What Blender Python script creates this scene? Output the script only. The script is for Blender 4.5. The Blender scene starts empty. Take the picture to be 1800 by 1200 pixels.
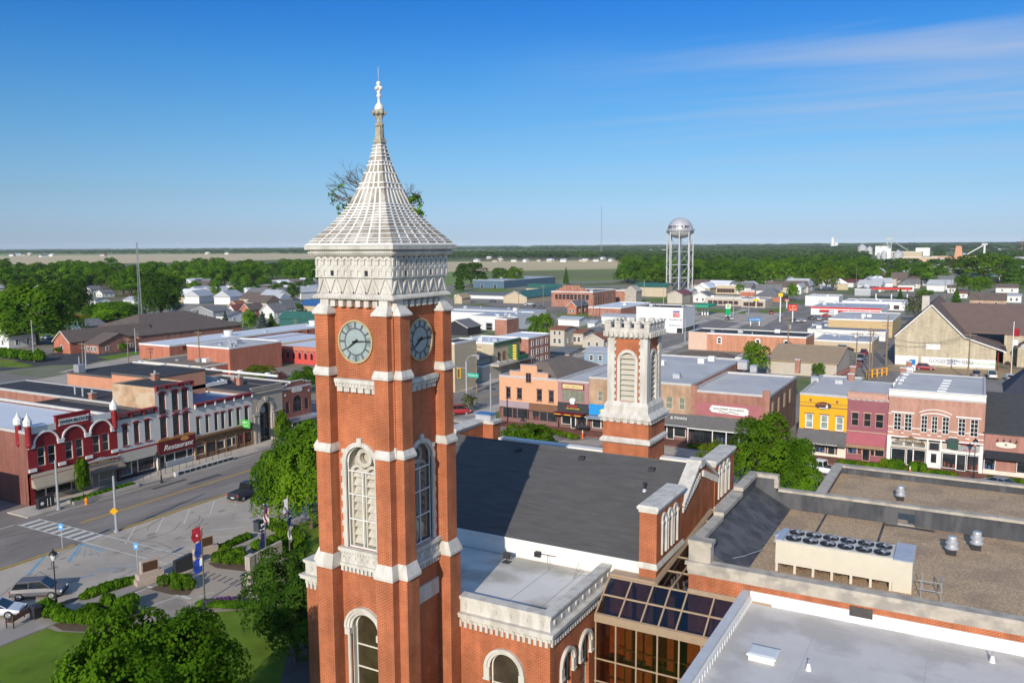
import bpy, math, random
import numpy as np
from mathutils import Vector, Matrix
rnd = random.Random(7)
SC = bpy.context.scene
COL = SC.collection
PI = math.pi
# ---------------------------------------------------------------- camera (survey of the photo)
FPX, HCAM = 1475.0, 32.0
_p, _r, _y = math.atan(168/1475.), math.atan(.0060), math.radians(29.1)
fwd = Vector((-math.sin(_y)*math.cos(_p), math.cos(_y)*math.cos(_p), -math.sin(_p)))
_rt = Vector((math.cos(_y), math.sin(_y), 0)); _up = _rt.cross(fwd)
RT = _rt*math.cos(_r) - _up*math.sin(_r); UP = _up*math.cos(_r) + _rt*math.sin(_r)
def ray(x, y): return fwd + RT*((x-900)/FPX) + UP*((600-y)/FPX)
def gp(x, y, z=0.):
    d = ray(x, y); t = (z-HCAM)/d.z
    return d.x*t, d.y*t
def onX(x, y, X):
    d = ray(x, y); t = X/d.x
    return d.y*t, d.z*t+HCAM
def onY(x, y, Y):
    d = ray(x, y); t = Y/d.y
    return d.x*t, d.z*t+HCAM
def depth(X, Y, Z=0): return Vector((X, Y, Z-HCAM)).dot(fwd)
cam = bpy.data.cameras.new("camera"); camo = bpy.data.objects.new("camera", cam); COL.objects.link(camo)
cam.sensor_width = 36; cam.lens = FPX/1800*36; cam.clip_end = 60000; cam.clip_start = .5
mt = Matrix((RT, UP, -fwd)).transposed().to_4x4(); mt.translation = (0, 0, HCAM)
camo.matrix_world = mt
SC.camera = camo
# ---------------------------------------------------------------- object helpers
WL = {}
def tag(o, label=None, cat=None, group=None, kind=None):
    if label: o['label'] = label
    if cat: o['category'] = cat
    if group: o['group'] = group
    if kind: o['kind'] = kind
    return o
def thing(name, label, cat, loc=(0, 0, 0), group=None, kind=None):
    o = bpy.data.objects.new(name, None); COL.objects.link(o); o.location = loc
    o.empty_display_size = .3
    WL[o.name] = Vector(loc)
    return tag(o, label, cat, group, kind)
def dup(root, loc, rz=None, label=None, group=None, scale=None):
    r = root.copy(); COL.objects.link(r); r.location = loc
    if rz is not None: r.rotation_euler = (0, 0, rz)
    if scale: r.scale = scale
    if label: r['label'] = label
    if group: r['group'] = group
    for ch in list(root.children):
        c = ch.copy(); COL.objects.link(c); c.parent = r
        for g in list(ch.children):
            d = g.copy(); COL.objects.link(d); d.parent = c
    return r
class Fr:
    "facade frame: u along the wall, z up, d outwards (u x z)"
    def __init__(s, ox, oy, ux, uy): s.ox, s.oy, s.ux, s.uy = ox, oy, ux, uy
    def p(s, u, z, d=0.): return (s.ox+s.ux*u+s.uy*d, s.oy+s.uy*u-s.ux*d, z)
class MB:
    def __init__(s): s.v = []; s.f = []; s.m = []
    def q(s, pts, m=0):
        n = len(s.v); s.v.extend(pts); s.f.append(tuple(range(n, n+len(pts)))); s.m.append(m)
        return s
    def hexa(s, b, t, m=0):
        n = len(s.v); s.v.extend(b); s.v.extend(t); k = len(b)
        s.f.append(tuple(range(n+k-1, n-1, -1))); s.f.append(tuple(range(n+k, n+2*k)))
        for i in range(k):
            j = (i+1) % k; s.f.append((n+i, n+j, n+k+j, n+k+i))
        s.m.extend([m]*(k+2)); return s
    def box(s, x0, x1, y0, y1, z0, z1, m=0):
        return s.hexa([(x0,y0,z0),(x1,y0,z0),(x1,y1,z0),(x0,y1,z0)], [(x0,y0,z1),(x1,y0,z1),(x1,y1,z1),(x0,y1,z1)], m)
    def frus(s, b, z0, t, z1, m=0):
        "b, t = (x0,x1,y0,y1)"
        g = lambda r, z: [(r[0],r[2],z),(r[1],r[2],z),(r[1],r[3],z),(r[0],r[3],z)]
        return s.hexa(g(b, z0), g(t, z1), m)
    def fbox(s, F, u0, u1, z0, z1, d0, d1, m=0):
        return s.hexa([F.p(u0,z0,d1),F.p(u1,z0,d1),F.p(u1,z0,d0),F.p(u0,z0,d0)], [F.p(u0,z1,d1),F.p(u1,z1,d1),F.p(u1,z1,d0),F.p(u0,z1,d0)], m)
    def fprism(s, F, poly, d0, d1, m=0):
        "poly in (u,z), counter clockwise"
        return s.hexa([F.p(u,z,d0) for u,z in poly], [F.p(u,z,d1) for u,z in poly], m)
    def prism(s, poly, z0, z1, m=0):
        return s.hexa([(x,y,z0) for x,y in poly], [(x,y,z1) for x,y in poly], m)
    def cyl(s, x, y, z0, z1, r, n=12, m=0, r2=None):
        r2 = r if r2 is None else r2
        c = [(math.cos(2*PI*i/n), math.sin(2*PI*i/n)) for i in range(n)]
        return s.hexa([(x+a*r,y+b*r,z0) for a,b in c], [(x+a*r2,y+b*r2,z1) for a,b in c], m)
    def tube(s, p0, p1, r, n=6, m=0, r2=None):
        r2 = r if r2 is None else r2
        a = Vector(p0); b = Vector(p1); d = (b-a)
        if d.length < 1e-6: return s
        d.normalize(); u = d.orthogonal().normalized(); w = d.cross(u)
        c = [(math.cos(2*PI*i/n), math.sin(2*PI*i/n)) for i in range(n)]
        return s.hexa([tuple(a+(u*x+w*y)*r) for x,y in c], [tuple(b+(u*x+w*y)*r2) for x,y in c], m)
    def lathe(s, x, y, prof, n=16, m=0):
        n0 = len(s.v)
        for r, z in prof:
            for i in range(n):
                a = 2*PI*i/n; s.v.append((x+r*math.cos(a), y+r*math.sin(a), z))
        for k in range(len(prof)-1):
            for i in range(n):
                j = (i+1) % n
                s.f.append((n0+k*n+i, n0+k*n+j, n0+(k+1)*n+j, n0+(k+1)*n+i)); s.m.append(m)
        s.f.append(tuple(n0+i for i in range(n-1,-1,-1))); s.m.append(m)
        s.f.append(tuple(n0+(len(prof)-1)*n+i for i in range(n))); s.m.append(m)
        return s
    def ball(s, x, y, z, r, n=8, m=0, rz=None):
        rz = rz or r; k = max(4, n//2)
        return s.lathe(x, y, [(max(r*math.sin(PI*i/k), 1e-3), z-rz*math.cos(PI*i/k)) for i in range(k+1)], n, m)
    def farc(s, F, uc, zc, r0, r1, a0, a1, d0, d1, n=14, m=0):
        for i in range(n):
            a = a0+(a1-a0)*i/n; b = a0+(a1-a0)*(i+1)/n
            P = [(uc+r0*math.cos(a), zc+r0*math.sin(a)), (uc+r1*math.cos(a), zc+r1*math.sin(a)), (uc+r1*math.cos(b), zc+r1*math.sin(b)), (uc+r0*math.cos(b), zc+r0*math.sin(b))]
            s.fprism(F, P, d0, d1, m)
        return s
    def wall(s, F, u0, u1, z0, z1, holes=(), dp=.2, m=0, mr=None):
        "wall plane with rectangular or arched holes (ua,ub,za,zb,arch); reveals go in by dp"
        mr = m if mr is None else mr
        cols = {}
        for h in holes: cols.setdefault((h[0], h[1]), []).append(h)
        u = u0
        def Q(a, b, c, d): 
            if b-a > 1e-4 and d-c > 1e-4: s.q([F.p(a,c),F.p(b,c),F.p(b,d),F.p(a,d)], m)
        for (a, b) in sorted(cols):
            Q(u, a, z0, z1); z = z0
            for h in sorted(cols[(a, b)], key=lambda t: t[2]):
                za, zb, arch = h[2], h[3], (h[4] if len(h) > 4 else 0)
                Q(a, b, z, za)
                s.q([F.p(a,za),F.p(b,za),F.p(b,za,-dp),F.p(a,za,-dp)], mr)
                if arch:
                    R = (b-a)/2; rise = R*arch; zs = zb-rise; N = 12; uc = (a+b)/2
                    pts = [(uc-R*math.cos(PI*i/N), zs+rise*math.sin(PI*i/N)) for i in range(N+1)]
                    for i in range(N):
                        (ua_, za_), (ub_, zb_) = pts[i], pts[i+1]
                        s.q([F.p(ua_,za_),F.p(ub_,zb_),F.p(ub_,zb+.02),F.p(ua_,zb+.02)], m)
                        s.q([F.p(ua_,za_),F.p(ua_,za_,-dp),F.p(ub_,zb_,-dp),F.p(ub_,zb_)], mr)
                    ztop = zb+.02
                else:
                    zs = ztop = zb
                    s.q([F.p(a,zb),F.p(a,zb,-dp),F.p(b,zb,-dp),F.p(b,zb)], mr)
                s.q([F.p(a,za),F.p(a,za,-dp),F.p(a,zs,-dp),F.p(a,zs)], mr)
                s.q([F.p(b,za),F.p(b,zs),F.p(b,zs,-dp),F.p(b,za,-dp)], mr)
                z = ztop
            Q(a, b, z, z1); u = b
        Q(u, u1, z0, z1)
        return s
    def build(s, name, mats, parent=None, smooth=False, **kw):
        me = bpy.data.meshes.new(name)
        off = WL[parent.name] if parent is not None else Vector((0,0,0))
        a = np.array(s.v, dtype=np.float64).reshape(-1, 3) - np.array(off)
        me.from_pydata(a.tolist(), [], s.f)
        if not isinstance(mats, (list, tuple)): mats = [mats]
        for x in mats: me.materials.append(x)
        me.polygons.foreach_set('material_index', np.array(s.m, dtype=np.int32))
        if smooth: me.polygons.foreach_set('use_smooth', np.ones(len(s.f), dtype=bool))
        me.update()
        o = bpy.data.objects.new(name, me); COL.objects.link(o)
        if parent is not None: o.parent = parent
        WL[o.name] = off
        return tag(o, **kw) if kw else o
def text(s, size, pos, rz, m, parent, name='lettering', ext=.03, sx=1., shear=0., tilt=PI/2, spacing=1.):
    c = bpy.data.curves.new(name, 'FONT'); c.body = s; c.size = size; c.align_x = 'CENTER'; c.align_y = 'CENTER'
    c.extrude = ext; c.shear = shear; c.space_character = spacing; c.materials.append(m)
    tmp = bpy.data.objects.new('tmp', c); me = bpy.data.meshes.new_from_object(tmp); bpy.data.objects.remove(tmp); bpy.data.curves.remove(c)
    o = bpy.data.objects.new(name, me); COL.objects.link(o)
    o.location = Vector(pos)-(WL[parent.name] if parent else Vector((0,0,0)))
    o.rotation_euler = (tilt, 0, rz); o.scale = (sx, 1, 1)
    if parent: o.parent = parent
    WL[o.name] = Vector(pos)
    return o
def scrawl(F, u0, u1, z0, z1, d, m, parent, name='lettering', n=10):
    b = MB(); w = (u1-u0)/n
    for i in range(n):
        if i and rnd.random() < .12: continue
        h = (z1-z0)*rnd.choice((.7, .75, 1.))
        b.fbox(F, u0+i*w+w*.1, u0+i*w+w*.32, z0, z0+h, d, d+.03)
        b.fbox(F, u0+i*w+w*.32, u0+i*w+w*.75, z0+h*rnd.choice((0,.4,.75)), z0+h*rnd.choice((.2,.6,.98)), d, d+.028)
        if rnd.random() < .5: b.fbox(F, u0+i*w+w*.6, u0+i*w+w*.8, z0, z0+h*.9, d+.002, d+.032)
    return b.build(name, m, parent)
# ---------------------------------------------------------------- materials
_M = {}
def _new(name):
    m = bpy.data.materials.new(name); m.use_nodes = True
    nt = m.node_tree; b = nt.nodes['Principled BSDF']
    return m, nt, b
def C4(c): return (c[0], c[1], c[2], 1)
def pm(name, col, var=.15, sc=1.2, rough=.8, metal=0., bump=0., bs=20., spec=.3, rv=0., streak=None, col2=None, sc2=.15):
    "painted / plain surface with large and small tonal variation"
    if name in _M: return _M[name]
    m, nt, b = _new(name); N = nt.nodes; L = nt.links
    tc = N.new('ShaderNodeTexCoord'); mp = N.new('ShaderNodeMapping'); L.new(tc.outputs['Object'], mp.inputs[0])
    if streak: mp.inputs['Scale'].default_value = streak
    n1 = N.new('ShaderNodeTexNoise'); n1.inputs['Scale'].default_value = sc; n1.inputs['Detail'].default_value = 8; n1.inputs['Roughness'].default_value = .65
    L.new(mp.outputs[0], n1.inputs['Vector'])
    cr = N.new('ShaderNodeValToRGB'); L.new(n1.outputs[0], cr.inputs[0])
    cr.color_ramp.elements[0].position = .3; cr.color_ramp.elements[1].position = .7
    cr.color_ramp.elements[0].color = C4([c*(1-var) for c in col]); cr.color_ramp.elements[1].color = C4([min(1, c*(1+var)) for c in col])
    out = cr.outputs[0]
    if col2:
        n2 = N.new('ShaderNodeTexNoise'); n2.inputs['Scale'].default_value = sc2; n2.inputs['Detail'].default_value = 6
        L.new(mp.outputs[0], n2.inputs['Vector'])
        r2 = N.new('ShaderNodeValToRGB'); r2.color_ramp.elements[0].position = .47; r2.color_ramp.elements[1].position = .6; L.new(n2.outputs[0], r2.inputs[0])
        mx = N.new('ShaderNodeMix'); mx.data_type = 'RGBA'; L.new(r2.outputs[0], mx.inputs[0]); L.new(out, mx.inputs[6]); mx.inputs[7].default_value = C4(col2)
        out = mx.outputs[2]
    if rv:
        oi = N.new('ShaderNodeObjectInfo'); hs = N.new('ShaderNodeHueSaturation'); mr = N.new('ShaderNodeMapRange')
        mr.inputs[3].default_value = 1-rv; mr.inputs[4].default_value = 1+rv; L.new(oi.outputs['Random'], mr.inputs[0]); L.new(mr.outputs[0], hs.inputs['Value']); L.new(out, hs.inputs['Color']); out = hs.outputs[0]
    L.new(out, b.inputs['Base Color'])
    b.inputs['Roughness'].default_value = rough; b.inputs['Metallic'].default_value = metal; b.inputs['Specular IOR Level'].default_value = spec
    if bump:
        nb = N.new('ShaderNodeTexNoise'); nb.inputs['Scale'].default_value = bs; nb.inputs['Detail'].default_value = 6; L.new(mp.outputs[0], nb.inputs['Vector'])
        bp = N.new('ShaderNodeBump'); bp.inputs['Strength'].default_value = bump; bp.inputs['Distance'].default_value = .05; L.new(nb.outputs[0], bp.inputs['Height']); L.new(bp.outputs[0], b.inputs['Normal'])
    _M[name] = m; return m
def brick(name, c1, c2, mortar, w=.215, h=.0677, ms=.012, var=.22, rough=.85, vs=.35, smooth=False):
    if name in _M: return _M[name]
    m, nt, b = _new(name); N = nt.nodes; L = nt.links
    tc = N.new('ShaderNodeTexCoord'); sx = N.new('ShaderNodeSeparateXYZ'); L.new(tc.outputs['Object'], sx.inputs[0])
    ad = N.new('ShaderNodeMath'); L.new(sx.outputs[0], ad.inputs[0]); L.new(sx.outputs[1], ad.inputs[1])
    cx = N.new('ShaderNodeCombineXYZ'); L.new(ad.outputs[0], cx.inputs[0]); L.new(sx.outputs[2], cx.inputs[1])
    bt = N.new('ShaderNodeTexBrick'); L.new(cx.outputs[0], bt.inputs['Vector'])
    bt.inputs['Scale'].default_value = 1; bt.inputs['Brick Width'].default_value = w; bt.inputs['Row Height'].default_value = h; bt.inputs['Mortar Size'].default_value = ms
    bt.inputs['Color1'].default_value = C4(c1); bt.inputs['Color2'].default_value = C4(c2); bt.inputs['Mortar'].default_value = C4(mortar)
    n1 = N.new('ShaderNodeTexNoise'); n1.inputs['Scale'].default_value = vs; n1.inputs['Detail'].default_value = 9; n1.inputs['Roughness'].default_value = .7; L.new(tc.outputs['Object'], n1.inputs['Vector'])
    mr = N.new('ShaderNodeMapRange'); mr.inputs[1].default_value = .3; mr.inputs[2].default_value = .7; mr.inputs[3].default_value = 1-var; mr.inputs[4].default_value = 1+var; L.new(n1.outputs[0], mr.inputs[0])
    mp2 = N.new('ShaderNodeMapping'); mp2.inputs['Scale'].default_value = (1.1,1.1,.12); L.new(tc.outputs['Object'], mp2.inputs[0]); n3 = N.new('ShaderNodeTexNoise'); n3.inputs['Scale'].default_value = 1.3; n3.inputs['Detail'].default_value = 7; L.new(mp2.outputs[0], n3.inputs['Vector'])
    r3 = N.new('ShaderNodeMapRange'); r3.inputs[1].default_value = .38; r3.inputs[2].default_value = .62; r3.inputs[3].default_value = .86; r3.inputs[4].default_value = 1.08; L.new(n3.outputs[0], r3.inputs[0]); mu = N.new('ShaderNodeMath'); mu.operation = 'MULTIPLY'; L.new(r3.outputs[0], mu.inputs[0]); L.new(mr.outputs[0], mu.inputs[1]); mr = mu
    hs = N.new('ShaderNodeHueSaturation'); L.new(mr.outputs[0], hs.inputs['Value']); L.new(bt.outputs[0], hs.inputs['Color']); L.new(hs.outputs[0], b.inputs['Base Color'])
    b.inputs['Roughness'].default_value = rough; b.inputs['Specular IOR Level'].default_value = .2
    _M[name] = m; return m
def glassm(name, col=(.02,.025,.03), rough=.08, var=.6, sc=.5):
    if name in _M: return _M[name]
    m = pm(name, col, var, sc, rough, 0, spec=.8); return m
def clear(name, tint=(.5,.5,.5), a=.3):
    if name in _M: return _M[name]
    m, nt, b = _new(name); N = nt.nodes; L = nt.links
    tr = N.new('ShaderNodeBsdfTransparent'); tr.inputs[0].default_value = C4(tint)
    gl = N.new('ShaderNodeBsdfGlossy'); gl.inputs['Roughness'].default_value = .05
    fr = N.new('ShaderNodeFresnel'); fr.inputs[0].default_value = 1.5
    mt_ = N.new('ShaderNodeMath'); mt_.operation = 'MULTIPLY_ADD'; mt_.inputs[1].default_value = 1.; mt_.inputs[2].default_value = a; L.new(fr.outputs[0], mt_.inputs[0])
    mx = N.new('ShaderNodeMixShader'); L.new(mt_.outputs[0], mx.inputs[0]); L.new(tr.outputs[0], mx.inputs[1]); L.new(gl.outputs[0], mx.inputs[2])
    L.new(mx.outputs[0], N['Material Output'].inputs[0]); _M[name] = m; return m
def leafm(name, a, b_, var=.35, sc=.8, rv=.22, trans=.38):
    if name in _M: return _M[name]
    m, nt, b = _new(name); N = nt.nodes; L = nt.links
    tc = N.new('ShaderNodeTexCoord'); n1 = N.new('ShaderNodeTexNoise'); n1.inputs['Scale'].default_value = sc; n1.inputs['Detail'].default_value = 5; L.new(tc.outputs['Object'], n1.inputs['Vector'])
    cr = N.new('ShaderNodeValToRGB'); cr.color_ramp.elements[0].position = .35; cr.color_ramp.elements[1].position = .66
    cr.color_ramp.elements[0].color = C4(a); cr.color_ramp.elements[1].color = C4(b_); L.new(n1.outputs[0], cr.inputs[0])
    oi = N.new('ShaderNodeObjectInfo'); hs = N.new('ShaderNodeHueSaturation'); mr = N.new('ShaderNodeMapRange'); mr.inputs[3].default_value = 1-rv; mr.inputs[4].default_value = 1+rv
    L.new(oi.outputs['Random'], mr.inputs[0]); L.new(mr.outputs[0], hs.inputs['Value']); L.new(cr.outputs[0], hs.inputs['Color'])
    df = N.new('ShaderNodeBsdfDiffuse'); tl = N.new('ShaderNodeBsdfTranslucent'); mx = N.new('ShaderNodeMixShader'); mx.inputs[0].default_value = trans
    L.new(hs.outputs[0], df.inputs[0]); L.new(hs.outputs[0], tl.inputs[0]); L.new(df.outputs[0], mx.inputs[1]); L.new(tl.outputs[0], mx.inputs[2])
    L.new(mx.outputs[0], N['Material Output'].inputs[0]); _M[name] = m; return m
BR = brick('brick_orange', (.33,.066,.022), (.40,.092,.032), (.44,.22,.12), w=.30, h=.093, var=.28, ms=.016, vs=.5)
STONE = pm('limestone', (.575,.55,.50), .09, 2.5, .8, col2=(.47,.44,.39), sc2=1.0, bump=.1, streak=(1.5,1.5,.4))
STONE2 = pm('limestone_weathered', (.43,.385,.32), .16, 1.4, .85, col2=(.31,.28,.245), sc2=.9)
WHITE = pm('white_paint', (.72,.71,.68), .07, 1.0, .6)
CREAM = pm('cream_paint', (.66,.62,.52), .08, 1.0, .7)
MEMB = pm('roof_membrane', (.56,.54,.52), .08, .35, .9, col2=(.44,.42,.40), sc2=.3)
GLASS = glassm('window_glass')
GLASSB = glassm('window_glass_blind', (.20,.19,.17), .25)
DARK = pm('dark_metal', (.03,.03,.035), .2, 3, .5)
GREY = pm('grey_metal', (.42,.43,.45), .1, 2, .4, .4)
GALV = pm('galvanised_metal', (.55,.56,.58), .12, 2, .45, .5)
ASPH = pm('asphalt', (.20,.175,.155), .14, .5, .9, col2=(.245,.22,.197), sc2=.09, bump=.2, bs=30, streak=(3,.6,1))
CONC = pm('concrete_paving', (.48,.425,.36), .1, .8, .9, col2=(.28,.255,.23), sc2=.12)
BRONZE = pm('bronze_frame', (.34,.25,.17), .1, 2, .5)
WOODP = pm('pole_wood', (.22,.17,.12), .25, 3, .9)
def window(F, h, parent, dp=.2, glass=None, frame=None, nx=1, nz=2, fw=.07, sill=None, hood=None, name='window', hw=.12):
    "pane as the window part; frame, sill and lintel as its sub-parts"
    a, b, za, zb = h[:4]; arch = h[4] if len(h) > 4 else 0
    R = (b-a)/2; rise = R*arch; zs = zb-rise; uc = (a+b)/2
    g = MB()
    poly = [(a,za),(b,za),(b,zs)] + ([(uc+R*math.cos(PI*i/12), zs+rise*math.sin(PI*i/12)) for i in range(1,12)] if arch else []) + [(a,zs)]
    g.q([F.p(u,z,-dp+.015) for u,z in poly])
    w = g.build(name, glass or GLASS, parent)
    fr = MB(); d0, d1 = -dp+.016, -dp+.09
    fr.fbox(F, a, a+fw, za, zs, d0, d1); fr.fbox(F, b-fw, b, za, zs, d0, d1); fr.fbox(F, a+fw, b-fw, za, za+fw, d0, d1)
    if arch:
        N = 12
        for i in range(N):
            t0, t1 = PI*i/N, PI*(i+1)/N; k = (R-fw)/R
            fr.fprism(F, [(uc+R*k*math.cos(t0), zs+rise*k*math.sin(t0)), (uc+R*math.cos(t0), zs+rise*math.sin(t0)), (uc+R*math.cos(t1), zs+rise*math.sin(t1)), (uc+R*k*math.cos(t1), zs+rise*k*math.sin(t1))], d0, d1)
    else: fr.fbox(F, a+fw, b-fw, zb-fw, zb, d0, d1)
    for i in range(1, nx): 
        u = a+(b-a)*i/nx; fr.fbox(F, u-fw*.35, u+fw*.35, za+fw, zb-fw*1.2, d0, d1-.02)
    for i in range(1, nz):
        z = za+(zs+rise*.3-za)*i/nz; fr.fbox(F, a+fw, b-fw, z-fw*.4, z+fw*.4, d0, d1-.01)
    fr.build('frame', frame or WHITE, w)
    if sill: MB().fbox(F, a-.1, b+.1, za-.14, za-.003, -.05, .12).build('sill', sill, w)
    if hood:
        hb = MB()
        if arch:
            N = 12
            for i in range(N):
                t0, t1 = PI*i/N, PI*(i+1)/N; k = 1+hw/R; k2 = 1+hw/max(rise, .05)
                P = lambda t, s1, s2: (uc+R*s1*math.cos(t), zs+rise*s2*math.sin(t))
                k2 = min(k2, 3.)
                hb.fprism(F, [P(t0,1,1), P(t0,k,k2), P(t1,k,k2), P(t1,1,1)], -.02, .1)
        else: hb.fbox(F, a-.1, b+.1, zb+.003, zb+hw*1.5, -.05, .1)
        hb.build('lintel', hood, w)
    return w
# ================================================================ CLOCK TOWER
TX, TY = -31.95, 41.2
t = thing('clock_tower', 'tall orange brick clock tower with white stone frieze and pointed white spire', 'clock tower', (TX, TY, 0))
CO = 2.56
fs = [Fr(TX-CO, TY-CO, 1, 0), Fr(TX+CO, TY-CO, 0, 1), Fr(TX+CO, TY+CO, -1, 0), Fr(TX-CO, TY+CO, 0, -1)]
WA = (CO-1.1, CO+1.1, 13.75, 20.1, 1); WB = (CO-1.0, CO+1.0, 3.0, 9.55, 1)
w = MB()
w.wall(fs[0], 0, 2*CO, 11, 28.9, [WA], .75, 0, 1); w.wall(fs[0], 0, 2*CO, 0, 11, [WB], .45, 0, 1)
w.wall(fs[1], 0, 2*CO, 11, 28.9, [WA], .75, 0, 1); w.wall(fs[1], 0, 2*CO, 0, 11)
for f in fs[2:]: w.wall(f, 0, 2*CO, 0, 28.9)
w.build('tower_wall', [BR, STONE], t)
# corner pilaster + 8 buttresses
for sx in (-1, 1):
    for sy in (-1, 1):
        MB().box(TX+sx*2.3, TX+sx*2.78, TY+sy*2.3, TY+sy*2.78, 0, 28.3).build('corner_pilaster', BR, t)
        for z_, e_2 in ((19.75,.12),(12.6,.22)):
            lo = (*sorted((TX+sx*2.3,TX+sx*(2.78+e_2))),*sorted((TY+sy*2.3,TY+sy*(2.78+e_2)))); up_ = (*sorted((TX+sx*2.3,TX+sx*2.80)),*sorted((TY+sy*2.3,TY+sy*2.80)))
            q_ = MB(); q_.frus(lo,z_,lo,z_+.13); q_.frus(lo,z_+.13,up_,z_+.5+e_2); q_.build('corner_capstone', STONE, t)
def buttress(ax, side, s2):
    "ax 0: projects in y, 1: projects in x; side = direction of projection, s2 = which end"
    LV = [(28.1, 24.55, 3.20, 2.66, .95), (24.4, 19.95, 3.25, 2.70, 1.0), (19.75, 12.95, 3.34, 2.76, 1.06), (12.55, 0., 3.50, 2.90, 1.22)]
    b = MB(); c = MB()
    def rng(h, w_, bw, e=0.):
        p = sorted((side*(CO-.1), side*(h+e))); q = sorted((s2*(w_+e*.8), s2*(w_-bw-e*.8)))
        return (TX+q[0], TX+q[1], TY+p[0], TY+p[1]) if ax == 0 else (TX+p[0], TX+p[1], TY+q[0], TY+q[1])
    for zt, zb, h, w_, bw in LV: b.frus(rng(h, w_, bw), zb-.05, rng(h, w_, bw), zt)
    ob = b.build('buttress', BR, t)
    for k in range(3):
        zt, zb, h, w_, bw = LV[k+1]; h0, w0, bw0 = LV[k][2:]
        lo = rng(h, w_, bw, .11); up = rng(h0, w0, bw0, .015)
        m = MB(); m.frus(lo, zt-.02, lo, zt+.14); m.frus(lo, zt+.14, up, zt+.14+(.34 if k < 2 else .7)); m.build('capstone', STONE, ob)
    lo = rng(3.20, 2.66, .95, .13)
    m = MB(); m.frus(lo, 28.05, lo, 28.15); m.frus(lo, 28.15, rng(2.95, 2.55, .72), 28.6); m.frus(rng(2.88, 2.5, .62), 28.6, rng(2.88, 2.5, .62), 29.0); m.build('capstone', STONE, ob)
for side in (-1, 1):
    for s2 in (-1, 1): buttress(0, side, s2); buttress(1, side, s2)
# string courses with corbels
for f in fs:
    m = MB(); m.fbox(f, .98, 2*CO-.98, 23.95, 24.2, 0, .38); m.fprism(f, [(.98,23.7),(2*CO-.98,23.7),(2*CO-.98,23.95),(.98,23.95)], 0, .28)
    for i in range(6):
        u = 1.05+i*(2*CO-2.5)/5; m.fbox(f, u, u+.4, 23.4, 23.7, 0, .2)
    for i in range(14):
        u = 1.0+i*(2*CO-2.1)/13; m.fbox(f, u, u+.1, 23.78, 23.93, .28, .33)
    m.build('string_course', STONE, t)
# clock faces
CG = pm('clock_glass', (.31,.37,.375), .12, 1.5, .25, spec=.6); CD = pm('clock_grey', (.10,.12,.125), .15, 2, .5); CB = pm('clock_bezel', (.42,.33,.18), .2, 3, .6)
CS = pm('clock_glass_replaced', (.20,.235,.245), .1, 2, .35)
for k, f in enumerate(fs):
    uc, zc = (CO-.12 if k in (0,) else CO+.1), 26.42
    D = MB(); D.fprism(f, [(uc+1.2*math.cos(2*PI*i/40), zc+1.2*math.sin(2*PI*i/40)) for i in range(40)], -.02, .04, 0)
    for q0 in ((3, -1, -6) if k == 0 else (-4,)):
        a = PI/2-(q0)*PI/6*1.0
        P = [(uc+r*math.cos(b), zc+r*math.sin(b)) for r, b in ((.78, a-PI/12), (1.13, a-PI/12), (1.16, a), (1.13, a+PI/12), (.78, a+PI/12))]
        D.fprism(f, P[::1] if True else P, .041, .046, 1)
    D.fprism(f, [(uc+.76*math.cos(2*PI*i/32), zc+.76*math.sin(2*PI*i/32)) for i in range(32)], .04, .055, 0)
    d = D.build('clock_face', [CG, CS], t)
    m = MB(); m.farc(f, uc, zc, 1.19, 1.3, 0, 2*PI, -.02, .12, 40); m.build('bezel', CB, d)
    m = MB(); m.farc(f, uc, zc, .75, .83, 0, 2*PI, .04, .075, 32)
    for i in range(12):
        a = i*PI/6; c, s_ = math.cos(a), math.sin(a); wd = .05
        m.fprism(f, [(uc+.83*c+wd*s_, zc+.83*s_-wd*c), (uc+1.19*c+wd*1.1*s_, zc+1.19*s_-wd*1.1*c), (uc+1.19*c-wd*1.1*s_, zc+1.19*s_+wd*1.1*c), (uc+.83*c-wd*s_, zc+.83*s_+wd*c)], .04, .072)
    m.build('numeral_ring', CD, d)
    for L_, wd, ang in ((1.12, .055, PI/2-1.49), (.72, .075, PI/2-4.10)):
        c, s_ = math.cos(ang), math.sin(ang)
        MB().fprism(f, [(uc-.22*c+wd*s_, zc-.22*s_-wd*c), (uc+L_*c+wd*.35*s_, zc+L_*s_-wd*.35*c), (uc+L_*c-wd*.35*s_, zc+L_*s_+wd*.35*c), (uc-.22*c-wd*s_, zc-.22*s_+wd*c)], .08, .11).build('clock_hand', DARK, d)
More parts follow.
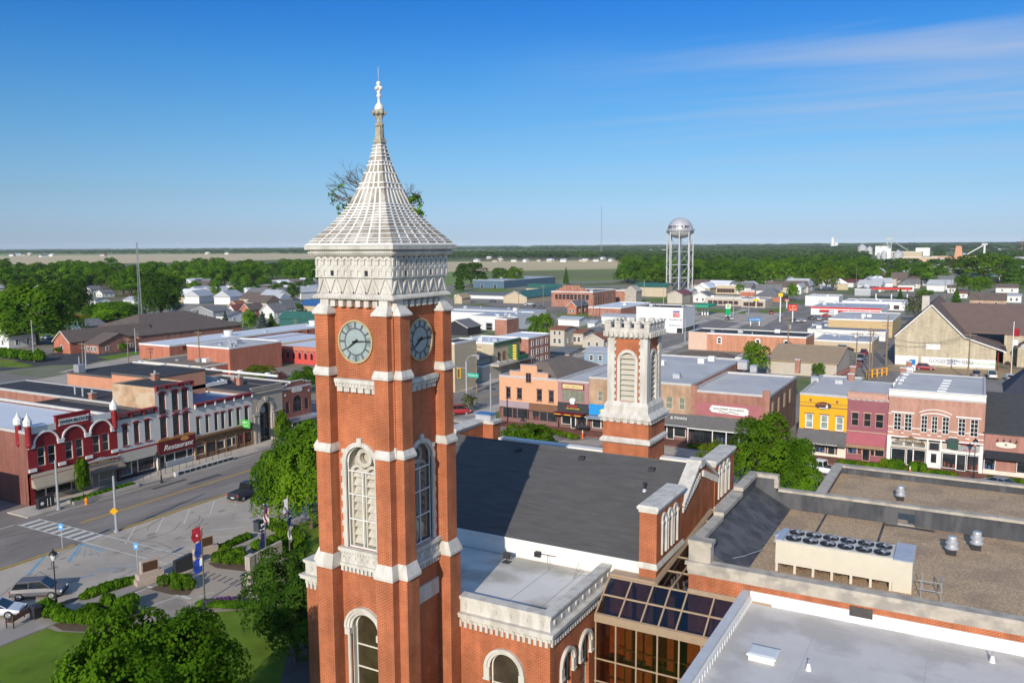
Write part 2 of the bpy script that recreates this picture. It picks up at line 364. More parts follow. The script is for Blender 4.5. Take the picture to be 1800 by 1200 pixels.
# louvred belfry windows behind white glazing bars
PANE = clear('storm_glazing', (.96,.96,.95), .0)
for f in fs[:2]:
    a, b, za, zb = WA[:4]; uc = CO; zs = zb-1.1
    g = MB(); g.q([f.p(u,z,-.14) for u,z in [(a,za),(b,za),(b,zs)]+[(uc+1.1*math.cos(PI*i/12), zs+1.1*math.sin(PI*i/12)) for i in range(1,12)]+[(a,zs)]])
    wn = g.build('louvred_window', PANE, t)
    m = MB(); m.fbox(f, a, b, za-.2, zb, -.9, -.74); m.build('backing', pm('louvre_backing', (.50,.47,.40), .06), wn)  # plain cream board behind the louvres
    m = MB()
    for u in (a+.07, uc, b-.07): m.fbox(f, u-.10, u+.10, za, 18.6, -.55, -.35)
    for u in (a+.53, b-.53): m.farc(f, u, 18.35, .33, .52, 0, PI, -.6, -.34, 12)
    m.farc(f, uc, 19.32, .34, .58, 0, 2*PI, -.62, -.3, 22)
    m.build('tracery', STONE, wn)
    m = MB()
    for i in range(9):
        z = za+.12+i*.52
        for u0, u1 in ((a+.16, uc-.1), (uc+.1, b-.16)):
            m.fprism(f, [(u0, z), (u1, z), (u1, z+.05), (u0, z+.05)], -.7, -.68)
            m.hexa([f.p(u0,z,-.40),f.p(u1,z,-.40),f.p(u1,z+.44,-.72),f.p(u0,z+.44,-.72)],[f.p(u0,z+.03,-.38),f.p(u1,z+.03,-.38),f.p(u1,z+.47,-.70),f.p(u0,z+.47,-.70)])
    m.build('louvres', STONE, wn)
    m = MB(); R = 1.1
    m.fbox(f, a, a+.05, za, zs, -.15, -.08); m.fbox(f, b-.05, b, za, zs, -.15, -.08); m.fbox(f, uc-.03, uc+.03, za, 18.5, -.15, -.08)
    for z in (za+.03, za+1.75, za+3.3, 18.5): m.fbox(f, a+.05, b-.05, z-.03, z+.03, -.14, -.07)
    m.farc(f, uc, zs, R-.07, R, 0, PI, -.15, -.08, 16)
    m.build('glazing_bars', WHITE, wn)
    m = MB(); m.farc(f, uc, zs, R, R+.28, 0, PI, -.02, .12, 18); m.farc(f, uc, zs, R, R+.12, 0, PI, -.1, -.02, 18)
    for s_ in (-1, 1):
        e0, e1 = sorted((uc+s_*R, uc+s_*(R+.28))); m.fbox(f, e0, e1, za, zs, -.1, .12)
        for i in range(7):
            q0, q1 = sorted((uc+s_*(R+.28), uc+s_*(R+.40))); m.fbox(f, q0, q1, za+.5+i*.78, za+.85+i*.78, -.02, .1)
    for ang in (PI*.17, PI*.83): 
        c, s_ = math.cos(ang)*(R+.33), math.sin(ang)*(R+.33); m.fbox(f, uc+c-.14, uc+c+.14, zs+s_-.13, zs+s_+.13, -.02, .14)
    m.fbox(f, uc-.17, uc+.17, zs+R+.1, zs+R+.52, -.02, .17)
    m.build('stone_surround', STONE, wn)
    # carved apron under the sill
    m = MB(); m.fbox(f, uc-1.72, uc+1.72, 13.5, 13.72, 0, .34); m.fbox(f, uc-1.6, uc+1.6, 12.75, 13.5, 0, .17); m.fbox(f, uc-1.72, uc+1.72, 12.55, 12.75, 0, .3)
    for i in range(11):
        u = uc-1.62+i*.305; m.fbox(f, u, u+.2, 12.2, 12.55, 0, .2)
    for i in range(7):
        u = uc-1.4+i*.467
        for s_ in (-1, 1): m.fprism(f, [(u-.2*s_-.03, 12.85), (u-.2*s_+.03, 12.85), (u+.2*s_+.03, 13.4), (u+.2*s_-.03, 13.4)], .17, .2)
    for i in range(16):
        u = uc-1.6+i*.207; m.fbox(f, u, u+.1, 13.36, 13.49, .17, .24)
    m.build('carved_apron', STONE, wn)
MB().fbox(fs[1], .95, 2*CO-.95, 10.0, 11.05, 0, .12).build('stone_panel', STONE, t)
# tall arched window low on the front
f = fs[0]; uc = CO
wn = window(f, WB, t, .42, glassm('window_glass_amber', (.045,.033,.018), .08), CREAM, 1, 4, .09)
m = MB(); zs = 9.55-1
for r0, r1, d in ((1.0, 1.16, .06), (1.16, 1.34, .16), (1.34, 1.5, .24)): m.farc(f, uc, zs, r0, r1, 0, PI, -.05, d, 18)
for s_ in (-1, 1):
    u = uc+s_*1.22; m.fbox(f, u-.2, u+.2, zs-.42, zs, -.05, .27)
    m.tube(f.p(u, 3, .06), f.p(u, zs-.42, .06), .11, 10)
    m.fbox(f, u-s_*.2-.06, u-s_*.2+.06, 3, zs, -.35, 0)
m.build('stone_surround', STONE, wn)
# white stone frieze and cornices
def sq(h, z): return (TX-h, TX+h, TY-h, TY+h)
m = MB()
def ring(h0, z0, h1, z1): m.frus(sq(h0, 0), z0, sq(h1, 0), z1)
ring(2.62, 28.85, 2.80, 28.95); ring(2.98, 28.95, 2.98, 29.1); ring(2.98, 29.1, 2.78, 29.25)
ring(2.73, 29.25, 2.73, 30.2); ring(2.86, 30.2, 2.86, 30.3); ring(2.80, 30.3, 2.80, 30.62); ring(2.86, 30.62, 2.86, 30.7); ring(2.80, 30.7, 2.80, 31.48)
ring(3.02, 31.48, 3.10, 31.58); ring(3.10, 31.58, 3.16, 31.72); ring(3.05, 31.72, 3.05, 31.84); ring(3.27, 31.84, 3.30, 32.06)
m.build('frieze', STONE, t)
for k in range(4):
    def FF(h): return [Fr(TX-h, TY-h, 1, 0), Fr(TX+h, TY-h, 0, 1), Fr(TX+h, TY+h, -1, 0), Fr(TX-h, TY+h, 0, -1)][k]
    m = MB(); f = FF(2.73)
    for i in range(6):                                   # chevrons
        u = (i+.5)*5.46/6; wd = .455
        for s_ in (-1, 1):
            P = [(u-.09 if s_ < 0 else u, 30.16), (u-wd-.07 if s_ < 0 else u+wd-.09, 29.3), (u-wd+.09 if s_ < 0 else u+wd+.07, 29.3), (u if s_ < 0 else u+.09, 30.16)]
            m.fprism(f, P, 0, .09)
        m.fprism(f, [(u-.2,29.3),(u+.2,29.3),(u,29.75)], 0, .05)
    f = FF(2.80)
    for i in range(11):                                  # square panels and niches
        u = (i+.5)*5.6/11
        m.fbox(f, u-.255, u-.13, 30.3, 30.62, 0, .08); m.fbox(f, u+.13, u+.255, 30.3, 30.62, 0, .08)
        m.fbox(f, u-.255, u+.255, 30.7, 30.92, 0, .06); m.fbox(f, u-.15, u+.15, 30.74, 30.9, .06, .09)
        for s_ in (-1, 1): m.fbox(f, u+s_*.18-.075, u+s_*.18+.075, 30.92, 31.2, 0, .1)
        m.farc(f, u, 31.18, .11, .255, 0, PI, 0, .1, 8); m.fbox(f, u-.255, u+.255, 31.42, 31.48, 0, .12)
    f = FF(3.10)
    for i in range(38): u = (i+.5)*6.2/38; m.fbox(f, u-.045, u+.045, 31.6, 31.7, 0, .07)
    f = FF(2.98)
    for i in range(30): u = (i+.5)*5.96/30; m.fbox(f, u-.06, u+.06, 28.99, 29.09, 0, .05)
    f = FF(2.56)
    for i in range(8):                                   # corbels under the ledge
        u = .35+i*4.42/7; m.fprism(f, [(u-.17,28.5),(u+.17,28.5),(u+.17,28.86),(u-.17,28.86)], 0, .3)
    m.build('frieze_carving', STONE, t)
    mm = MB(); f = FF(2.80)
    for i in range(11):
        if i in (2, 7): u = (i+.5)*5.6/11; mm.fbox(f, u-.13, u+.13, 30.3, 30.62, .0, .02)
    mm.build('vent_opening', DARK, t)
# spire
SPW = pm('spire_whitewash', (.68,.665,.63), .08, 2.5, .7); SPG = pm('spire_slab', (.27,.235,.19), .35, 3.5, .85, col2=(.46,.43,.38), sc2=1.2)
PR = [(32.06,3.25),(32.4,2.98),(33.0,2.42),(33.55,1.98),(34.0,1.68),(34.45,1.43),(35.1,1.16),(35.8,.88),(36.5,.655),(37.1,.475),(37.95,.30),(38.3,.25)]
def hz_(z):
    for (a, b), (c, d) in zip(PR, PR[1:]):
        if z <= c: return b+(d-b)*(z-a)/(c-a)
    return PR[-1][1]
m = MB()
for (a, b), (c, d) in zip(PR, PR[1:]): m.frus(sq(b-.02, 0), a, sq(d-.02, 0), c)
sp = m.build('spire', SPG, t)
m = MB()
for z, th in ((32.08,.12),(32.32,.05),(32.45,.05),(32.72,.05),(32.98,.05),(33.12,.05),(33.34,.05),(33.5,.05),(33.66,.06),(33.82,.06),(33.98,.06),(34.14,.06),(34.32,.07),(34.48,.06),(35.42,.08),(35.74,.08),(36.35,.08),(36.82,.07),(37.05,.07),(37.35,.06),(37.55,.05),(37.8,.06),(38.0,.05)):
    h0, h1 = hz_(z), hz_(z+th); m.frus(sq(h0+.035, 0), z, sq(h1+.03, 0), z+th)
m.build('spire_band', SPW, sp)
m = MB()
for k in range(4):
    for (z0, z1, n) in ((32.1,34.5,7),(34.5,35.45,7),(35.45,36.4,5),(36.4,37.1,4),(37.1,38.05,2)):
        for i in range(1, n+1 if False else n):
            r = -1+2*i/n; zz = z0
            while zz < z1-.01:
                ze = min(z1, zz+.3); h0, h1 = hz_(zz), hz_(ze); wd = .058 if z0 < 36 else .045
                F0 = [Fr(TX-h0, TY-h0, 1, 0), Fr(TX+h0, TY-h0, 0, 1), Fr(TX+h0, TY+h0, -1, 0), Fr(TX-h0, TY+h0, 0, -1)][k]
                F1 = [Fr(TX-h1, TY-h1, 1, 0), Fr(TX+h1, TY-h1, 0, 1), Fr(TX+h1, TY+h1, -1, 0), Fr(TX-h1, TY+h1, 0, -1)][k]
                a0, a1 = h0*(1+r), h1*(1+r)
                m.hexa([F0.p(a0-wd,zz,.025),F0.p(a0+wd,zz,.025),F0.p(a0+wd,zz,-.03),F0.p(a0-wd,zz,-.03)],[F1.p(a1-wd,ze,.025),F1.p(a1+wd,ze,.025),F1.p(a1+wd,ze,-.03),F1.p(a1-wd,ze,-.03)])
                zz = ze
m.build('rib_lattice', SPW, sp)
m = MB()
m.frus(sq(.3,0), 38.2, sq(.24,0), 38.45); m.frus(sq(.2,0), 38.45, sq(.17,0), 39.15)
m.lathe(TX, TY, [(.17,39.12),(.27,39.18),(.28,39.28),(.18,39.36),(.17,39.5),(.24,39.75),(.33,39.95),(.3,40.1)], 12)
for i in range(8):
    a = i*PI/4+.3; m.ball(TX+.34*math.cos(a), TY+.34*math.sin(a), 39.92+.05*(i % 2), .13, 7)
fin = m.build('finial', pm('finial_stone', (.36,.32,.24), .35, 5, .9), t, smooth=False)
m = MB(); m.lathe(TX, TY, [(.27,40.06),(.29,40.2),(.24,40.38),(.12,40.52),(.09,40.56),(.09,40.85),(.16,40.9),(.16,40.98),(.09,41.03),(.1,41.1),(.16,41.35),(.1,41.6),(.05,41.7)], 12)
for a in (0, PI/2, PI, -PI/2): m.ball(TX+.17*math.cos(a), TY+.17*math.sin(a), 41.38, .12, 8)
m.ball(TX, TY, 41.66, .15, 8); m.tube((TX,TY,41.7), (TX,TY,42.6), .012, 4); m.tube((TX+.25,TY-.1,38.4), (TX+.2,TY-.1,40.4), .012, 4)
m.build('finial_knob', SPW, fin, smooth=True)

# ================================================================ COURTHOUSE
EZ, RZ, EY, RY, BY = 10.0, 14.8, 53.65, 63.4, 73.4
XW, XE = -45.0, -18.45
c = thing('courthouse', 'orange brick courthouse with dark gable roof and flat roofed wings round the tower', 'courthouse', ((XW+XE)/2, RY, 0))
m = MB()
FS, FE, FN, FW = Fr(XW, EY, 1, 0), Fr(XE, EY, 0, 1), Fr(XE, BY, -1, 0), Fr(XW, BY, 0, -1)
m.wall(FS, 0, XE-XW, 0, EZ-.9); m.wall(FN, 0, XE-XW, 0, EZ)
for F_ in (FE, FW):
    L_ = BY-EY; m.q([F_.p(0,0), F_.p(L_,0), F_.p(L_,EZ+.6), F_.p(L_/2,RZ+.15), F_.p(0,EZ+.6)])
m.build('wall', BR, c)
m = MB(); m.fbox(FS, .3, XE-XW-.8, EZ-1.35, EZ-.02, -.2, .06); m.fbox(FS, .3, XE-XW-.6, EZ-.02, EZ+.1, -.5, .2)
m.build('eave_flashing', WHITE, c)
SH = pm('roof_shingle', (.088,.085,.085), .2, 1.4, .9, streak=(.35,2.2,2.2), bump=.25, bs=6)
m = MB(); x0, x1 = XW+.6, XE-.7
m.hexa([(x0,EY-.15,EZ),(x1,EY-.15,EZ),(x1,RY,RZ-.1),(x0,RY,RZ-.1)], [(x0,EY-.15,EZ+.1),(x1,EY-.15,EZ+.1),(x1,RY,RZ),(x0,RY,RZ)])
m.hexa([(x0,RY,RZ-.1),(x1,RY,RZ-.1),(x1,BY,EZ),(x0,BY,EZ)], [(x0,RY,RZ),(x1,RY,RZ),(x1,BY,EZ+.1),(x0,BY,EZ+.1)])
m.tube((x0,RY,RZ-.02), (x1,RY,RZ-.02), .12, 6)
rf = m.build('roof', SH, c)
def onroof(x, y):
    d = ray(x, y); s = (RZ-EZ-.1)/(RY-EY); tt = (EZ+.1-s*EY-HCAM)/(d.z-s*d.y); return d.x*tt, d.y*tt, d.z*tt+HCAM
for px, py in ((911,792),(1023,806),(1146,826)):
    X, Y, Z = onroof(px, py); MB().frus((X-.28,X+.28,Y-.25,Y+.25), Z-.1, (X-.24,X+.24,Y-.2,Y+.25), Z+.2).build('roof_vent', DARK, rf)
X, Y, Z = onroof(1133, 862); q = MB(); q.cyl(X,Y,Z-.1,Z+.16,.22,10,0,.12); q.cyl(X,Y,Z+.16,Z+.55,.1,10,1); q.cyl(X,Y,Z+.55,Z+.66,.15,8,1); q.build('vent_pipe', [GALV, DARK], rf)
# gable parapets
for XX, s_ in ((XE, 1), (XW, -1)):
    m = MB(); a0, a1 = sorted((XX+s_*.22, XX-s_*.85))
    for Ya, Yb, Za, Zb in ((EY+5.2, RY-.5, EZ+3.1-.15, RZ+.42), (RY+.5, BY-5.2, RZ+.42, EZ+3.1-.15)):
        m.hexa([(a0,Ya,Za-.25),(a1,Ya,Za-.25),(a1,Yb,Zb-.25),(a0,Yb,Zb-.25)], [(a0,Ya,Za),(a1,Ya,Za),(a1,Yb,Zb),(a0,Yb,Zb)])
    m.box(a0-.03, a1+.03, RY-.52, RY+.52, RZ-.1, RZ+.5)
    F_ = FE if s_ > 0 else FW; L_ = BY-EY
    for sd in (0, 1):
        for i in range(13):
            v = 5.3+i*.34; z = EZ+3.0+(v-5.2)*.37-.75
            u = v if sd == 0 else L_-v
            m.fprism(F_, [(u-.1,z),(u+.1,z),(u+.1,z+.5),(u-.1,z+.5)], 0, .16)
    m.build('gable_coping', STONE, c)
def pier(X0, X1, Y0, Y1, zt, corner=None, arches=0, F_=None):
    m = MB(); m.wall(Fr(X0,Y0,1,0), 0, X1-X0, 0, zt)
    u = Fr(X1,Y0,0,1); L_ = Y1-Y0; hs = []
    if arches:
        for i in range(3): hs.append((1.15+i*1.25, 1.15+i*1.25+.62, 10.6, 13.35, 1))
    m.wall(u, 0, L_, 9.9, zt, hs, .16, 0, 1); m.wall(u, 0, L_, 0, 9.9); m.wall(Fr(X1,Y1,-1,0), 0, X1-X0, 0, zt); m.wall(Fr(X0,Y1,0,-1), 0, L_, 0, zt)
    o = m.build('end_pier', [BR, STONE], c)
    for h in hs:
        q = MB(); cu = (h[0]+h[1])/2; q.fbox(u, h[0], h[1], 10.6, 13.35, -.2, -.14); q.farc(u, cu, 13.04, .31, .5, 0, PI, -.02, .1, 10)
        for s_ in (-1, 1): q.tube(u.p(cu+s_*.42,10.62,.04), u.p(cu+s_*.42,12.9,.04), .09, 8); q.fbox(u, cu+s_*.42-.12, cu+s_*.42+.12, 12.85, 13.05, -.02, .16)
        q.build('blind_arch', STONE, o)
    q = MB(); e = .14; q.box(X0-e, X1+e, Y0-e, Y1+e, zt, zt+.14); q.box(X0-.05, X1+.05, Y0-.05, Y1+.05, zt-.2, zt); q.frus((X0-e-.05,X1+e+.05,Y0-e-.05,Y1+e+.05), zt+.14, (X0-.05,X1+.05,Y0-.05,Y1+.05), zt+.3)
    q.build('coping', STONE, o)
    q = MB(); q.frus((X0+.02-e,X1+e,Y0-e,Y1+e), 9.95, (X0,X1+.01,Y0-.01,Y1+.01), 10.25); q.frus((X0-e,X1+e,Y0-e,Y1+e), 9.85, (X0-e,X1+e,Y0-e,Y1+e), 9.95); q.build('string_course', STONE, o)
pier(-19.65, -18.40, 53.2, 59.1, 14.0, arches=1); pier(-19.65, -18.40, 67.65, 73.8, 13.85, arches=1)
pier(-45.1, -43.9, 67.5, 73.8, 14.0); pier(-45.1, -43.9, 53.2, 59.1, 14.0)
m = MB(); m.box(-45.2,-42.7,72.6,74.1,0,13.9,0); o = m.build('corner_pier', [BR], c)
m = MB(); m.box(-45.35,-42.55,72.45,74.25,13.9,14.2); m.build('coping', STONE, o); m = MB(); m.box(-44.9,-43.1,72.8,73.9,14.2,14.75,0); m.box(-44.95,-43.05,72.75,73.95,14.75,14.85,1); m.build('flue_cover', [GALV, pm('blue_metal', (.06,.16,.36), .1, 2, .4)], o)
# rear parapet
m = MB(); m.box(-42.5, -18.5, BY-.1, BY+.5, 10.5, 12.1); m.box(-42.4,-18.5,BY-.25,BY+.65,12.1,12.45); m.build('rear_parapet', WHITE, c)
# flat roofed wings either side of the tower
WY = 44.02
for wx0, wx1, sd in ((-28.6, -21.95, 1), (-41.75, -35.4, -1)):
    m = MB(); F0 = Fr(wx0, WY, 1, 0); F1 = Fr(wx1, WY, 0, 1); F3 = Fr(wx0, EY, 0, -1)
    W_ = wx1-wx0; D_ = EY-WY
    h0 = [((3.55-1.15+.05) , (3.55+1.15+.05), 1.5, 6.2, 1)] if sd == 1 else []
    h0 = [(2.35, 4.5, 1.2, 6.25, 1)] if sd == 1 else []
    h1 = [(1.75, 3.1, 1.2, 6.1, 1), (4.55, 5.9, 1.2, 6.1, 1)] if sd == 1 else []
    m.wall(F0, 0, W_, 0, 8.4, h0, .35); m.wall(F1, 0, D_, 0, 8.4, h1, .35); m.wall(F3, 0, D_, 0, 8.4)
    wg = m.build('wing_wall', BR, c)
    for F_, hh, r_ in ((F0, h0, 0), (F1, h1, 0)):
        for h in hh:
            wn = window(F_, h, c, .32, glassm('window_glass_brown', (.05,.04,.03), .1), CREAM, 1, 3, .08)
            q = MB(); R = (h[1]-h[0])/2; cu = (h[0]+h[1])/2; zs = h[3]-R
            q.farc(F_, cu, zs, R, R+.17, 0, PI, -.03, .08, 16); q.farc(F_, cu, zs, R+.17, R+.38, 0, PI, -.03, .2, 16)
            for s_ in (-1, 1):
                e0, e1 = sorted((cu+s_*R, cu+s_*(R+.4))); q.fbox(F_, e0, e1, zs-.75, zs, -.03, .17); q.fbox(F_, e0-.04, e1+.04, zs-.85, zs-.72, -.03, .22)
            q.build('stone_surround', STONE, wn)
    m = MB()
    def rim(e, z0, e2, z1, mt_=0):
        "L-shaped band along front and the outer side"
        for F_, L_, o2 in ((F0, W_, 0), (F1 if sd > 0 else F3, D_, 0)):
            m.fprism(F_, [(-(e if F_ is not F0 or True else 0), z0), (L_+(e if F_ is F0 or sd < 0 else 0), z0), (L_+(e2 if F_ is F0 or sd < 0 else 0), z1), (-e2, z1)], -.25, e2, mt_)
    fx0 = wx0 if sd > 0 else wx0
    def band(e, z0, z1, th=.5):
        m.box(wx0-(e if sd < 0 else 0), wx1+(e if sd > 0 else 0), WY-e, WY+th, z0, z1)
        if sd > 0: m.box(wx1-th, wx1+e, WY+th, EY-.05, z0, z1)
        else: m.box(wx0-e, wx0+th, WY+th, EY-.05, z0, z1)
    band(.06, 7.75, 8.15); band(.32, 8.15, 8.35); band(.38, 8.35, 8.45); band(.03, 8.45, 9.28)
    band(.12, 9.28, 9.38, .55); band(.16, 9.38, 9.52, .62)
    for F_, L_ in ((F0, W_), (F1, D_)) if sd > 0 else ((F0, W_), (F3, D_)):
        n = int(L_/.37)
        for i in range(n): u = (i+.5)*L_/n; m.fbox(F_, u-.1, u+.1, 7.45, 7.95, 0, .14)
        n = int(L_/1.05)
        for i in range(n):
            u = (i+.5)*L_/n; m.fprism(F_, [(u+.13*math.cos(PI*k/4), 8.88+.17*math.sin(PI*k/4)) for k in range(8)], .03, .1)
    m.build('cornice', STONE, c)
    q = MB(); q.box(-35.5 if sd > 0 else wx0+.5, wx1-.5 if sd > 0 else -35.6, 44.75 if sd > 0 else WY+.5, EY-.2, 8.55, 8.7); q.box(wx0+.05,wx1-.5,WY+.5,44.75,8.55,8.7) if sd > 0 else None; fr_ = q.build('flat_roof', pm('wing_roof_membrane', (.66,.64,.61), .06, .5, .6, col2=(.40,.38,.33), sc2=.22), c)
    if sd > 0:
        q = MB()
        for u in (2.4, 4.75): q.box(wx0+u, wx0+u+.035, WY+.8, EY-.4, 8.7, 8.706)
        q.tube((-24.2,53.2,9.3), (-23.9,51.6,8.75), .02, 5); q.tube((-26.8,53.3,9.35), (-26.2,52.2,8.74), .02, 5); q.tube((-26.2,52.2,8.74), (-23.2,52.6,8.74), .02, 5)
        q.build('roof_seam', pm('seam_grey', (.25,.24,.23), .1), fr_)
        q = MB(); q.fbox(FS, 19.0, 21.6, 8.95, 9.45, .06, .1); q.build('louvre_panel', WHITE, c)
# lamps and boxes on the wing roof
fl = thing('floodlight', 'small black floodlight standing on the white wing roof beside the tower', 'floodlight', (-29.6, 52.2, 8.7))
m = MB(); m.box(-29.9,-29.3,51.95,52.45,8.7,8.76); m.tube((-29.6,52.2,8.76),(-29.6,52.2,9.1),.05); m.build('bracket', DARK, fl)
MB().hexa([(-29.85,52.0,9.05),(-29.35,52.0,9.05),(-29.35,52.25,9.0),(-29.85,52.25,9.0)],[(-29.85,52.15,9.5),(-29.35,52.15,9.5),(-29.35,52.4,9.45),(-29.85,52.4,9.45)]).build('lamp_housing', DARK, fl)
f2 = thing('floodlight', 'small black floodlight on the white wall under the dark roof eave', 'floodlight', (-27.6, 53.4, 9.2))
m = MB(); m.box(-27.8,-27.4,53.1,53.45,9.15,9.5); m.build('lamp_housing', DARK, f2); MB().tube((-27.4,53.5,9.3),(-26.2,53.5,9.3),.03).build('bracket', DARK, f2)

# ================================================================ STAIR TURRET (rear)
SX, SY, SHF = -27.3, 72.2, 2.2
t = thing('bell_turret', 'short brick and white stone turret with battlements behind the dark roof', 'turret', (SX, SY, 0))
m = MB(); m.box(SX-SHF, SX+SHF, SY-SHF, SY+SHF, 0, 16.2); m.build('base', BR, t)
m = MB(); e = SHF+.22; m.frus((SX-SHF,SX+SHF,SY-SHF,SY+SHF), 14.1, (SX-e,SX+e,SY-e,SY+e), 14.25); m.box(SX-e,SX+e,SY-e,SY+e,14.25,14.5); m.frus((SX-e,SX+e,SY-e,SY+e), 14.5, (SX-SHF,SX+SHF,SY-SHF,SY+SHF), 14.7)
m.build('string_course', STONE, t)
m = MB(); r = lambda h: (SX-h,SX+h,SY-h,SY+h)
m.frus(r(SHF+.08), 16.2, r(SHF+.08), 16.45); m.frus(r(SHF+.32), 16.45, r(SHF+.32), 16.6); m.frus(r(SHF+.32), 16.6, r(SHF-.06), 17.0); m.frus(r(SHF-.1), 17.0, r(SHF-.1), 17.6); m.frus(r(SHF-.1), 17.6, r(1.9), 17.95)
for k in range(4):
    h = SHF+.08; F_ = [Fr(SX-h,SY-h,1,0), Fr(SX+h,SY-h,0,1), Fr(SX+h,SY+h,-1,0), Fr(SX-h,SY+h,0,-1)][k]
    for i in range(7): m.fbox(F_, .15+i*.66, .55+i*.66, 16.1, 16.43, 0, .14)
m.build('stone_base', STONE, t)
BH = 1.76
shafts = [Fr(SX-BH,SY-BH,1,0), Fr(SX+BH,SY-BH,0,1), Fr(SX+BH,SY+BH,-1,0), Fr(SX-BH,SY+BH,0,-1)]
m = MB()
for F_ in shafts: m.wall(F_, 0, 2*BH, 17.8, 24.2, [(BH-.70, BH+.70, 18.0, 22.4, 1)], .34, 0, 1)
m.build('shaft_wall', [BR, STONE], t)
m = MB()
for sx in (-1, 1):
    for sy in (-1, 1):
        a = sorted((SX+sx*1.22, SX+sx*1.90)); b = sorted((SY+sy*1.22, SY+sy*1.90)); m.box(a[0],a[1],b[0],b[1],17.9,24.0)
        for i in range(9):
            z = 18.2+i*.62; a2 = sorted((SX+sx*1.09, SX+sx*1.22)); b2 = sorted((SY+sy*1.70, SY+sy*1.88)); m.box(a2[0],a2[1],b2[0],b2[1],z,z+.3); m.box(*sorted((SX+sx*1.70,SX+sx*1.88)),*sorted((SY+sy*1.09,SY+sy*1.22)),z,z+.3)
m.build('corner_quoins', STONE, t)
for F_ in shafts[:2]:
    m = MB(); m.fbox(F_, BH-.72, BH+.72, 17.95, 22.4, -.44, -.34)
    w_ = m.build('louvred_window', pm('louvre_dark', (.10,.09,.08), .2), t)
    m = MB()
    for i in range(9): z = 18.05+i*.48; m.q([F_.p(BH-.68,z+.36,-.31), F_.p(BH-.68,z,-.06), F_.p(BH+.68,z,-.06), F_.p(BH+.68,z+.36,-.31)]); m.fbox(F_, BH-.68, BH+.68, z-.05, z, -.1, -.04)
    m.build('louvres', pm('louvre_cream', (.46,.43,.36), .1), w_)
    m = MB(); m.farc(F_, BH, 21.70, .70, .98, 0, PI, -.02, .1, 14)
    for s_ in (-1, 1): e0, e1 = sorted((BH+s_*.70, BH+s_*.98)); m.fbox(F_, e0, e1, 17.85, 21.70, -.02, .1)
    m.build('stone_surround', STONE, w_)
m = MB(); m.frus(r(1.92), 23.7, r(2.08), 24.0); m.frus(r(2.1), 24.0, r(2.1), 24.65)
for k in range(4):
    h = 2.1; F_ = [Fr(SX-h,SY-h,1,0), Fr(SX+h,SY-h,0,1), Fr(SX+h,SY+h,-1,0), Fr(SX-h,SY+h,0,-1)][k]
    for i in range(5):
        u = .02+i*.93; m.fbox(F_, u+.02*(i == 0), min(u+.56, 4.18), 24.65, 25.08, -.35, .02)
        m.fprism(F_, [(u-.04,25.08),(min(u+.6,4.24),25.08),(min(u+.5,4.2),25.26),(u+.08,25.26)], -.42, .1)
    for i in range(9): u = .12+i*.47; m.fbox(F_, u, u+.27, 23.85, 24.3, 0, .16); m.farc(F_, u+.37, 24.1, .0, .1, 0, PI, 0, .03, 5)
m.build('battlements', STONE, t)
m = MB(); m.box(SX-1.75,SX+1.75,SY-1.75,SY+1.75,24.65,24.71); m.build('turret_roof', DARK, t)
# ================================================================ ANNEX
AX, AY = -15.95, 52.66
a = thing('courthouse_annex', 'brick and weathered stone annex with gravel roofs ringed by black parapets', 'building', (0, 65, 0))
BLK = pm('parapet_membrane', (.060,.062,.070), .35, 1.1, .7, streak=(1.6,1.6,.5), col2=(.10,.10,.105), sc2=.5)
GRAV = pm('roof_gravel', (.43,.31,.195), .25, 7, .95, bump=.3, bs=14, col2=(.35,.25,.165), sc2=.3)
_g = GRAV.node_tree; _n = _g.nodes.new('ShaderNodeTexVoronoi'); _n.inputs['Scale'].default_value = 15
_tc = _g.nodes.new('ShaderNodeTexCoord'); _g.links.new(_tc.outputs['Object'], _n.inputs['Vector'])
_h = _g.nodes.new('ShaderNodeHueSaturation'); _mr = _g.nodes.new('ShaderNodeMapRange'); _mr.inputs[3].default_value = .65; _mr.inputs[4].default_value = 1.35
_sp = _g.nodes.new('ShaderNodeSeparateColor'); _g.links.new(_n.outputs['Color'], _sp.inputs[0]); _g.links.new(_sp.outputs[0], _mr.inputs[0]); _g.links.new(_mr.outputs[0], _h.inputs['Value'])
_b = _g.nodes['Principled BSDF']; _o = _b.inputs['Base Color'].links[0].from_socket; _g.links.new(_o, _h.inputs['Color']); _g.links.new(_h.outputs[0], _b.inputs['Base Color'])
X1 = 26
m = MB(); m.box(AX, X1, AY, AY+.35, 0, 10.3); m.box(AX, AX+.35, AY+.35, 69.4, 0, 10.3); m.build('wall', BR, a)
m = MB()
m.box(AX-.05, X1, AY-.05, AY+.5, 10.3, 10.5); m.box(AX-.1, X1, AY-.1, AY+.5, 10.5, 10.95); m.frus((AX-.22,X1,AY-.22,AY+.62), 10.95, (AX-.2,X1,AY-.2,AY+.6), 11.2)
m.box(AX-.05, AX+.45, AY+.5, 69.4, 10.3, 10.95)
m.build('stone_cornice', STONE2, a)
m = MB(); m.box(AX-.02, AX+1.45, AY-.02, AY+.75, 11.2, 12.35); m.box(AX-.08, AX+1.52, AY-.08, AY+.85, 12.35, 12.62); m.build('corner_pedestal', STONE2, a)
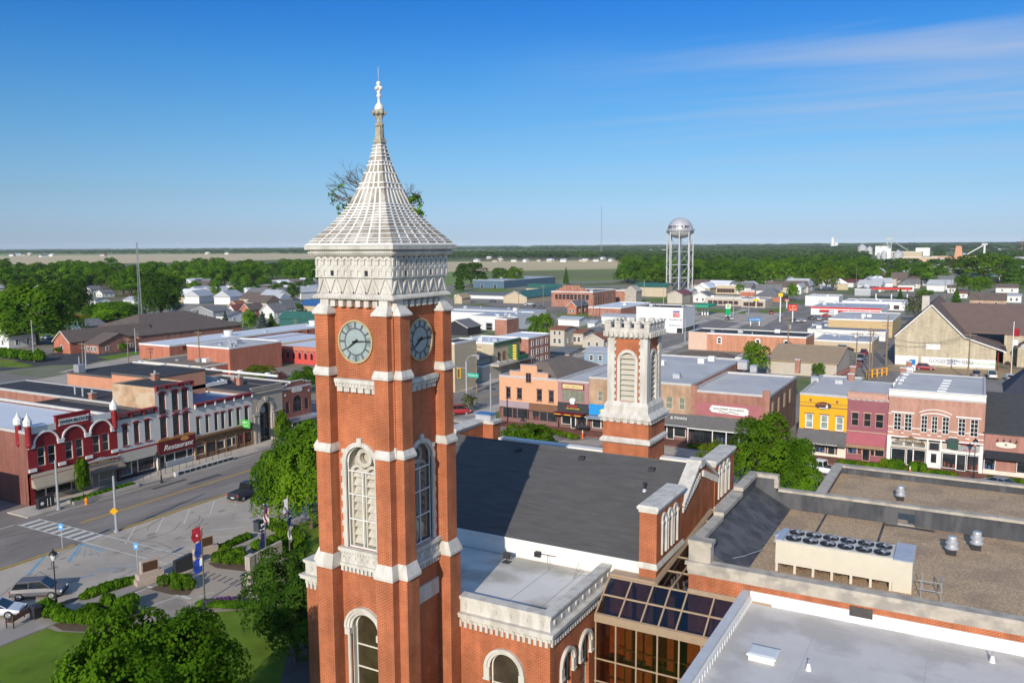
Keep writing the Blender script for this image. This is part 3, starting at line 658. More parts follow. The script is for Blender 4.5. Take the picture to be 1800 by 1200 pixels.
# side parapet stepping up towards the rear
STP = [(AY+.85, 58.9, 12.45), (58.9, 64.6, 12.72), (64.6, 69.35, 13.1)]
m = MB(); q = MB()
for y0, y1, z in STP:
    m.box(AX-.12, AX+.62, y0, y1, z-.3, z); q.box(AX+.02, AX+.5, y0, y1, 10.95, z-.3)
m.box(AX-.12, AX+2.3, 69.35, 69.95, 12.8, 13.1); q.box(AX+.1, AX+2.2, 69.4, 69.85, 10.3, 12.8); m.box(AX+2.0, AX+2.35, 69.36, 69.94, 12.05, 12.8)
m.box(AX+2.35, X1, 69.3, 69.95, 11.8, 12.02); q.box(AX+2.2, -4.6, 69.45, 69.8, 10.0, 11.8); q.box(-3.4, X1, 69.45, 69.8, 10.0, 11.8); q.box(-4.6, -3.4, 69.45, 69.8, 11.35, 11.8)
m.box(-4.6, -3.4, 69.42, 69.84, 10.42, 10.5)
m.build('coping', STONE2, a)
for i in range(16): X = -12.6+i*2.45; q.box(X, X+.06, 69.42, 69.45, 10.4, 11.8) if not -4.9 < X < -3.2 else None
for i in range(12): Y = 54.2+i*1.3; q.box(AX+.5, AX+.53, Y, Y+.08, 10.4, 12.1)
q.box(-12.35,-11.95,69.41,69.45,10.95,11.6)
q.hexa([(AX+.5,AY+.9,10.4),(AX+3.4,AY+.9,10.4),(AX+3.4,69.4,10.4),(AX+.5,69.4,10.4)], [(AX+.5,AY+.9,12.0),(AX+3.3,AY+.9,10.46),(AX+3.3,69.4,10.46),(AX+.5,69.4,12.0)])
q.build('parapet_lining', BLK, a)
m = MB(); m.box(AX+.4, X1, AY+.3, 69.42, 10.25, 10.42); rg = m.build('gravel_roof', GRAV, a)
m = MB()
for X in (-9.9, -5.6): m.box(X, X+.16, 58.8, 69.4, 10.42, 10.45)
m.box(-5.4,-2.0,68.7,69.1,10.42,10.47); m.build('walkway_strip', BLK, rg)
# rear lower roof
m = MB(); m.box(-11.5, X1, 69.9, 86.3, 0, 9.6, 0); m.build('rear_wall', BR, a)
m = MB(); m.box(-11.0, X1, 70.0, 85.8, 9.6, 9.7); m.build('gravel_roof', GRAV, a)
m = MB(); m.box(-11.35,-10.9,70.0,86.15,9.6,10.32); m.box(-10.9,X1,85.7,86.15,9.6,10.32)
for i in range(13): X = -9+i*2.6; m.box(X,X+.06,85.67,85.7,9.7,10.3)
m.build('parapet_lining', BLK, a)
m = MB(); m.box(-11.6,-10.75,69.95,86.35,10.32,10.52); m.box(-10.75,X1,85.55,86.35,10.32,10.52); m.build('coping', STONE2, a)
# roof-top machines
VG = GALV
def mushroom(X, Y, Z, s=1., label=''):
    t = thing('roof_fan', label, 'roof fan', (X, Y, Z), 'mushroom fans on the gravel roofs')
    MB().box(X-.3*s,X+.3*s,Y-.3*s,Y+.3*s,Z,Z+.42*s).build('curb', DARK, t)
    MB().lathe(X, Y, [(.42*s,Z+.42*s),(.45*s,Z+.5*s),(.36*s,Z+.6*s),(.34*s,Z+.75*s),(.42*s,Z+.8*s),(.42*s,Z+.88*s),(.3*s,Z+.95*s),(.3*s,Z+1.22*s),(.26*s,Z+1.3*s)], 18).build('hood', VG, t, smooth=False)
mushroom(-.75, 64.3, 10.42, 1.0, 'left of the two mushroom fans in front of the black parapet on the gravel')
mushroom(.75, 66.2, 10.42, 1.0, 'right of the two mushroom fans close to the black parapet on the near gravel roof')
mushroom(-5.1, 78.9, 9.7, .95, 'lone mushroom fan on the far gravel roof behind the long parapet')
t = thing('roof_ventilator', 'pale louvred ventilator box standing behind the big air chiller', 'ventilator', (-11.3, 60.6, 10.42))
m = MB(); m.box(-11.9,-10.5,60.1,61.0,10.42,10.75); m.build('curb', DARK, t)
m = MB()
for i in range(4): e = .12-.02*i; m.box(-11.95-e+.1,-10.45+e-.1,60.0-e+.1,61.1+e-.1,10.78+i*.12,10.86+i*.12)
m.frus((-12.0,-10.4,59.95,61.15),11.24,(-11.8,-10.6,60.1,61.0),11.36); m.build('louvred_hood', VG, t)
MB().cyl(-11.1,61.2,10.42,11.6,.07,8).build('red_valve', pm('red_paint', (.5,.03,.03), .1), t)
# chiller
CX0, CX1, CY0, CY1 = -10.95, -2.72, 55.5, 58.2
t = thing('air_chiller', 'long cream air chiller with six pairs of round fans on the gravel roof', 'air chiller', ((CX0+CX1)/2, 57, 10.42))
BE = pm('chiller_beige', (.60,.54,.43), .05, 1.5, .5)
m = MB(); m.box(CX0,CX1-1.1,CY0+.12,CY1,11.0,12.45,0); m.box(CX1-1.098,CX1,CY0-.01,CY1-.01,10.44,12.42,0); m.box(CX0,CX1-1.1,CY0,CY0+.12,10.98,12.5,0)
m.build('casing', BE, t)
m = MB()
for i in range(7): X = CX0+.02+i*(CX1-CX0-1.3)/6; m.box(X, X+.16, CY0+.01, CY0+.13, 10.42, 11.0); m.box(X, X+.14, CY1-.2, CY1, 10.42, 11.0)
m.build('support_frame', BE, t)
m = MB()
for i in range(6): X = CX0+.45+i*1.13; m.cyl(X, 56.5, 10.5, 10.95, .2, 10); m.box(X-.3,X+.4,57,57.6,10.45,10.9)
m.build('compressor_piping', pm('machinery', (.10,.06,.045), .6, 3, .6), t)
m = MB(); m.box(CX0+.45, CX1-1.15, CY0+.1, CY1, 12.45, 12.53); m.build('fan_deck', pm('fan_deck_paint', (.55,.54,.50), .06, 2, .5), t)
m = MB(); m.hexa([(CX1-1.095,CY0-.02,12.42),(CX1+.03,CY0-.02,12.42),(CX1+.03,CY1+.02,12.42),(CX1-1.095,CY1+.02,12.42)],[(CX1-1.095,CY0-.02,12.5),(CX1+.03,CY0-.02,12.5),(CX1+.03,CY1+.02,12.72),(CX1-1.095,CY1+.02,12.72)]); m.build('control_cabinet', GALV, t); m = MB(); m.box(CX0-.02,CX0+.42,CY0+.1,CY1,12.46,12.56); m.build('end_flashing', GALV, t)
for r_ in range(2):
    for i in range(6):
        X = CX0+1.0+i*1.085; Y = CY0+.72+r_*1.25
        m = MB(); m.cyl(X, Y, 12.53, 12.62, .50, 22, 0); m.cyl(X, Y, 12.62, 12.625, .45, 22, 1)
        fan = m.build('condenser_fan', [DARK, pm('fan_dark', (.015,.017,.02), .2)], t)
        m = MB()
        for k in range(5):
            an = k*2*PI/5+i; cc, ss = math.cos(an), math.sin(an); c2, s2 = math.cos(an+.5), math.sin(an+.5)
            m.q([(X+.08*cc,Y+.08*ss,12.66),(X+.42*cc,Y+.42*ss,12.64),(X+.42*c2,Y+.42*s2,12.70),(X+.08*c2,Y+.08*s2,12.69)])
        m.cyl(X, Y, 12.63, 12.72, .09, 8); m.build('fan_blade', GREY, fan)
        m = MB()
        for k in range(9):
            d_ = -.4+k*.1; L_ = math.sqrt(max(.01,.46**2-d_*d_)); m.box(X+d_-.005, X+d_+.005, Y-L_, Y+L_, 12.74, 12.75)
        m.build('fan_guard', GREY, fan)
t = thing('pipe_rail', 'grey safety rail beside the right end of the cream chiller', 'railing', (-1.9, 55.6, 10.42))
m = MB()
for X in (-2.2, -1.1): m.tube((X,55.3,10.42),(X,55.3,11.5),.03); m.tube((X,56.8,10.42),(X,56.8,11.5),.03)
for z in (10.95,11.5): m.tube((-2.4,55.3,z),(-1.1,55.3,z),.03); m.tube((-1.1,55.3,z),(-1.1,56.8,z),.03)
m.build('rail', GREY, t)
t = thing('conduit', 'thin bent white conduit lying on the black sloped lining left of the chiller', 'conduit', (-12.4, 56, 10.6))
m = MB(); P = [(-12.3,58.0,10.8),(-12.9,56.4,10.9),(-13.1,55.9,10.9),(-13.8,54.6,11.0)]
for i in range(3): m.tube(P[i], P[i+1], .03)
m.build('pipe', GREY, t)
# ================================================================ ATRIUM
GE = 50.1
t = thing('glass_atrium', 'bronze framed glass atrium linking the courthouse and the annex', 'atrium', (-17, 52, 0))
TG = clear('tinted_glass', (.30,.31,.31), .10); TGW = clear('tinted_wall_glass', (.48,.40,.26), .03)
zE, zR = 7.25, 9.0
Lx0, Lx1 = -21.6, -10.5
g = MB(); g.q([(Lx0,GE,zE),(Lx1,GE,zE),(Lx1,AY,zR),(-15.95,AY,zR),(-18.2,AY,zR),(Lx0,AY,zR)]); g.q([(-18.25,AY,zR),(-15.97,AY,zR),(-15.97,66.5,zR+1.2),(-18.25,66.5,zR+1.2)])
gr = g.build('glass_roof', TG, t)
m = MB()
def rf_z(y): return zE+(zR-zE)*(y-GE)/(AY-GE)
for X in (Lx0+.05, -19.9, -18.35, -17.15, -15.97, -14.15, -12.3, Lx1-.3): m.hexa([(X-.05,GE,zE+.0),(X+.05,GE,zE),(X+.05,AY,zR),(X-.05,AY,zR)],[(X-.05,GE,zE+.12),(X+.05,GE,zE+.12),(X+.05,AY,zR+.12),(X-.05,AY,zR+.12)])
for Y in (GE+.05, GE+1.3, AY-.06): z = rf_z(Y); m.box(Lx0+.1, Lx1-.4, Y-.045, Y+.045, z-.01, z+.1)
for X in (-18.2, -17.1, -16.02): m.hexa([(X-.05,AY+.1,zR),(X+.05,AY+.1,zR),(X+.05,66.5,zR+1.2),(X-.05,66.5,zR+1.2)],[(X-.05,AY+.1,zR+.1),(X+.05,AY+.1,zR+.1),(X+.05,66.5,zR+1.3),(X-.05,66.5,zR+1.3)])
for i in range(1, 6): Y = AY+i*2.35; z = zR+1.2*(Y-AY)/(66.5-AY); m.box(-18.15, -16.05, Y-.045, Y+.045, z, z+.09)
m.box(-18.4,-15.9,66.5,66.7,10.0,10.4); m.hexa([(-18.42,AY,zR+.02),(-18.25,AY,zR+.02),(-18.25,66.5,zR+1.2),(-18.42,66.5,zR+1.2)],[(-18.42,AY,zR+.3),(-18.25,AY,zR+.15),(-18.25,66.5,zR+1.35),(-18.42,66.5,zR+1.5)])
m.box(Lx0,-18.4,AY,AY+.98,zR-.1,zR+.22); m.box(-15.95,Lx1,AY-.12,AY-.005,zR+.02,zR+.3)
m.build('roof_frame', BRONZE, gr)
m = MB(); m.box(Lx0, Lx1, GE-.12, GE-.02, zE-.45, zE+.12)
for i in range(9): X = Lx0+.1+i*1.45 if i else Lx0+.1; m.box(X-.05, X+.05, GE-.1, GE, 0, zE-.45)
for z in (.3, 2.6, 4.2): m.box(Lx0, Lx1, GE-.09, GE-.01, z-.05, z+.05)
m.build('wall_frame', BRONZE, t)
g = MB(); g.q([(Lx0,GE-.05,0),(Lx1,GE-.05,0),(Lx1,GE-.05,zE-.4),(Lx0,GE-.05,zE-.4)]); g.build('glass_wall', TGW, t)
m = MB(); m.box(Lx0,Lx1,GE+.1,AY,0,.1); m.box(-18.3,-15.97,AY,66.4,0,.1); m.box(Lx0,Lx1,GE+1.5,AY-.1,3.2,3.4); m.build('floor', pm('atrium_floor', (.16,.14,.12), .2), t)
m = MB()
for X in (-20.2,-18.7,-17.2,-14.6,-13.1,-11.6): m.box(X,X+.45,AY-.45,AY-.1,0,zR-.4)
m.build('inner_pier', BR, t)
m = MB()
for i in range(12): X = -20.5+i*.8; m.box(X,X+.03,GE+1.5,GE+1.53,3.4,4.4)
m.box(-20.9,-11,GE+1.48,GE+1.54,4.4,4.46); m.build('balustrade', pm('brass_rail', (.35,.24,.08), .2, 2, .4, .5), t)
# ================================================================ WHITE ROOFED BLOCK
t = thing('low_roof_block', 'foreground block with a wide white membrane roof and white parapet', 'building', (0, 45, 0))
Wx, Wy, Wz = -12.25, 38.0, 9.15
m = MB(); m.box(Wx, 24, 10, AY-.0, 0, Wz-.12); m.build('wall', BR, t)
m = MB(); m.box(Wx+.5, 24, 10, AY-.05, Wz-.12, Wz); wr = m.build('membrane_roof', MEMB, t)
m = MB()
for Y in (51.0, 48.2, 45.2, 42.2): m.hexa([(Wx+.6,Y,Wz),(24,Y+.1,Wz),(24,Y+.13,Wz),(Wx+.6,Y+.03,Wz)],[(Wx+.6,Y,Wz+.006),(24,Y+.1,Wz+.006),(24,Y+.13,Wz+.006),(Wx+.6,Y+.03,Wz+.006)])
for X in (-7.5, -1.5, 3.2): m.box(X,X+.03,40,52.4,Wz,Wz+.005)
m.build('roof_seam', pm('seam_light', (.42,.41,.40), .1), wr)
m = MB(); m.box(Wx-.05, Wx+.34, 10, AY-.02, Wz-.12, 9.75); m.box(Wx-.12, Wx+.4, 10, AY-.01, 9.75, 9.9); 
m.build('parapet', pm('parapet_capsheet', (.50,.51,.53), .12, 1.2, .5), t)
m = MB(); m.box(Wx+.4, 24, AY-.1, AY-.01, Wz-.1, 9.92); m.box(Wx+.34,Wx+.5,10,AY-.1,Wz-.05,9.6)
for i in range(26): Y = 40+i*.5; m.box(Wx+.5,Wx+.53,Y,Y+.06,Wz,9.5)
m.build('upstand', WHITE, t)
MB().fbox(Fr(Wx, AY, 1, 0), 6.35, 7.65, 9.6, 10.2, 0.1, .14).build('opening', pm('grille_dark', (.07,.065,.06), .3), t)
hx = thing('roof_hatch', 'low white square hatch on the foreground membrane roof', 'roof hatch', (-9.4, 45.6, Wz))
m = MB(); m.box(-10.15,-8.75,44.95,46.05,Wz,Wz+.28); m.build('curb', WHITE, hx); m = MB(); m.box(-10.25,-8.65,44.85,46.15,Wz+.3,Wz+.4); m.frus((-10.25,-8.65,44.85,46.15),Wz+.4,(-10.1,-8.8,45.0,46.0),Wz+.45); m.build('lid', pm('hatch_lid', (.6,.63,.64), .06, 2, .4), hx)
for (px, py), lb in (((1421,1177),'small white pipe flashing cone right of the roof hatch'), ((1744,1163),'white pipe flashing cone near the right edge of the membrane roof')):
    X, Y = gp(px, py, Wz); v = thing('vent_pipe', lb, 'vent pipe', (X, Y, Wz)); MB().lathe(X, Y, [(.17,Wz),(.15,Wz+.06),(.09,Wz+.35),(.08,Wz+.38)], 12).build('flashing_cone', WHITE, v); MB().cyl(X, Y, Wz+.38, Wz+.6, .05, 8).build('pipe', GREY, v)
# ================================================================ GROUND AND STREETS
def sheet(name, pts, z, m, px=False, th=.0, **kw):
    P = [gp(*p) for p in pts] if px else pts
    b = MB(); b.q([(x, y, z) for x, y in P])
    o = b.build(name, m); n = o.data.polygons[0].normal
    if n.z < 0: o.data.flip_normals()
    tag(o, kind='structure', **kw); return o
def slab(name, x0, x1, y0, y1, z, m, z0=-.05):
    b = MB(); b.box(x0, x1, y0, y1, z0, z); return tag(b.build(name, m), kind='structure')
GRASS = pm('grass_lawn', (.115,.185,.02), .3, .3, .95, bump=.4, bs=40, col2=(.15,.21,.035), sc2=.12, spec=.1)
GRASS2 = pm('grass_rough', (.13,.19,.04), .3, .08, .95, col2=(.19,.20,.09), sc2=.03, spec=.1)
FIELD = pm('field_soil', (.56,.45,.26), .2, .008, .95, streak=(.6,3,1), col2=(.52,.42,.25), sc2=.004, spec=.1)
FIELDG = pm('field_green', (.20,.29,.07), .25, .006, .95, col2=(.17,.18,.08), sc2=.003, spec=.1)
GROUND = pm('open_country', (.10,.15,.04), .3, .004, .95, col2=(.17,.155,.085), sc2=.0016, spec=.1)
TOWN = pm('town_ground', (.25,.225,.19), .2, .05, .92, col2=(.12,.16,.05), sc2=.02, spec=.15)
PARK = pm('parking_concrete', (.42,.365,.30), .1, .35, .9, col2=(.35,.305,.255), sc2=.15, bump=.15, bs=25)
BRKP = brick('brick_paving', (.20,.085,.06), (.24,.10,.07), (.16,.09,.07), .4, .2, .02, .2)
MULCH = pm('mulch_bed', (.12,.085,.06), .3, 4, .95, bump=.5)
YEL = pm('yellow_paint', (.55,.34,.06), .2, 3, .8); WL_ = pm('line_white', (.55,.54,.50), .2, 3, .8); BLU = pm('line_blue', (.16,.34,.46), .25, 2, .85); BLU2 = pm('line_blue_worn', (.24,.30,.32), .25, 2, .85)
sheet('ground', [(-18000,-3000),(18000,-3000),(18000,20000),(-18000,20000)], -.06, GROUND)
sheet('town_ground', [(-520,-60),(160,-60),(420,900),(-150,900),(-420,640)], -.04, TOWN)
sheet('lawn', [(-69,10),(-11,10),(-11,106),(-69,106)], -.015, GRASS)
sheet('road', [(-98.6,-20),(-84.3,-20),(-84.3,420),(-98.6,420)], 0, ASPH)
sheet('road', [(-84.3,108),(80,108),(80,127.2),(-84.3,127.2)], .004, ASPH)
sheet('road', [(-300,112),(-98.6,112),(-98.6,124),(-300,124)], .004, ASPH)
sheet('road', [(-150,48.7),(-98.6,48.7),(-98.6,59.6),(-150,59.6)], .002, ASPH); sheet('parking_area', [(-84.3,10),(-70.6,10),(-70.6,107),(-84.3,107)], .008, PARK)
sheet('parking_area', [(-70.6,107.5),(60,107.5),(60,114.5),(-70.6,114.5)], .008, PARK)
sheet('parking_area', [(-60,122),(60,122),(60,127),(-52,127)], .008, PARK)
slab('pavement', -102.2, -98.0, 56.8, 112, .14, CONC); slab('pavement', -102.2, -98.4, 20, 48.5, .14, CONC); slab('pavement', -70.6, -67.8, 10, 106.5, .12, CONC)
slab('pavement', -102.2, -98.6, 124.5, 420, .14, CONC); slab('pavement', -84.3, -80.5, 127.2, 400, .14, CONC)
slab('brick_pavement', -80, 60, 127.2, 131.6, .14, BRKP)
slab('kerb', -84.6, -84.25, 10, 53.8, .12, pm('kerb_yellow', (.38,.27,.09), .25, 2, .9)); slab('kerb', -84.6, -84.25, 59.3, 106, .12, _M['kerb_yellow'])
mk = lambda nm, rects, m, z=.012: tag((lambda b: ([b.q([(x0,y0,z),(x1,y0,z),(x1,y1,z),(x0,y1,z)]) for x0,x1,y0,y1 in rects], b)[1])(MB()).build(nm, m), kind='structure')
mk('road_marking', [(-91.1,-90.95,-20,48.5),(-91.1,-90.95,58.7,250),(-90.75,-90.6,-20,48.5),(-90.75,-90.6,58.7,250)], YEL)
mk('road_marking', [(-97.1,-96.95,-10,54.6),(-97.1,-96.95,58.5,110),(-96.8,-84.9,54.8,54.95),(-96.8,-84.9,57.25,57.4)]+[(-96.5+i*1.42,-95.8+i*1.42,54.95,57.25) for i in range(9)], WL_)
mk('road_marking', [(-84.9,-70.8,54.8,54.95),(-84.9,-70.8,57.25,57.4)], WL_, .018)
b = MB()
def strip(b, p, q, w, z):
    d = Vector((q[0]-p[0], q[1]-p[1])).normalized(); n = Vector((-d.y, d.x))*w/2
    b.q([(p[0]+n.x,p[1]+n.y,z),(p[0]-n.x,p[1]-n.y,z),(q[0]-n.x,q[1]-n.y,z),(q[0]+n.x,q[1]+n.y,z)])
for i in range(14):
    Y = 56.7+i*3.85; strip(b, (-83.9, Y+4.2), (-79.9, Y), .13, .018)
    strip(b, (-75.3, Y-.2), (-71.6, Y+3.4), .12, .018)
for i in range(5): Y = 40.6-i*3.85; strip(b, (-83.9, Y+4.2), (-79.9, Y), .13, .018)
for i in range(40): X = -68+i*3; strip(b, (X,107.8), (X+1.6,113.5), .11, .018); strip(b, (X,122.3), (X+1.4,126.8), .11, .018)
tag(b.build('parking_lines', WL_), kind='structure')
b = MB(); strip(b, (-84.2,54.4), (-80.5,50.5), .3, .014); strip(b, (-84.1,54.4), (-80.1,54.15), .26, .014); strip(b, (-84.2,50.3), (-80.8,46.5), .3, .014)
tag(b.build('accessible_bay_lines', BLU), kind='structure')
b = MB()
for i in range(4): strip(b, (-83.0+i*.8,53.6), (-81.0+i*.6,51.6+i*.5), .13, .014)
for i in range(3): strip(b, (-76.4,49.4+i*1.3), (-73.6,51.4+i*1.1), .16, .014)
strip(b, (-75.8,50.2), (-72.8,53.3), .26, .015); strip(b, (-75.5,48.3), (-74.9,49.6), .5, .015)
tag(b.build('accessible_bay_hatching', BLU2), kind='structure')
mk('road_patch', [(-93.4,-92.4,76,81.5),(-95.6,-94.8,72,77.5)], pm('asphalt_patch', (.085,.08,.08), .15, 2), .010)
b = MB(); b3 = MB(); rc = random.Random(3)
for i in range(46):
    lot = i % 2
    x, y = (rc.uniform(-84,-72), rc.uniform(30,104)) if lot else (rc.uniform(-97,-85.5), rc.uniform(20,110)); a = rc.uniform(0, PI) if lot else PI/2+rc.uniform(-.15,.15)
    for k in range(rc.randrange(4,12)):
        a += rc.uniform(-.35,.35); x2, y2 = x+math.cos(a)*.9, y+math.sin(a)*.9; x2 = min(max(x2,-97 if not lot else -84),-85 if not lot else -71); strip(b, (x,y), (x2,y2), .07, .0105); x, y = x2, y2
for i in range(60):
    x, y, r_ = rc.uniform(-83,-72), rc.uniform(40,104), rc.uniform(.12,.5); b3.q([(x+r_*math.cos(t_)*rc.uniform(.7,1.1), y+1.6*r_*math.sin(t_)*rc.uniform(.7,1.1), .011) for t_ in [q_*PI/5 for q_ in range(10)]])
tag(b.build('road_crack', pm('tar_crack', (.09,.08,.075), .2, 2, .9)), kind='structure'); tag(b3.build('oil_stain', pm('oil_stained_concrete', (.27,.235,.20), .2, 2, .9)), kind='structure')
# memorial plaza
sheet('plaza', [gp(*p) for p in ((20,1088),(60,1093),(100,1109),(185,1113),(250,1096),(330,1078),(440,1071),(505,1075),(528,1000),(520,950),(462,938),(380,972),(230,1030),(120,1068))], .004, pm('plaza_aggregate', (.29,.25,.21), .12, 1.2, .95, col2=(.25,.215,.18), sc2=.4))
sheet('plaza', [gp(330,1060), gp(505,1062), gp(450,1015), gp(360,985), gp(300,1010)], .008, CONC)
sheet('plaza', [gp(280,1040), gp(345,1062), gp(455,1066), gp(445,985), gp(380,985), gp(310,1000)], .012, pm('plaza_tan', (.37,.31,.245), .08, 1, .9))
b = MB()
for p, q, w_ in (((252,1028),(335,1052),.3),((210,1052),(256,1035),.14),((256,1068),(335,1040),.14),((392,983),(440,962),.14),((472,988),(510,1003),.22),((350,1049),(376,1040),.14)):
    strip(b, gp(*p), gp(*q), w_, .02)
tag(b.build('plaza_inlay', WL_), kind='structure')
b = MB()
for i in range(11): X, Y = gp(336+i*10.2, 1005+i*2.9); b.q([(X-.06,Y-.3,.02),(X+.1,Y-.3,.02),(X-.12,Y+1.0,.02),(X-.28,Y+1.0,.02)])
tag(b.build('plaza_shadow_dash', pm('painted_shadow', (.05,.055,.075), .1)), kind='structure')  # row of cast shadows painted as dark dashes on the paving
for nm, P in (('mulch_bed', [(262,1035),(305,1018),(345,1028),(332,1046),(300,1045)]), ('mulch_bed', [(366,990),(400,972),(442,985),(430,1004),(380,998)]), ('mulch_bed', [(447,962),(475,942),(520,950),(530,972),(500,980)]), ('mulch_bed', [(70,1085),(110,1108),(185,1112),(250,1085),(240,1062),(150,1045),(100,1060)])):
    sheet(nm, P, .024, MULCH, px=True)
sheet('path', [(485,1230),(510,1130),(555,1130),(580,1230)], .0, pm('path_dark', (.12,.115,.11), .15, 1), px=True)
sheet('plaza', [(-52,100),(-8,100),(-8,106.5),(-52,106.5)], .0, CONC)
# streets and lots further out, set out from ground survey points
for nm, P, z, m in (
    ('road', [(-60,760),(-60,690),(60,668),(200,641),(252,629),(252,648),(190,668),(120,690)], .004, PARK),
    ('road', [(0,652),(0,640),(190,600),(265,600),(262,612),(150,640),(90,641)], .008, pm('asphalt_dark', (.06,.06,.066), .1, .3, .9)),
    ('road', [(100,655),(160,640),(250,622),(250,630),(160,655)], .01, PARK),
    ('grass', [(0,645),(0,630),(50,640),(60,643),(45,646)], .012, GRASS), ('grass', [(170,628),(235,618),(250,622),(200,632)], .012, GRASS),
    ('grass', [(130,668),(175,648),(188,650),(188,662),(160,670)], .012, GRASS2),
    ('road', [(1040,585),(1120,578),(1250,560),(1330,573),(1500,590),(1500,545),(1240,535),(1100,545)], .0, PARK),
    ('road', [(1220,545),(1370,552),(1500,560),(1500,545),(1340,540),(1220,533)], .006, ASPH),
    ('road', [(1330,580),(1440,518),(1455,518),(1400,580)], .012, ASPH),
    ('road', [(1460,640),(1500,632),(1545,596),(1545,560),(1560,560),(1580,640),(1560,665)], .010, ASPH),
    ('road', [(1370,585),(1365,560),(1470,545),(1560,555),(1560,575),(1440,590)], .012, ASPH),
    ('road', [(1560,640),(1820,650),(1820,690),(1540,668)], .012, pm('lot_tan', (.34,.25,.15), .12, .3, .9)),
    ('road', [(1560,652),(1820,670),(1820,760),(1500,700)], .016, ASPH),
    ('grass', [(1225,541),(1310,544),(1310,552),(1225,548)], .014, GRASS2), ('grass', [(1330,546),(1380,540),(1380,548),(1345,551)], .014, GRASS2),
    ('grass', [(1095,528),(1180,521),(1180,530),(1110,534)], .014, GRASS2), ('grass', [(975,552),(1025,548),(1040,556),(985,562)], .014, GRASS2),
    ('grass', [(780,515),(880,505),(905,512),(800,528)], .014, GRASS2), ('grass', [(1660,560),(1820,552),(1820,580),(1690,575)], .02, GRASS),
    ('road', [(850,535),(1000,520),(1000,545),(960,548),(900,545)], .006, ASPH),
    ('field', [(-80,450),(550,444.5),(556,455),(-80,470)], .02, FIELD), ('field', [(-80,446.5),(550,441.5),(550,444.5),(-80,450)], .02, FIELDG),
    ('field', [(780,460),(1100,457),(1110,472),(780,478)], .02, FIELD), ('field', [(780,478),(1110,472),(1110,492),(780,500)], .02, FIELDG),
    ('field', [(1140,462),(1290,461),(1290,468),(1140,470)], .02, FIELD), ('field', [(1570,433.5),(1700,433),(1700,437.5),(1570,438)], .02, FIELDG),
    ('grass', [(0,600),(0,560),(200,540),(300,560),(200,590)], .0, GRASS), ('road', [(490,555),(600,548),(600,560),(480,572)], .01, PARK),
    ): _zz = globals().get('_zz', .012)+.003; sheet(nm, P, _zz if nm != 'field' else z, m, px=True)
# ================================================================ WEST ROW
XW_ = -102.
def wf(y0): return Fr(XW_, y0, 0, 1)
MAR = pm('maroon_paint', (.25,.018,.022), .12, 1, .6); MAR2 = pm('maroon_trim', (.24,.03,.035), .12, 2, .6); OFFW = pm('offwhite_brick', (.56,.545,.51), .07, 1.2, .8)
RB = brick('brick_red', (.30,.085,.055), (.35,.11,.07), (.40,.28,.22), var=.25); RB2 = brick('brick_dark', (.20,.05,.04), (.24,.065,.045), (.26,.16,.13), var=.2)
TANB = brick('brick_tan', (.42,.25,.14), (.36,.20,.11), (.42,.33,.25), var=.3); BLKR = pm('black_roof', (.045,.045,.05), .3, .4, .9); WR = pm('white_roof', (.62,.64,.68), .05, .3, .6); GRR = pm('grey_roof', (.50,.49,.48), .08, .3, .9, col2=(.42,.42,.43), sc2=.1)
SALM = pm('salmon_paint', (.55,.26,.16), .1, .6, .8); AWN = pm('awning_tan', (.34,.29,.225), .08, 1, .85); BLUR = pm('blue_roof', (.13,.20,.33), .15, .5, .5)
GR2 = pm('awning_grey', (.12,.115,.115), .12, 1.5, .85)
COPM = pm('coping_pale', (.47,.46,.45), .1, 1)
DKC = pm('coping_dark', (.10,.09,.09), .1)
def shell(t, X0, X1, Y0, Y1, z, wm, rm, par=.35, skip='', rname='roof', cop=None):
    m = MB()
    if 'S' not in skip: m.wall(Fr(X0,Y0,1,0), 0, X1-X0, 0, z)
    if 'E' not in skip: m.wall(Fr(X1,Y0,0,1), 0, Y1-Y0, 0, z)
    m.wall(Fr(X1,Y1,-1,0), 0, X1-X0, 0, z); m.wall(Fr(X0,Y1,0,-1), 0, Y1-Y0, 0, z)
    m.build('wall', wm, t)
    r = MB(); r.box(X0+.2, X1-.2, Y0+.2, Y1-.2, z-par-.15, z-par)
    for a in ((X0-.04,X1+.04,Y0-.04,Y0+.28),(X0-.04,X1+.04,Y1-.28,Y1+.04),(X0-.04,X0+.28,Y0+.28,Y1-.28),(X1-.28,X1+.04,Y0+.28,Y1-.28)): r.box(*a, z-.3, z+.06, 1)
    return r.build(rname, [rm, cop or COPM], t)
def awn(F, u0, u1, z1, z0, d, m, parent, val=.25, name='awning'):
    b = MB(); b.hexa([F.p(u0,z1-.05,0),F.p(u1,z1-.05,0),F.p(u1,z0,d-.03),F.p(u0,z0,d-.03)], [F.p(u0,z1,.02),F.p(u1,z1,.02),F.p(u1,z0+.05,d),F.p(u0,z0+.05,d)])
    for u in (u0, u1): b.q([F.p(u,z1,0),F.p(u,z0,d),F.p(u,z0,0)])
    if val: b.fbox(F, u0, u1, z0-val, z0, d-.04, d)
    return b.build(name, m, parent)
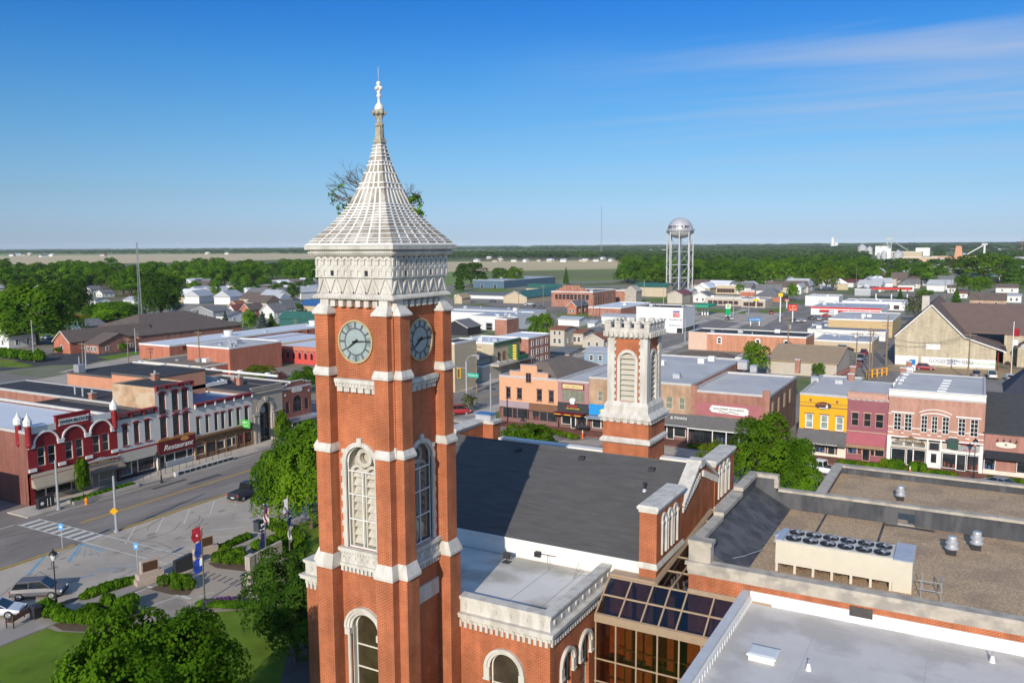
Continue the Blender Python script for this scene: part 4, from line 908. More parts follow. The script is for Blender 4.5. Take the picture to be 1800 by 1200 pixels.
def shop(F, u0, u1, z0, z1, parent, cuts, frame, dp=.35, kick=None, door=None, glass=None):
    "row of shop panes; door = index"
    for i in range(len(cuts)-1):
        a, b = cuts[i], cuts[i+1]; isd = door is not None and i in door
        w = MB().fbox(F, a+.05, b-.05, (.05 if isd else z0), z1, -dp, -dp+.03).build('door' if isd else 'shop_window', glass or GLASS, parent)
        m = MB(); m.fbox(F, a, a+.08, .05 if isd else z0-.08, z1, -dp, -dp+.1); m.fbox(F, b-.08, b, .05 if isd else z0-.08, z1, -dp, -dp+.1); m.fbox(F, a+.08, b-.08, z1-.08, z1, -dp, -dp+.1); m.fbox(F, a+.08, b-.08, z0-.08 if not isd else .05, z0 if not isd else .2, -dp, -dp+.1)
        m.build('frame', frame, w)
        if not isd: 
            g = MB(); n = 3
            for k in range(n): u = a+(b-a)*(k+.5)/n+rnd.uniform(-.1,.1); hh = rnd.uniform(.3,.9); g.fbox(F, u-.14, u+.14, z0+.05, z0+.05+hh, -dp+.031, -dp+.04)
            if rnd.random() < .6: g.build('window_display', pm('display_%d' % rnd.randrange(4), [(.16,.05,.04),(.38,.35,.29),(.07,.13,.08),(.05,.09,.18)][rnd.randrange(4)], .5, 6), w)
# -- corner block
t = thing('corner_block', 'maroon corner block with three white arches and pointed white pinnacles', 'shop building', (-114, 66, 0))
F = wf(59.7); Y0, Y1 = 59.7, 72.1; U = lambda y: y-Y0
xs = [(60.9,61.95),(62.3,63.35),(64.6,65.65),(66.05,67.1),(68.45,69.5),(69.85,70.9)]
m = MB(); hs = [(U(a), U(b), 4.85, 7.25) for a, b in xs]
m.wall(F, 0, Y1-Y0, 4.2, 9.55, hs, .22); m.fbox(F, 0, .5, 0, 4.2, -.4, 0); m.wall(F, 0, Y1-Y0, 3.6, 4.2, [], .2)
ch = Fr(-103.6, 58.35, .7071*1.0, .7071)
m.build('facade', MAR, t)
shell(t, -150, XW_-.02, Y0, Y1, 9.5, RB2, WR, .5, skip='E')
for h in hs: window(F, h, t, .2, nx=1, nz=2, fw=.09, frame=CREAM)
m = MB()
for i in range(3):
    c0 = U([62.1, 65.85, 69.7][i]); m.farc(F, c0, 7.55, 1.52, 1.72, 0, PI, 0, .16, 20)
m.build('arch_moulding', WHITE, t)
for i in range(3):
    m = MB(); c0 = U([62.1, 65.85, 69.7][i]); m.fprism(F, [(c0+1.35*math.cos(PI*k/16), 7.5+1.35*math.sin(PI*k/16)) for k in range(17)], -.0, .015)
    m.build('arch_panel', pm('maroon_deep', (.17,.012,.016), .15, 1.5, .6), t)
m = MB()
for y in (60.15, 64.0, 67.75, 71.55):
    m.fbox(F, U(y)-.42, U(y)+.42, 7.3, 7.68, -.02, .2); m.fbox(F, U(y)-.5, U(y)+.5, 7.68, 7.8, -.02, .24); m.fbox(F, U(y)-.48, U(y)+.48, 4.35, 4.75, -.02, .18)
m.build('carved_stone_block', WHITE, t)
m = MB(); m.fbox(F, .4, U(63.5), 9.1, 9.95, -.2, .06); m.fbox(F, U(68.3), U(71.3), 9.1, 9.95, -.2, .06); m.build('parapet_band', pm('parapet_white', (.52,.53,.52), .1), t)
m = MB(); m.fbox(F, U(63.5), U(68.3), 9.0, 10.75, -.25, .12); m.fbox(F, U(63.4), U(68.4), 10.75, 10.88, -.3, .2); pn = m.build('name_panel', MAR, t)
m = MB(); m.fbox(F, U(63.9), U(67.95), 9.55, 10.3, .12, .16); m.fbox(F, U(63.8), U(64.0), 9.45, 9.7, .12, .17); m.fbox(F, U(67.85), U(68.05), 10.15, 10.4, .12, .17); m.build('name_plate', WHITE, pn)
text('SWEM BLOCK', .62, F.p(U(65.92), 9.92, .19), PI/2, DARK, pn, sx=1.05)
for y, x in ((59.9, XW_+.05), (58.95+.9, XW_-1.9), (71.75, XW_+.05)):
    m = MB(); m.lathe(x, y, [(.1,7.2),(.42,7.8),(.36,8.0),(.36,10.15)], 12); o = m.build('pinnacle', MAR, t); MB().lathe(x, y, [(.3,10.1),(.52,10.3),(.5,10.75),(.56,10.8),(.3,11.2),(.05,11.65),(.03,11.9)], 10).build('pinnacle_cap', WHITE, o)
awn(F, .2, U(65.7), 4.05, 2.35, 1.0, AWN, t, .15)
m = MB(); m.fbox(F, .1, U(72.0), 3.45, 3.65, -.1, .3); m.build('shopfront_beam', MAR, t)
shop(F, 0, 5.8, .75, 2.9, t, [.3,2.2,3.6,5.7], CREAM, .5, door=[1]); shop(F, 0, 5.8, .9, 2.6, t, [7.0,8.6,9.6,11.8], CREAM, .5, door=[1])
m = MB(); m.fbox(F, 6.2, 12.3, 0, 2.0, -.55, -.45); m.fbox(F, 0, 6.2, 0, .7, -.52, -.42); m.fbox(F, 0, 12.4, 0, 3.6, -1.0, -.9); m.build('shopfront_base', pm('tan_panel', (.30,.24,.18), .1), t)
o = awn(F, 6.7, 12.6, 3.2, 2.45, 1.25, pm('shake_awning', (.20,.16,.125), .3, 6, .95), t, .12)
m = MB(); m.fprism(F, [(6.8,3.25),(12.2,3.25),(12.2,3.9),(10.6,4.0),(9.6,4.2),(8.6,4.0),(6.8,3.85)], .1, .25); sg = m.build('shop_sign', pm('sign_grey', (.45,.45,.45), .05), t)
MB().fbox(F, 7.4, 11.6, 3.4, 3.75, .25, .29).build('sign_panel', pm('sign_olive', (.09,.08,.04), .2), sg); scrawl(F, 7.6, 11.4, 3.47, 3.67, .29, pm('gold', (.5,.4,.15), .1), sg, n=22)
# hanging flags / banners at the shop
for y in (67.6,):
    b_ = thing('hanging_sign', 'white hanging sign with a dark emblem by the small street tree', 'sign', (XW_+1.6, 66.6, 2.2)); MB().box(XW_+1.0,XW_+1.9,66.5,66.55,1.9,3.2).build('board', WHITE, b_); MB().box(XW_,XW_+1.9,66.5,66.53,3.25,3.3).build('bracket', DARK, b_); scrawl(Fr(XW_+1.0,66.5,1,0), .3,.6,2.2,2.9,.01,DARK,b_,n=2)
# skylight hutch and flues on the white roof
t = thing('roof_lantern', 'small brick roof hutch with a green metal roof at the left edge', 'roof hutch', (-125, 63, 9))
m = MB(); m.box(-128,-121,61.5,63.8,9,10.1); m.build('wall', RB, t); m = MB(); m.hexa([(-128.1,61.3,10.05),(-120.8,61.3,10.05),(-120.8,64,10.05),(-128.1,64,10.05)],[(-128.1,62.6,10.9),(-120.8,62.6,10.9),(-120.8,62.75,10.9),(-128.1,62.75,10.9)]); m.build('roof', pm('green_metal', (.09,.12,.10), .15, 2, .5), t)
t = thing('chimney', 'square dark chimney on the white roof behind the corner parapet', 'chimney', (-107,62.2,9)); MB().box(-107.5,-106.6,61.6,62.6,9,10.1).build('stack', GREY, t); MB().box(-107.6,-106.5,61.5,62.7,10.1,10.2).build('cap', DARK, t)
# -- L2 and L3 grey white twins
def trimwin(F, h, t): return window(F, h, t, .2, nx=1, nz=2, fw=.06, frame=MAR2, sill=MAR2, hood=MAR2, hw=.2)
t = thing('shop_building', 'two-storey off-white shop with maroon cornice between the corner block and the restaurant', 'shop building', (-113, 75, 0))
F = wf(72.1); hs = [(.8,1.65,4.9,7.85,.35),(2.6,3.45,4.9,7.9,.35),(4.35,5.25,4.9,7.9,.35)]
m = MB(); m.wall(F, 0, 6.25, 3.2, 9.0, hs, .2); m.build('facade', OFFW, t); shell(t, -124, XW_-.02, 72.12, 78.33, 8.9, OFFW, BLKR, .3, skip='E', cop=DKC)
for h in hs: trimwin(F, h, t)
def cornice(F, u0, u1, z, t, pan=True, m_=MAR2):
    m = MB(); m.fbox(F, u0, u1, z-.55, z-.1, 0, .2); m.fbox(F, u0, u1, z-.1, z+.05, -.3, .5); o = m.build('cornice', m_, t)
    n = int((u1-u0)/1.9); b = MB()
    for i in range(n): c0 = u0+(i+.5)*(u1-u0)/n; b.farc(F, c0-.35, z-.32, .1, .16, PI/2, 3*PI/2, .2, .23, 5); b.farc(F, c0+.35, z-.32, .1, .16, -PI/2, PI/2, .2, .23, 5); b.fbox(F, c0-.35, c0+.35, z-.22, z-.16, .2, .23); b.fbox(F, c0-.35, c0+.35, z-.48, z-.42, .2, .23)
    if pan: b.build('cornice_panel', OFFW, o)
    for i in range(n+1): u = u0+.1+i*(u1-u0-.2)/n; MB().fbox(F, u-.1, u+.1, z-.75, z-.1, .2, .42).build('bracket', m_ if pan else WHITE, o)
cornice(F, 0, 6.25, 9.5, t)
m = MB(); m.fbox(F, 0, 6.2, 4.0, 4.25, 0, .1); m.build('band', MAR2, t); m = MB(); m.fbox(F, 0.02, 6.1, 2.6, 4.0, -.15, .12); m.build('fascia_panel', pm('ribbed_panel', (.46,.42,.36), .06), t)
MB().fbox(F, .02, 6.1, .02, 3.3, -.85, -.72).build('shopfront_back', DARK, t); shop(F, 0, 6, .7, 2.5, t, [.2,2.2,3.2,5.9], CREAM, .5, door=[1]); MB().fbox(F, 0, 6.2, 0, .6, -.6, -.35).build('shopfront_base', DARK, t)
t = thing('restaurant_building', 'three-storey off-white building with maroon arched windows and restaurant sign', 'restaurant', (-113, 81.5, 0))
F = wf(78.35); cs = [.65, 2.85, 4.6]; hs = [(u, u+1.15, 8.35, 11.35, .45) for u in cs]; h2 = [(u, u+1.15, 4.65, 7.85, .45) for u in cs]
m = MB(); m.wall(F, 0, 6.6, 4.0, 11.95, hs+h2, .2); m.build('facade', OFFW, t)
OB = pm('old_render', (.44,.29,.18), .3, .7, .9, col2=(.52,.40,.28), sc2=.5)
shell(t, -111.4, XW_-.02, 78.37, 84.9, 12.1, OB, BLKR, .1, skip='E', cop=OB)
for h in hs+h2: trimwin(F, h, t)
cornice(F, 0, 6.6, 12.35, t)
m = MB(); m.fbox(F, .02, 6.5, 2.35, 4.3, -.1, .22); fp = m.build('sign_board', pm('sign_maroon', (.13,.015,.02), .1), t); MB().fbox(F, .02, 6.5, 4.3, 4.55, -.1, .26).build('sign_trim', pm('sign_gold', (.33,.17,.04), .2), fp)
text('Restaurant', 1.15, F.p(3.4, 3.2, .25), PI/2, WHITE, fp, shear=.35, ext=.02, sx=1.02)
m = MB(); m.fprism(F, [(4.6+.75*math.cos(k*PI/8), 4.0+.3*math.sin(k*PI/8)) for k in range(16)], .24, .3); m.build('burger_emblem', pm('bun', (.55,.25,.08), .2), fp)
MB().fbox(F, .02, 6.5, .02, 4.1, -.85, -.72).build('shopfront_back', DARK, t); shop(F, 0, 6.6, 1.0, 2.2, t, [.4,1.4,3.1,5.3,6.4], WHITE, .4, door=[0]); MB().fbox(F, 1.6, 6.5, 0, .95, -.5, -.2).build('shopfront_base', pm('grey_panel', (.26,.29,.32), .06), t)
# -- L4
t = thing('shop_building', 'long off-white building with seven narrow windows over brown timber shopfronts', 'shop building', (-112, 90.5, 0))
F = wf(84.95); hs = [(.4,1.05,4.0,6.55),(2.15,2.75,3.95,6.55),(3.85,4.5,3.95,6.6),(5.15,5.85,3.95,6.55),(6.6,7.3,4.0,6.6),(8.25,8.95,3.9,6.6),(9.95,10.75,3.9,6.6)]
m = MB(); m.wall(F, 0, 11.45, 3.7, 8.2, hs, .2); m.build('facade', OFFW, t); shell(t, -124, XW_-.02, 84.97, 96.38, 8.2, RB, BLUR, .2, skip='E')
for h in hs: window(F, h, t, .18, nx=1, nz=2, fw=.06, frame=pm('sash_brown', (.16,.09,.06), .1), hood=MAR2, hw=.14)
cornice(F, 0, 11.45, 8.75, t, pan=False)
WD = pm('timber_front', (.19,.105,.055), .3, 2, .8, streak=(1,6,.6)); m = MB(); m.fbox(F, 0, 11.4, 3.45, 3.75, -.1, .4)
for u in (0,1.9,3.9,5.9,7.9,9.6,11.25): m.fbox(F, u, u+.2, 0, 3.5, -.2, .02)
m.fbox(F, 0, 11.4, 2.3, 3.45, -.2, -.08); m.fbox(F, 0, 11.4, 0, .8, -.2, -.08); m.build('timber_front', WD, t)
MB().fbox(F, .02, 11.4, .02, 3.8, -.85, -.72).build('shopfront_back', DARK, t); shop(F, 0, 11.4, .9, 2.2, t, [.2,1.9], CREAM, .18); shop(F, 0, 11.4, .9, 2.2, t, [2.2,3.7], DARK, .18, door=[0]); shop(F, 0, 11.4, .9, 2.2, t, [4.1,5.7,7.2,8.4], CREAM, .18); shop(F,0,11.4,.9,2.2,t,[8.7,9.5],MAR2,.18,door=[0]); shop(F,0,11.4,1.1,2.2,t,[10.0,11.1],DARK,.18)
m = MB(); m.box(XW_+.1, XW_+1.9, 94.1, 94.2, 3.45, 4.75); o = m.build('projecting_sign', pm('sign_green', (.06,.42,.06), .1), t); scrawl(Fr(XW_+.1, 94.1, 1, 0), .2, 1.6, 4.2, 4.5, .01, WHITE, o, n=8); scrawl(Fr(XW_+.1, 94.1, 1, 0), .4, 1.4, 3.75, 3.95, .01, WHITE, o, n=8)
# hipped skylight behind
t = thing('roof_skylight', 'hipped white framed skylight on the roof behind the long off-white building', 'skylight', (-118, 94, 9))
P = [(-122.5,88.3),(-112.5,88.3),(-112.5,100.5),(-122.5,100.5)]; zb, zt = 9.3, 10.9
m = MB(); m.hexa([(x,y,zb) for x,y in P], [(-117.8,91.5,zt),(-117.2,91.5,zt),(-117.2,97.5,zt),(-117.8,97.5,zt)]); gl = m.build('glazing', glassm('skylight_glass', (.10,.13,.16), .12), t)
m = MB()
for i in range(12):
    k = i/11; m.tube((-112.5,88.3+12.2*k,zb+.05),(-117.2,91.5+6*k,zt+.05),.09,4); m.tube((-122.5,88.3+12.2*k,zb+.05),(-117.8,91.5+6*k,zt+.05),.09,4)
for i in range(6): k = i/5; m.tube((-122.5+10*k,88.3,zb+.05),(-117.8+.6*k,91.5,zt+.05),.09,4)
m.box(-122.8,-112.2,88.0,88.3,8.8,9.4); m.box(-112.5,-112.2,88.3,100.8,8.8,9.4); m.build('glazing_bars', WHITE, gl)
m = MB(); m.box(-122.5,-112.5,88.4,96.3,7.0,9.2); m.build('plinth', RB, t)
# -- L5 bank
LS = pm('bank_limestone', (.38,.335,.28), .12, 1.2, .85)
t = thing('bank_building', 'beige stone bank with one tall arched glass entrance', 'bank', (-110, 99.8, 0))
F = wf(96.4); hs = [(1.7, 4.4, 0.1, 6.6, 1)]
m = MB(); m.wall(F, 0, 6.9, 0, 9.2, hs, 1.0); m.build('facade', LS, t); shell(t, -124, XW_-.02, 96.42, 103.3, 8.7, RB, BLKR, .1, skip='E', cop=DKC)
w = window(F, hs[0], t, .9, glassm('bank_glass', (.02,.035,.04), .06), DARK, 4, 6, .07)
m = MB(); m.fprism(F, [(3.05+.55*math.cos(k*PI/12), 5.3+.55*math.sin(k*PI/12)) for k in range(24)], -.8, -.7); m.build('round_clock', CG, w)
m = MB(); m.farc(F, 3.05, 5.25, 1.4, 1.75, 0, PI, 0, .18, 20); m.farc(F, 3.05, 5.25, 1.8, 2.1, 0, PI, 0, .08, 20); m.fprism(F, [(2.8,6.9),(3.3,6.9),(3.45,7.6),(2.65,7.6)], 0, .3); m.fbox(F, -.05, 6.95, 8.3, 8.55, 0, .3); m.fbox(F, -.05, 6.95, 9.2, 9.4, -.2, .12); m.fbox(F, .2, 1.6, 4.7, 5.0, 0, .22); m.fbox(F, 4.5, 6.7, 4.7, 5.0, 0, .22)
for u in (.4, 1.2, 4.7, 5.9): m.fbox(F, u, u+.35, .1, 4.7, 0, .14)
m.build('stone_dressing', LS, t)
t = thing('shop_building', 'small dark red brick corner building with a stepped parapet and arched window', 'shop building', (-108, 107, 0))
F = wf(103.35); hs = [(.7,1.55,3.9,5.8),(5.3,6.2,3.9,5.8)]; hz = (2.45,4.55,3.8,6.6,1)
m = MB(); m.wall(F, 0, 6.95, 0, 8.4, hs+[hz], .2); m.fprism(F, [(0,8.4),(6.95,8.4),(6.95,8.6),(5.9,8.6),(5.9,8.85),(5.0,8.85),(5.0,9.1),(2.0,9.1),(2.0,8.85),(1.1,8.85),(1.1,8.6),(0,8.6)], -.25, 0); m.build('facade', RB2, t)
shell(t, -124, XW_-.02, 103.37, 110.25, 8.2, RB2, BLKR, .2, skip='E')
for h in hs: window(F, h, t, .18, fw=.05, frame=DARK)
window(F, hz, t, .18, nx=3, nz=3, fw=.06, frame=DARK)
m = MB(); m.fprism(F, [(0,8.6),(1.1,8.6),(1.1,8.85),(2,8.85),(2,9.1),(5,9.1),(5,8.85),(5.9,8.85),(5.9,8.6),(6.95,8.6),(6.95,8.72),(6.0,8.72),(6.0,8.97),(5.1,8.97),(5.1,9.22),(1.9,9.22),(1.9,8.97),(1.0,8.97),(1.0,8.72),(0,8.72)], -.3, .06); m.fprism(F, [(2.4,7.2),(4.6,7.2),(4.8,7.6),(4.4,7.95),(2.6,7.95),(2.2,7.6)], 0, .08)
for u in (.5, 6.2): m.fbox(F, u, u+.35, 6.9, 7.2, 0, .06)
m.build('stone_trim', STONE, t)
m = MB(); m.fbox(F, 0, 7.3, 2.6, 2.95, 0, 2.2); m.build('canopy', GREY, t); shop(F, 0, 7, .6, 2.4, t, [.4,2.0,3.2,5.0,6.6], WHITE, -.02, door=[1])
# buildings behind the west row
DKC = pm('coping_dark', (.10,.09,.09), .1)
t = thing('rear_building', 'salmon painted block with a black roof behind the restaurant building', 'building', (-120, 91, 0)); shell(t, -122.6, -112.2, 86.3, 96.2, 11.9, SALM, BLKR, .05, cop=DKC)
t = thing('rear_building', 'wide low building with a black roof and a white notched rear parapet', 'building', (-137, 103, 0)); shell(t, -150, -124.1, 96.3, 110.4, 8.8, SALM, BLKR, .1, cop=DKC)
m = MB(); m.box(-150,-110.1,110.4,110.75,8.7,9.05)
for i in range(6): m.box(-148+i*7,-147.2+i*7,110.3,110.9,9.05,9.3)
m.build('parapet_blocks', WHITE, t); MB().box(-149,-147.4,97,98.4,8.7,10.2).build('roof_unit', GREY, t)
t = thing('rear_building', 'low brick building with a black roof between the white roof and the restaurant building', 'building', (-130, 82, 0)); shell(t, -146, -111.5, 79.0, 86.2, 9.0, RB, BLKR, .05)
m = MB()
for i in range(2): m.cyl(-125+i*3, 81.4-i*.7, 8.9, 10.3, .14, 8)
m.build('flue', GALV, t)
t = thing('rear_building', 'unseen brick building added past the left edge to shade the corner block', 'building', (-116, 38, 0)); shell(t, -132, -102, 24, 48.5, 8.5, RB2, BLKR, .3)  # out of view; added to throw shade on the corner block's side wall
for i, (x, y, z, lb) in enumerate(((-112,86.0,8.9,'brick chimney beside the skylight'),(-110,101.5,9,'orange brick chimney behind the bank'),(-114,104,8.2,'second brick chimney behind the bank'),(-118,79.6,9.0,'dark pot-bellied chimney on the black roof'),(-109,84,12,'low brick chimney on the restaurant roof'))):
    t = thing('chimney', lb, 'chimney', (x,y,z)); MB().box(x-.4,x+.4,y-.4,y+.4,z-.8,z+.9).build('stack', RB, t); MB().box(x-.48,x+.48,y-.48,y+.48,z+.9,z+1.05).build('cap', STONE2, t); MB().cyl(x,y,z+1.05,z+1.5,.18,8).build('chimney_pot', GREY, t)
# ================================================================ NORTH ROW
NY = 131.5
def nf(x0): return Fr(x0, NY, 1, 0)
def nrow(lbl, x0, x1, z, wm, holes, depth_=24, rm=GRR, name='shop_building', cat='shop building', zb=3.9, side=None, par=.3, wkw={}, dpw=.18):
    t = thing(name, lbl, cat, ((x0+x1)/2, NY+depth_/2, 0)); F = nf(x0)
    m = MB(); m.wall(F, 0, x1-x0, zb, z, holes, dpw); m.build('facade', wm, t)
    shell(t, x0, x1-.02, NY+.02, NY+depth_, z-.02, side or wm, rm, par, skip='S')
    for h in holes: window(F, h, t, dpw, **wkw)
    MB().fbox(F, .02, x1-x0-.04, .02, zb, -.85, -.72).build('shopfront_back', BRN, t)
    return t, F
BRN = pm('brown_trim', (.20,.11,.10), .1)
MAU = pm('mauve_paint', (.36,.19,.19), .08, 1, .75); PNK = pm('mauve_deep', (.27,.095,.115), .1, 1, .7); SLM2 = pm('salmon_brick', (.62,.34,.20), .07, 1.5, .8); GBL = brick('glass_block', (.32,.33,.26), (.26,.28,.22), (.13,.13,.10), .22, .22, .04, .2)
BRN = pm('brown_trim', (.20,.11,.10), .1)
hs = [(1.4,2.35,4.5,6.4),(3.65,4.7,4.5,6.4),(7.7,8.75,4.5,6.5),(10.1,11.1,4.45,6.45)]
t, F = nrow('salmon corner building with a stepped gable parapet and four upper windows', -75.9, -64.0, 8.6, SLM2, hs, 22, par=.4, rm=pm('brown_shingle', (.17,.135,.11), .15, .6, .9), side=SLM2, wkw=dict(frame=BRN, hood=BRN, sill=BRN, hw=.1))
m = MB(); m.wall(F, 2.2, 9.95, 8.6, 9.5, []); m.wall(F, 4.4, 7.75, 9.5, 10.75, []); m.fbox(F, 2.2, 9.95, 8.6, 9.5, -.3, -.01); m.fbox(F, 4.4, 7.75, 9.5, 10.75, -.3, -.01); m.build('stepped_gable', SLM2, t)
window(Fr(-75.9, NY-.03, 1, 0), (5.55,6.6,7.6,9.35), t, .0, nx=2, nz=2, frame=BRN, sill=SLM2)
m = MB(); [m.fbox(F, a, b, z, z+.12, -.4, .12) for a, b, z in ((0,2.2,8.6),(2.2,4.4,9.5),(4.4,7.75,10.75),(7.75,9.95,9.5),(9.95,11.9,8.6))]; m.build('coping', pm('lilac_coping', (.38,.33,.36), .08), t)
MB().fbox(F, 0, 6.2, 2.8, 3.95, -.1, .1).build('fascia_panel', pm('lilac_panel', (.33,.26,.28), .07), t); MB().fbox(F, 6.2, 11.9, 2.6, 3.95, -.1, .15).build('fascia_panel', pm('brown_panel', (.19,.095,.055), .15), t)
shop(F,0,0,.9,2.7,t,[.6,2.6,3.6,5.8],BRN,.3,door=[1]); shop(F,0,0,.9,2.5,t,[6.7,8.2,9.7,11.5],BRN,.3); MB().fbox(F,0,11.9,0,.85,-.4,-.1).build('shopfront_base', BRN, t)
m = MB(); m.hexa([(-75.9,NY+.6,8.1),(-64,NY+.6,8.1),(-64,NY+22,8.1),(-75.9,NY+22,8.1)],[(-71,NY+6,10.6),(-69,NY+6,10.6),(-69,NY+16,10.6),(-71,NY+16,10.6)]); m.build('hipped_roof', _M['brown_shingle'], t)
t, F = nrow('mauve shop with glass block upper window and a cream oval name board', -64.0, -58.05, 8.6, MAU, [], 24)
m = MB(); m.fbox(F, .9, 5.1, 4.9, 6.85, 0, .05); m.build('glass_block_window', GBL, t)
m = MB(); m.fbox(F, .8, 5.1, 7.05, 8.05, 0, .15); o = m.build('name_board', pm('board_brown', (.14,.04,.03), .1), t); m = MB(); m.fbox(F, 1.0, 4.9, 7.18, 7.92, .15, .18); m.build('board_face', pm('board_cream', (.62,.50,.26), .06), o); scrawl(F, 1.5, 4.4, 7.4, 7.7, .18, pm('board_ink', (.38,.28,.12), .1), o, n=16)
m = MB(); m.fbox(F, .1, 5.9, 3.0, 4.65, 0, .25); o = m.build('sign_board', pm('sign_charcoal', (.045,.045,.05), .1), t); RED = pm('sign_red', (.55,.02,.02), .1); YL = pm('sign_yellow', (.75,.50,.03), .1)
scrawl(F, 1.9, 4.0, 3.95, 4.4, .25, RED, o, n=6); scrawl(F, 1.7, 4.3, 3.6, 3.88, .26, YL, o, n=10)
m = MB(); m.fprism(F, [(2.6,4.5),(3.3,4.5),(3.4,5.1),(3.6,5.3),(3.3,5.55),(2.9,5.6),(2.5,5.4),(2.4,5.15)], .25, .32); m.build('cook_hat_emblem', WHITE, o)
m = MB(); m.hexa([F.p(-.4,2.9,0),F.p(5.2,2.9,0),F.p(5.2,2.55,1.2),F.p(-.4,2.55,1.2)],[F.p(-.4,3.0,0),F.p(5.2,3.0,0),F.p(5.2,2.8,1.2),F.p(-.4,2.8,1.2)]); o = m.build('awning', pm('awning_crimson', (.16,.015,.02), .1), t); [MB().fbox(F, a, a+1.2, 2.62, 2.74, 1.2, 1.22).build('awning_lettering', YL, o) for a in (-.1,1.8,3.7)]
shop(F,0,0,.8,2.4,t,[.7,2.5,3.4,5.6],WHITE,.2,door=[1])
t, F = nrow('tan brick shops with glass block windows behind the bell turret', -58.0, -40.0, 9.55, TANB, [(1.6,2.55,5.35,7.2),(13.75,14.9,5.2,7.2),(16.0,17.0,5.2,7.2)], 34, wkw=dict(frame=CREAM, glass=GBL), par=.25, side=RB)
m = MB(); m.fbox(F, .05, 3.9, 2.95, 4.8, 0, .2); o = m.build('sign_board', pm('sign_blue', (.02,.25,.58), .06), t); m = MB(); m.fprism(F, [(3.0+.9*math.cos(k*PI/10), 3.75+.42*math.sin(k*PI/10)) for k in range(20)], .2, .24); m.build('sign_oval', YL, o); m = MB(); m.fprism(F, [(3.0+.6*math.cos(k*PI/10), 3.85+.2*math.sin(k*PI/10)) for k in range(20)], .24, .26); m.build('sign_oval', WHITE, o)
awn(F, 0, 4.2, 2.85, 2.6, 1.6, GREY, t, .1); awn(F, 12.5, 18, 4.5, 3.1, 1.2, GR2, t, .2); o = MB().fbox(F, 12.5, 18, 2.7, 2.9, 0, 1.6).build('canopy', GREY, t); text('& PAWN', .7, F.p(16.3,3.95,.95), 0, WHITE, o, tilt=PI/2-.5)
shop(F,0,0,.7,2.4,t,[.6,2.2,4,6,8],WHITE,.2,door=[2]); shop(F,0,0,.7,2.4,t,[12.8,14,15.2,17.2],WHITE,.2,door=[1])
MB().fbox(F,0,18,0,3.9,-.6,-.4).build('shopfront_back', BRN, t)
t, F = nrow('red brick building with a mauve panel and long wholesale sign above a grey awning', -40.0, -27.5, 8.7, RB, [], 22, par=.3, side=brick('brick_brown', (.22,.12,.085), (.26,.14,.10), (.25,.18,.14), var=.25))
m = MB(); m.fbox(F, 0, 1.0, 3.9, 9.4, -.3, .06); m.fbox(F, 11.4, 12.5, 3.9, 9.4, -.3, .06); m.build('corner_pilaster', RB, t)
m = MB(); m.fbox(F, 1.0, 11.4, 4.75, 6.85, 0, .05); m.build('painted_panel', pm('mauve_panel', (.36,.13,.14), .08), t)
m = MB(); m.fprism(F, [(3.1,5.85),(3.5,5.35),(8.9,5.1),(9.3,5.35),(9.3,6.1),(8.9,6.35),(3.5,6.45)], .05, .15); o = m.build('name_sign', WHITE, t)
text('SCHLEMMER WHOLESALE', .42, F.p(6.2, 5.95, .17), 0, DARK, o, sx=1.0); m = MB()
for i in range(12): a = i/12*4*PI; b2 = (i+1)/12*4*PI; m.tube(F.p(4.6+i*.27,5.5+.1*math.sin(a),.17),F.p(4.87+i*.27,5.5+.1*math.sin(b2),.17),.05,5)
m.build('flourish', DARK, o)
awn(F, -.1, 12.6, 4.6, 2.75, 1.7, GR2, t, .0); MB().fbox(F,-.1,12.6,2.6,2.75,1.55,1.72).build('awning_edge', WHITE, t)
[MB().fbox(F,u,u+.14,.1,2.6,1.4,1.54).build('awning_post', WHITE, t) for u in (0,4,6.2,8.2,10,12.3)]
shop(F,0,0,.5,2.5,t,[.5,2.2,4.4,6,7.5,9.2,11.8],DARK,.2,door=[3]); MB().fbox(F,0,12.5,0,3.9,-.6,-.4).build('shopfront_back', DARK, t)
E1 = Fr(-27.52, NY, 0, 1); 
for i in range(4):
    q = MB(); q.fbox(E1, 1.8+i*4.6, 3.0+i*4.6, 5.0, 7.3, 0, .06); w = q.build('side_window', pm('board_tan', (.55,.42,.28), .08), t); MB().fbox(E1, 2.36+i*4.6, 2.44+i*4.6, 5.0, 7.3, .06, .1).build('mullion', BRN, w)
YW = pm('mustard_paint', (.66,.36,.012), .05, 1, .7)
t, F = nrow('bright yellow smokehouse building with three white windows', -23.0, -16.2, 9.55, YW, [(.85,2.0,4.2,6.45),(3.05,4.2,4.2,6.45),(5.2,6.35,4.15,6.4)], 20, par=.2, side=GRR, wkw=dict(frame=WHITE, glass=glassm('green_blind', (.25,.30,.27), .1), fw=.16, sill=BRN, hood=BRN, hw=.08))
m = MB(); m.fbox(F, 0, 6.8, 7.55, 7.65, 0, .08); [m.fbox(F, i*.24, i*.24+.1, 8.05, 8.2, 0, .06) for i in range(29)]; m.fbox(F, 1.4,1.7,8.35,8.75,0,.05); m.fbox(F,5.2,5.5,8.35,8.75,0,.05); m.build('dark_trim', BRN, t)
m = MB(); m.fprism(F, [(3.4+1.15*math.cos(k*PI/12), 7.85+.55*math.sin(k*PI/12)) for k in range(24)], .08, .2); o = m.build('oval_sign', pm('oval_dark', (.08,.045,.04), .1), t)
text('HERITAGE', .28, F.p(3.1,8.05,.22), 0, pm('orange_ink', (.7,.2,.03), .1), o); m = MB(); m.fprism(F, [(3.75,7.6),(4.15,7.6),(4.0,8.0),(3.97,8.25),(3.9,8.0)], .2, .23); m.fbox(F,2.8,4.1,7.4,7.52,.2,.23); m.build('sign_flame', WHITE, o)
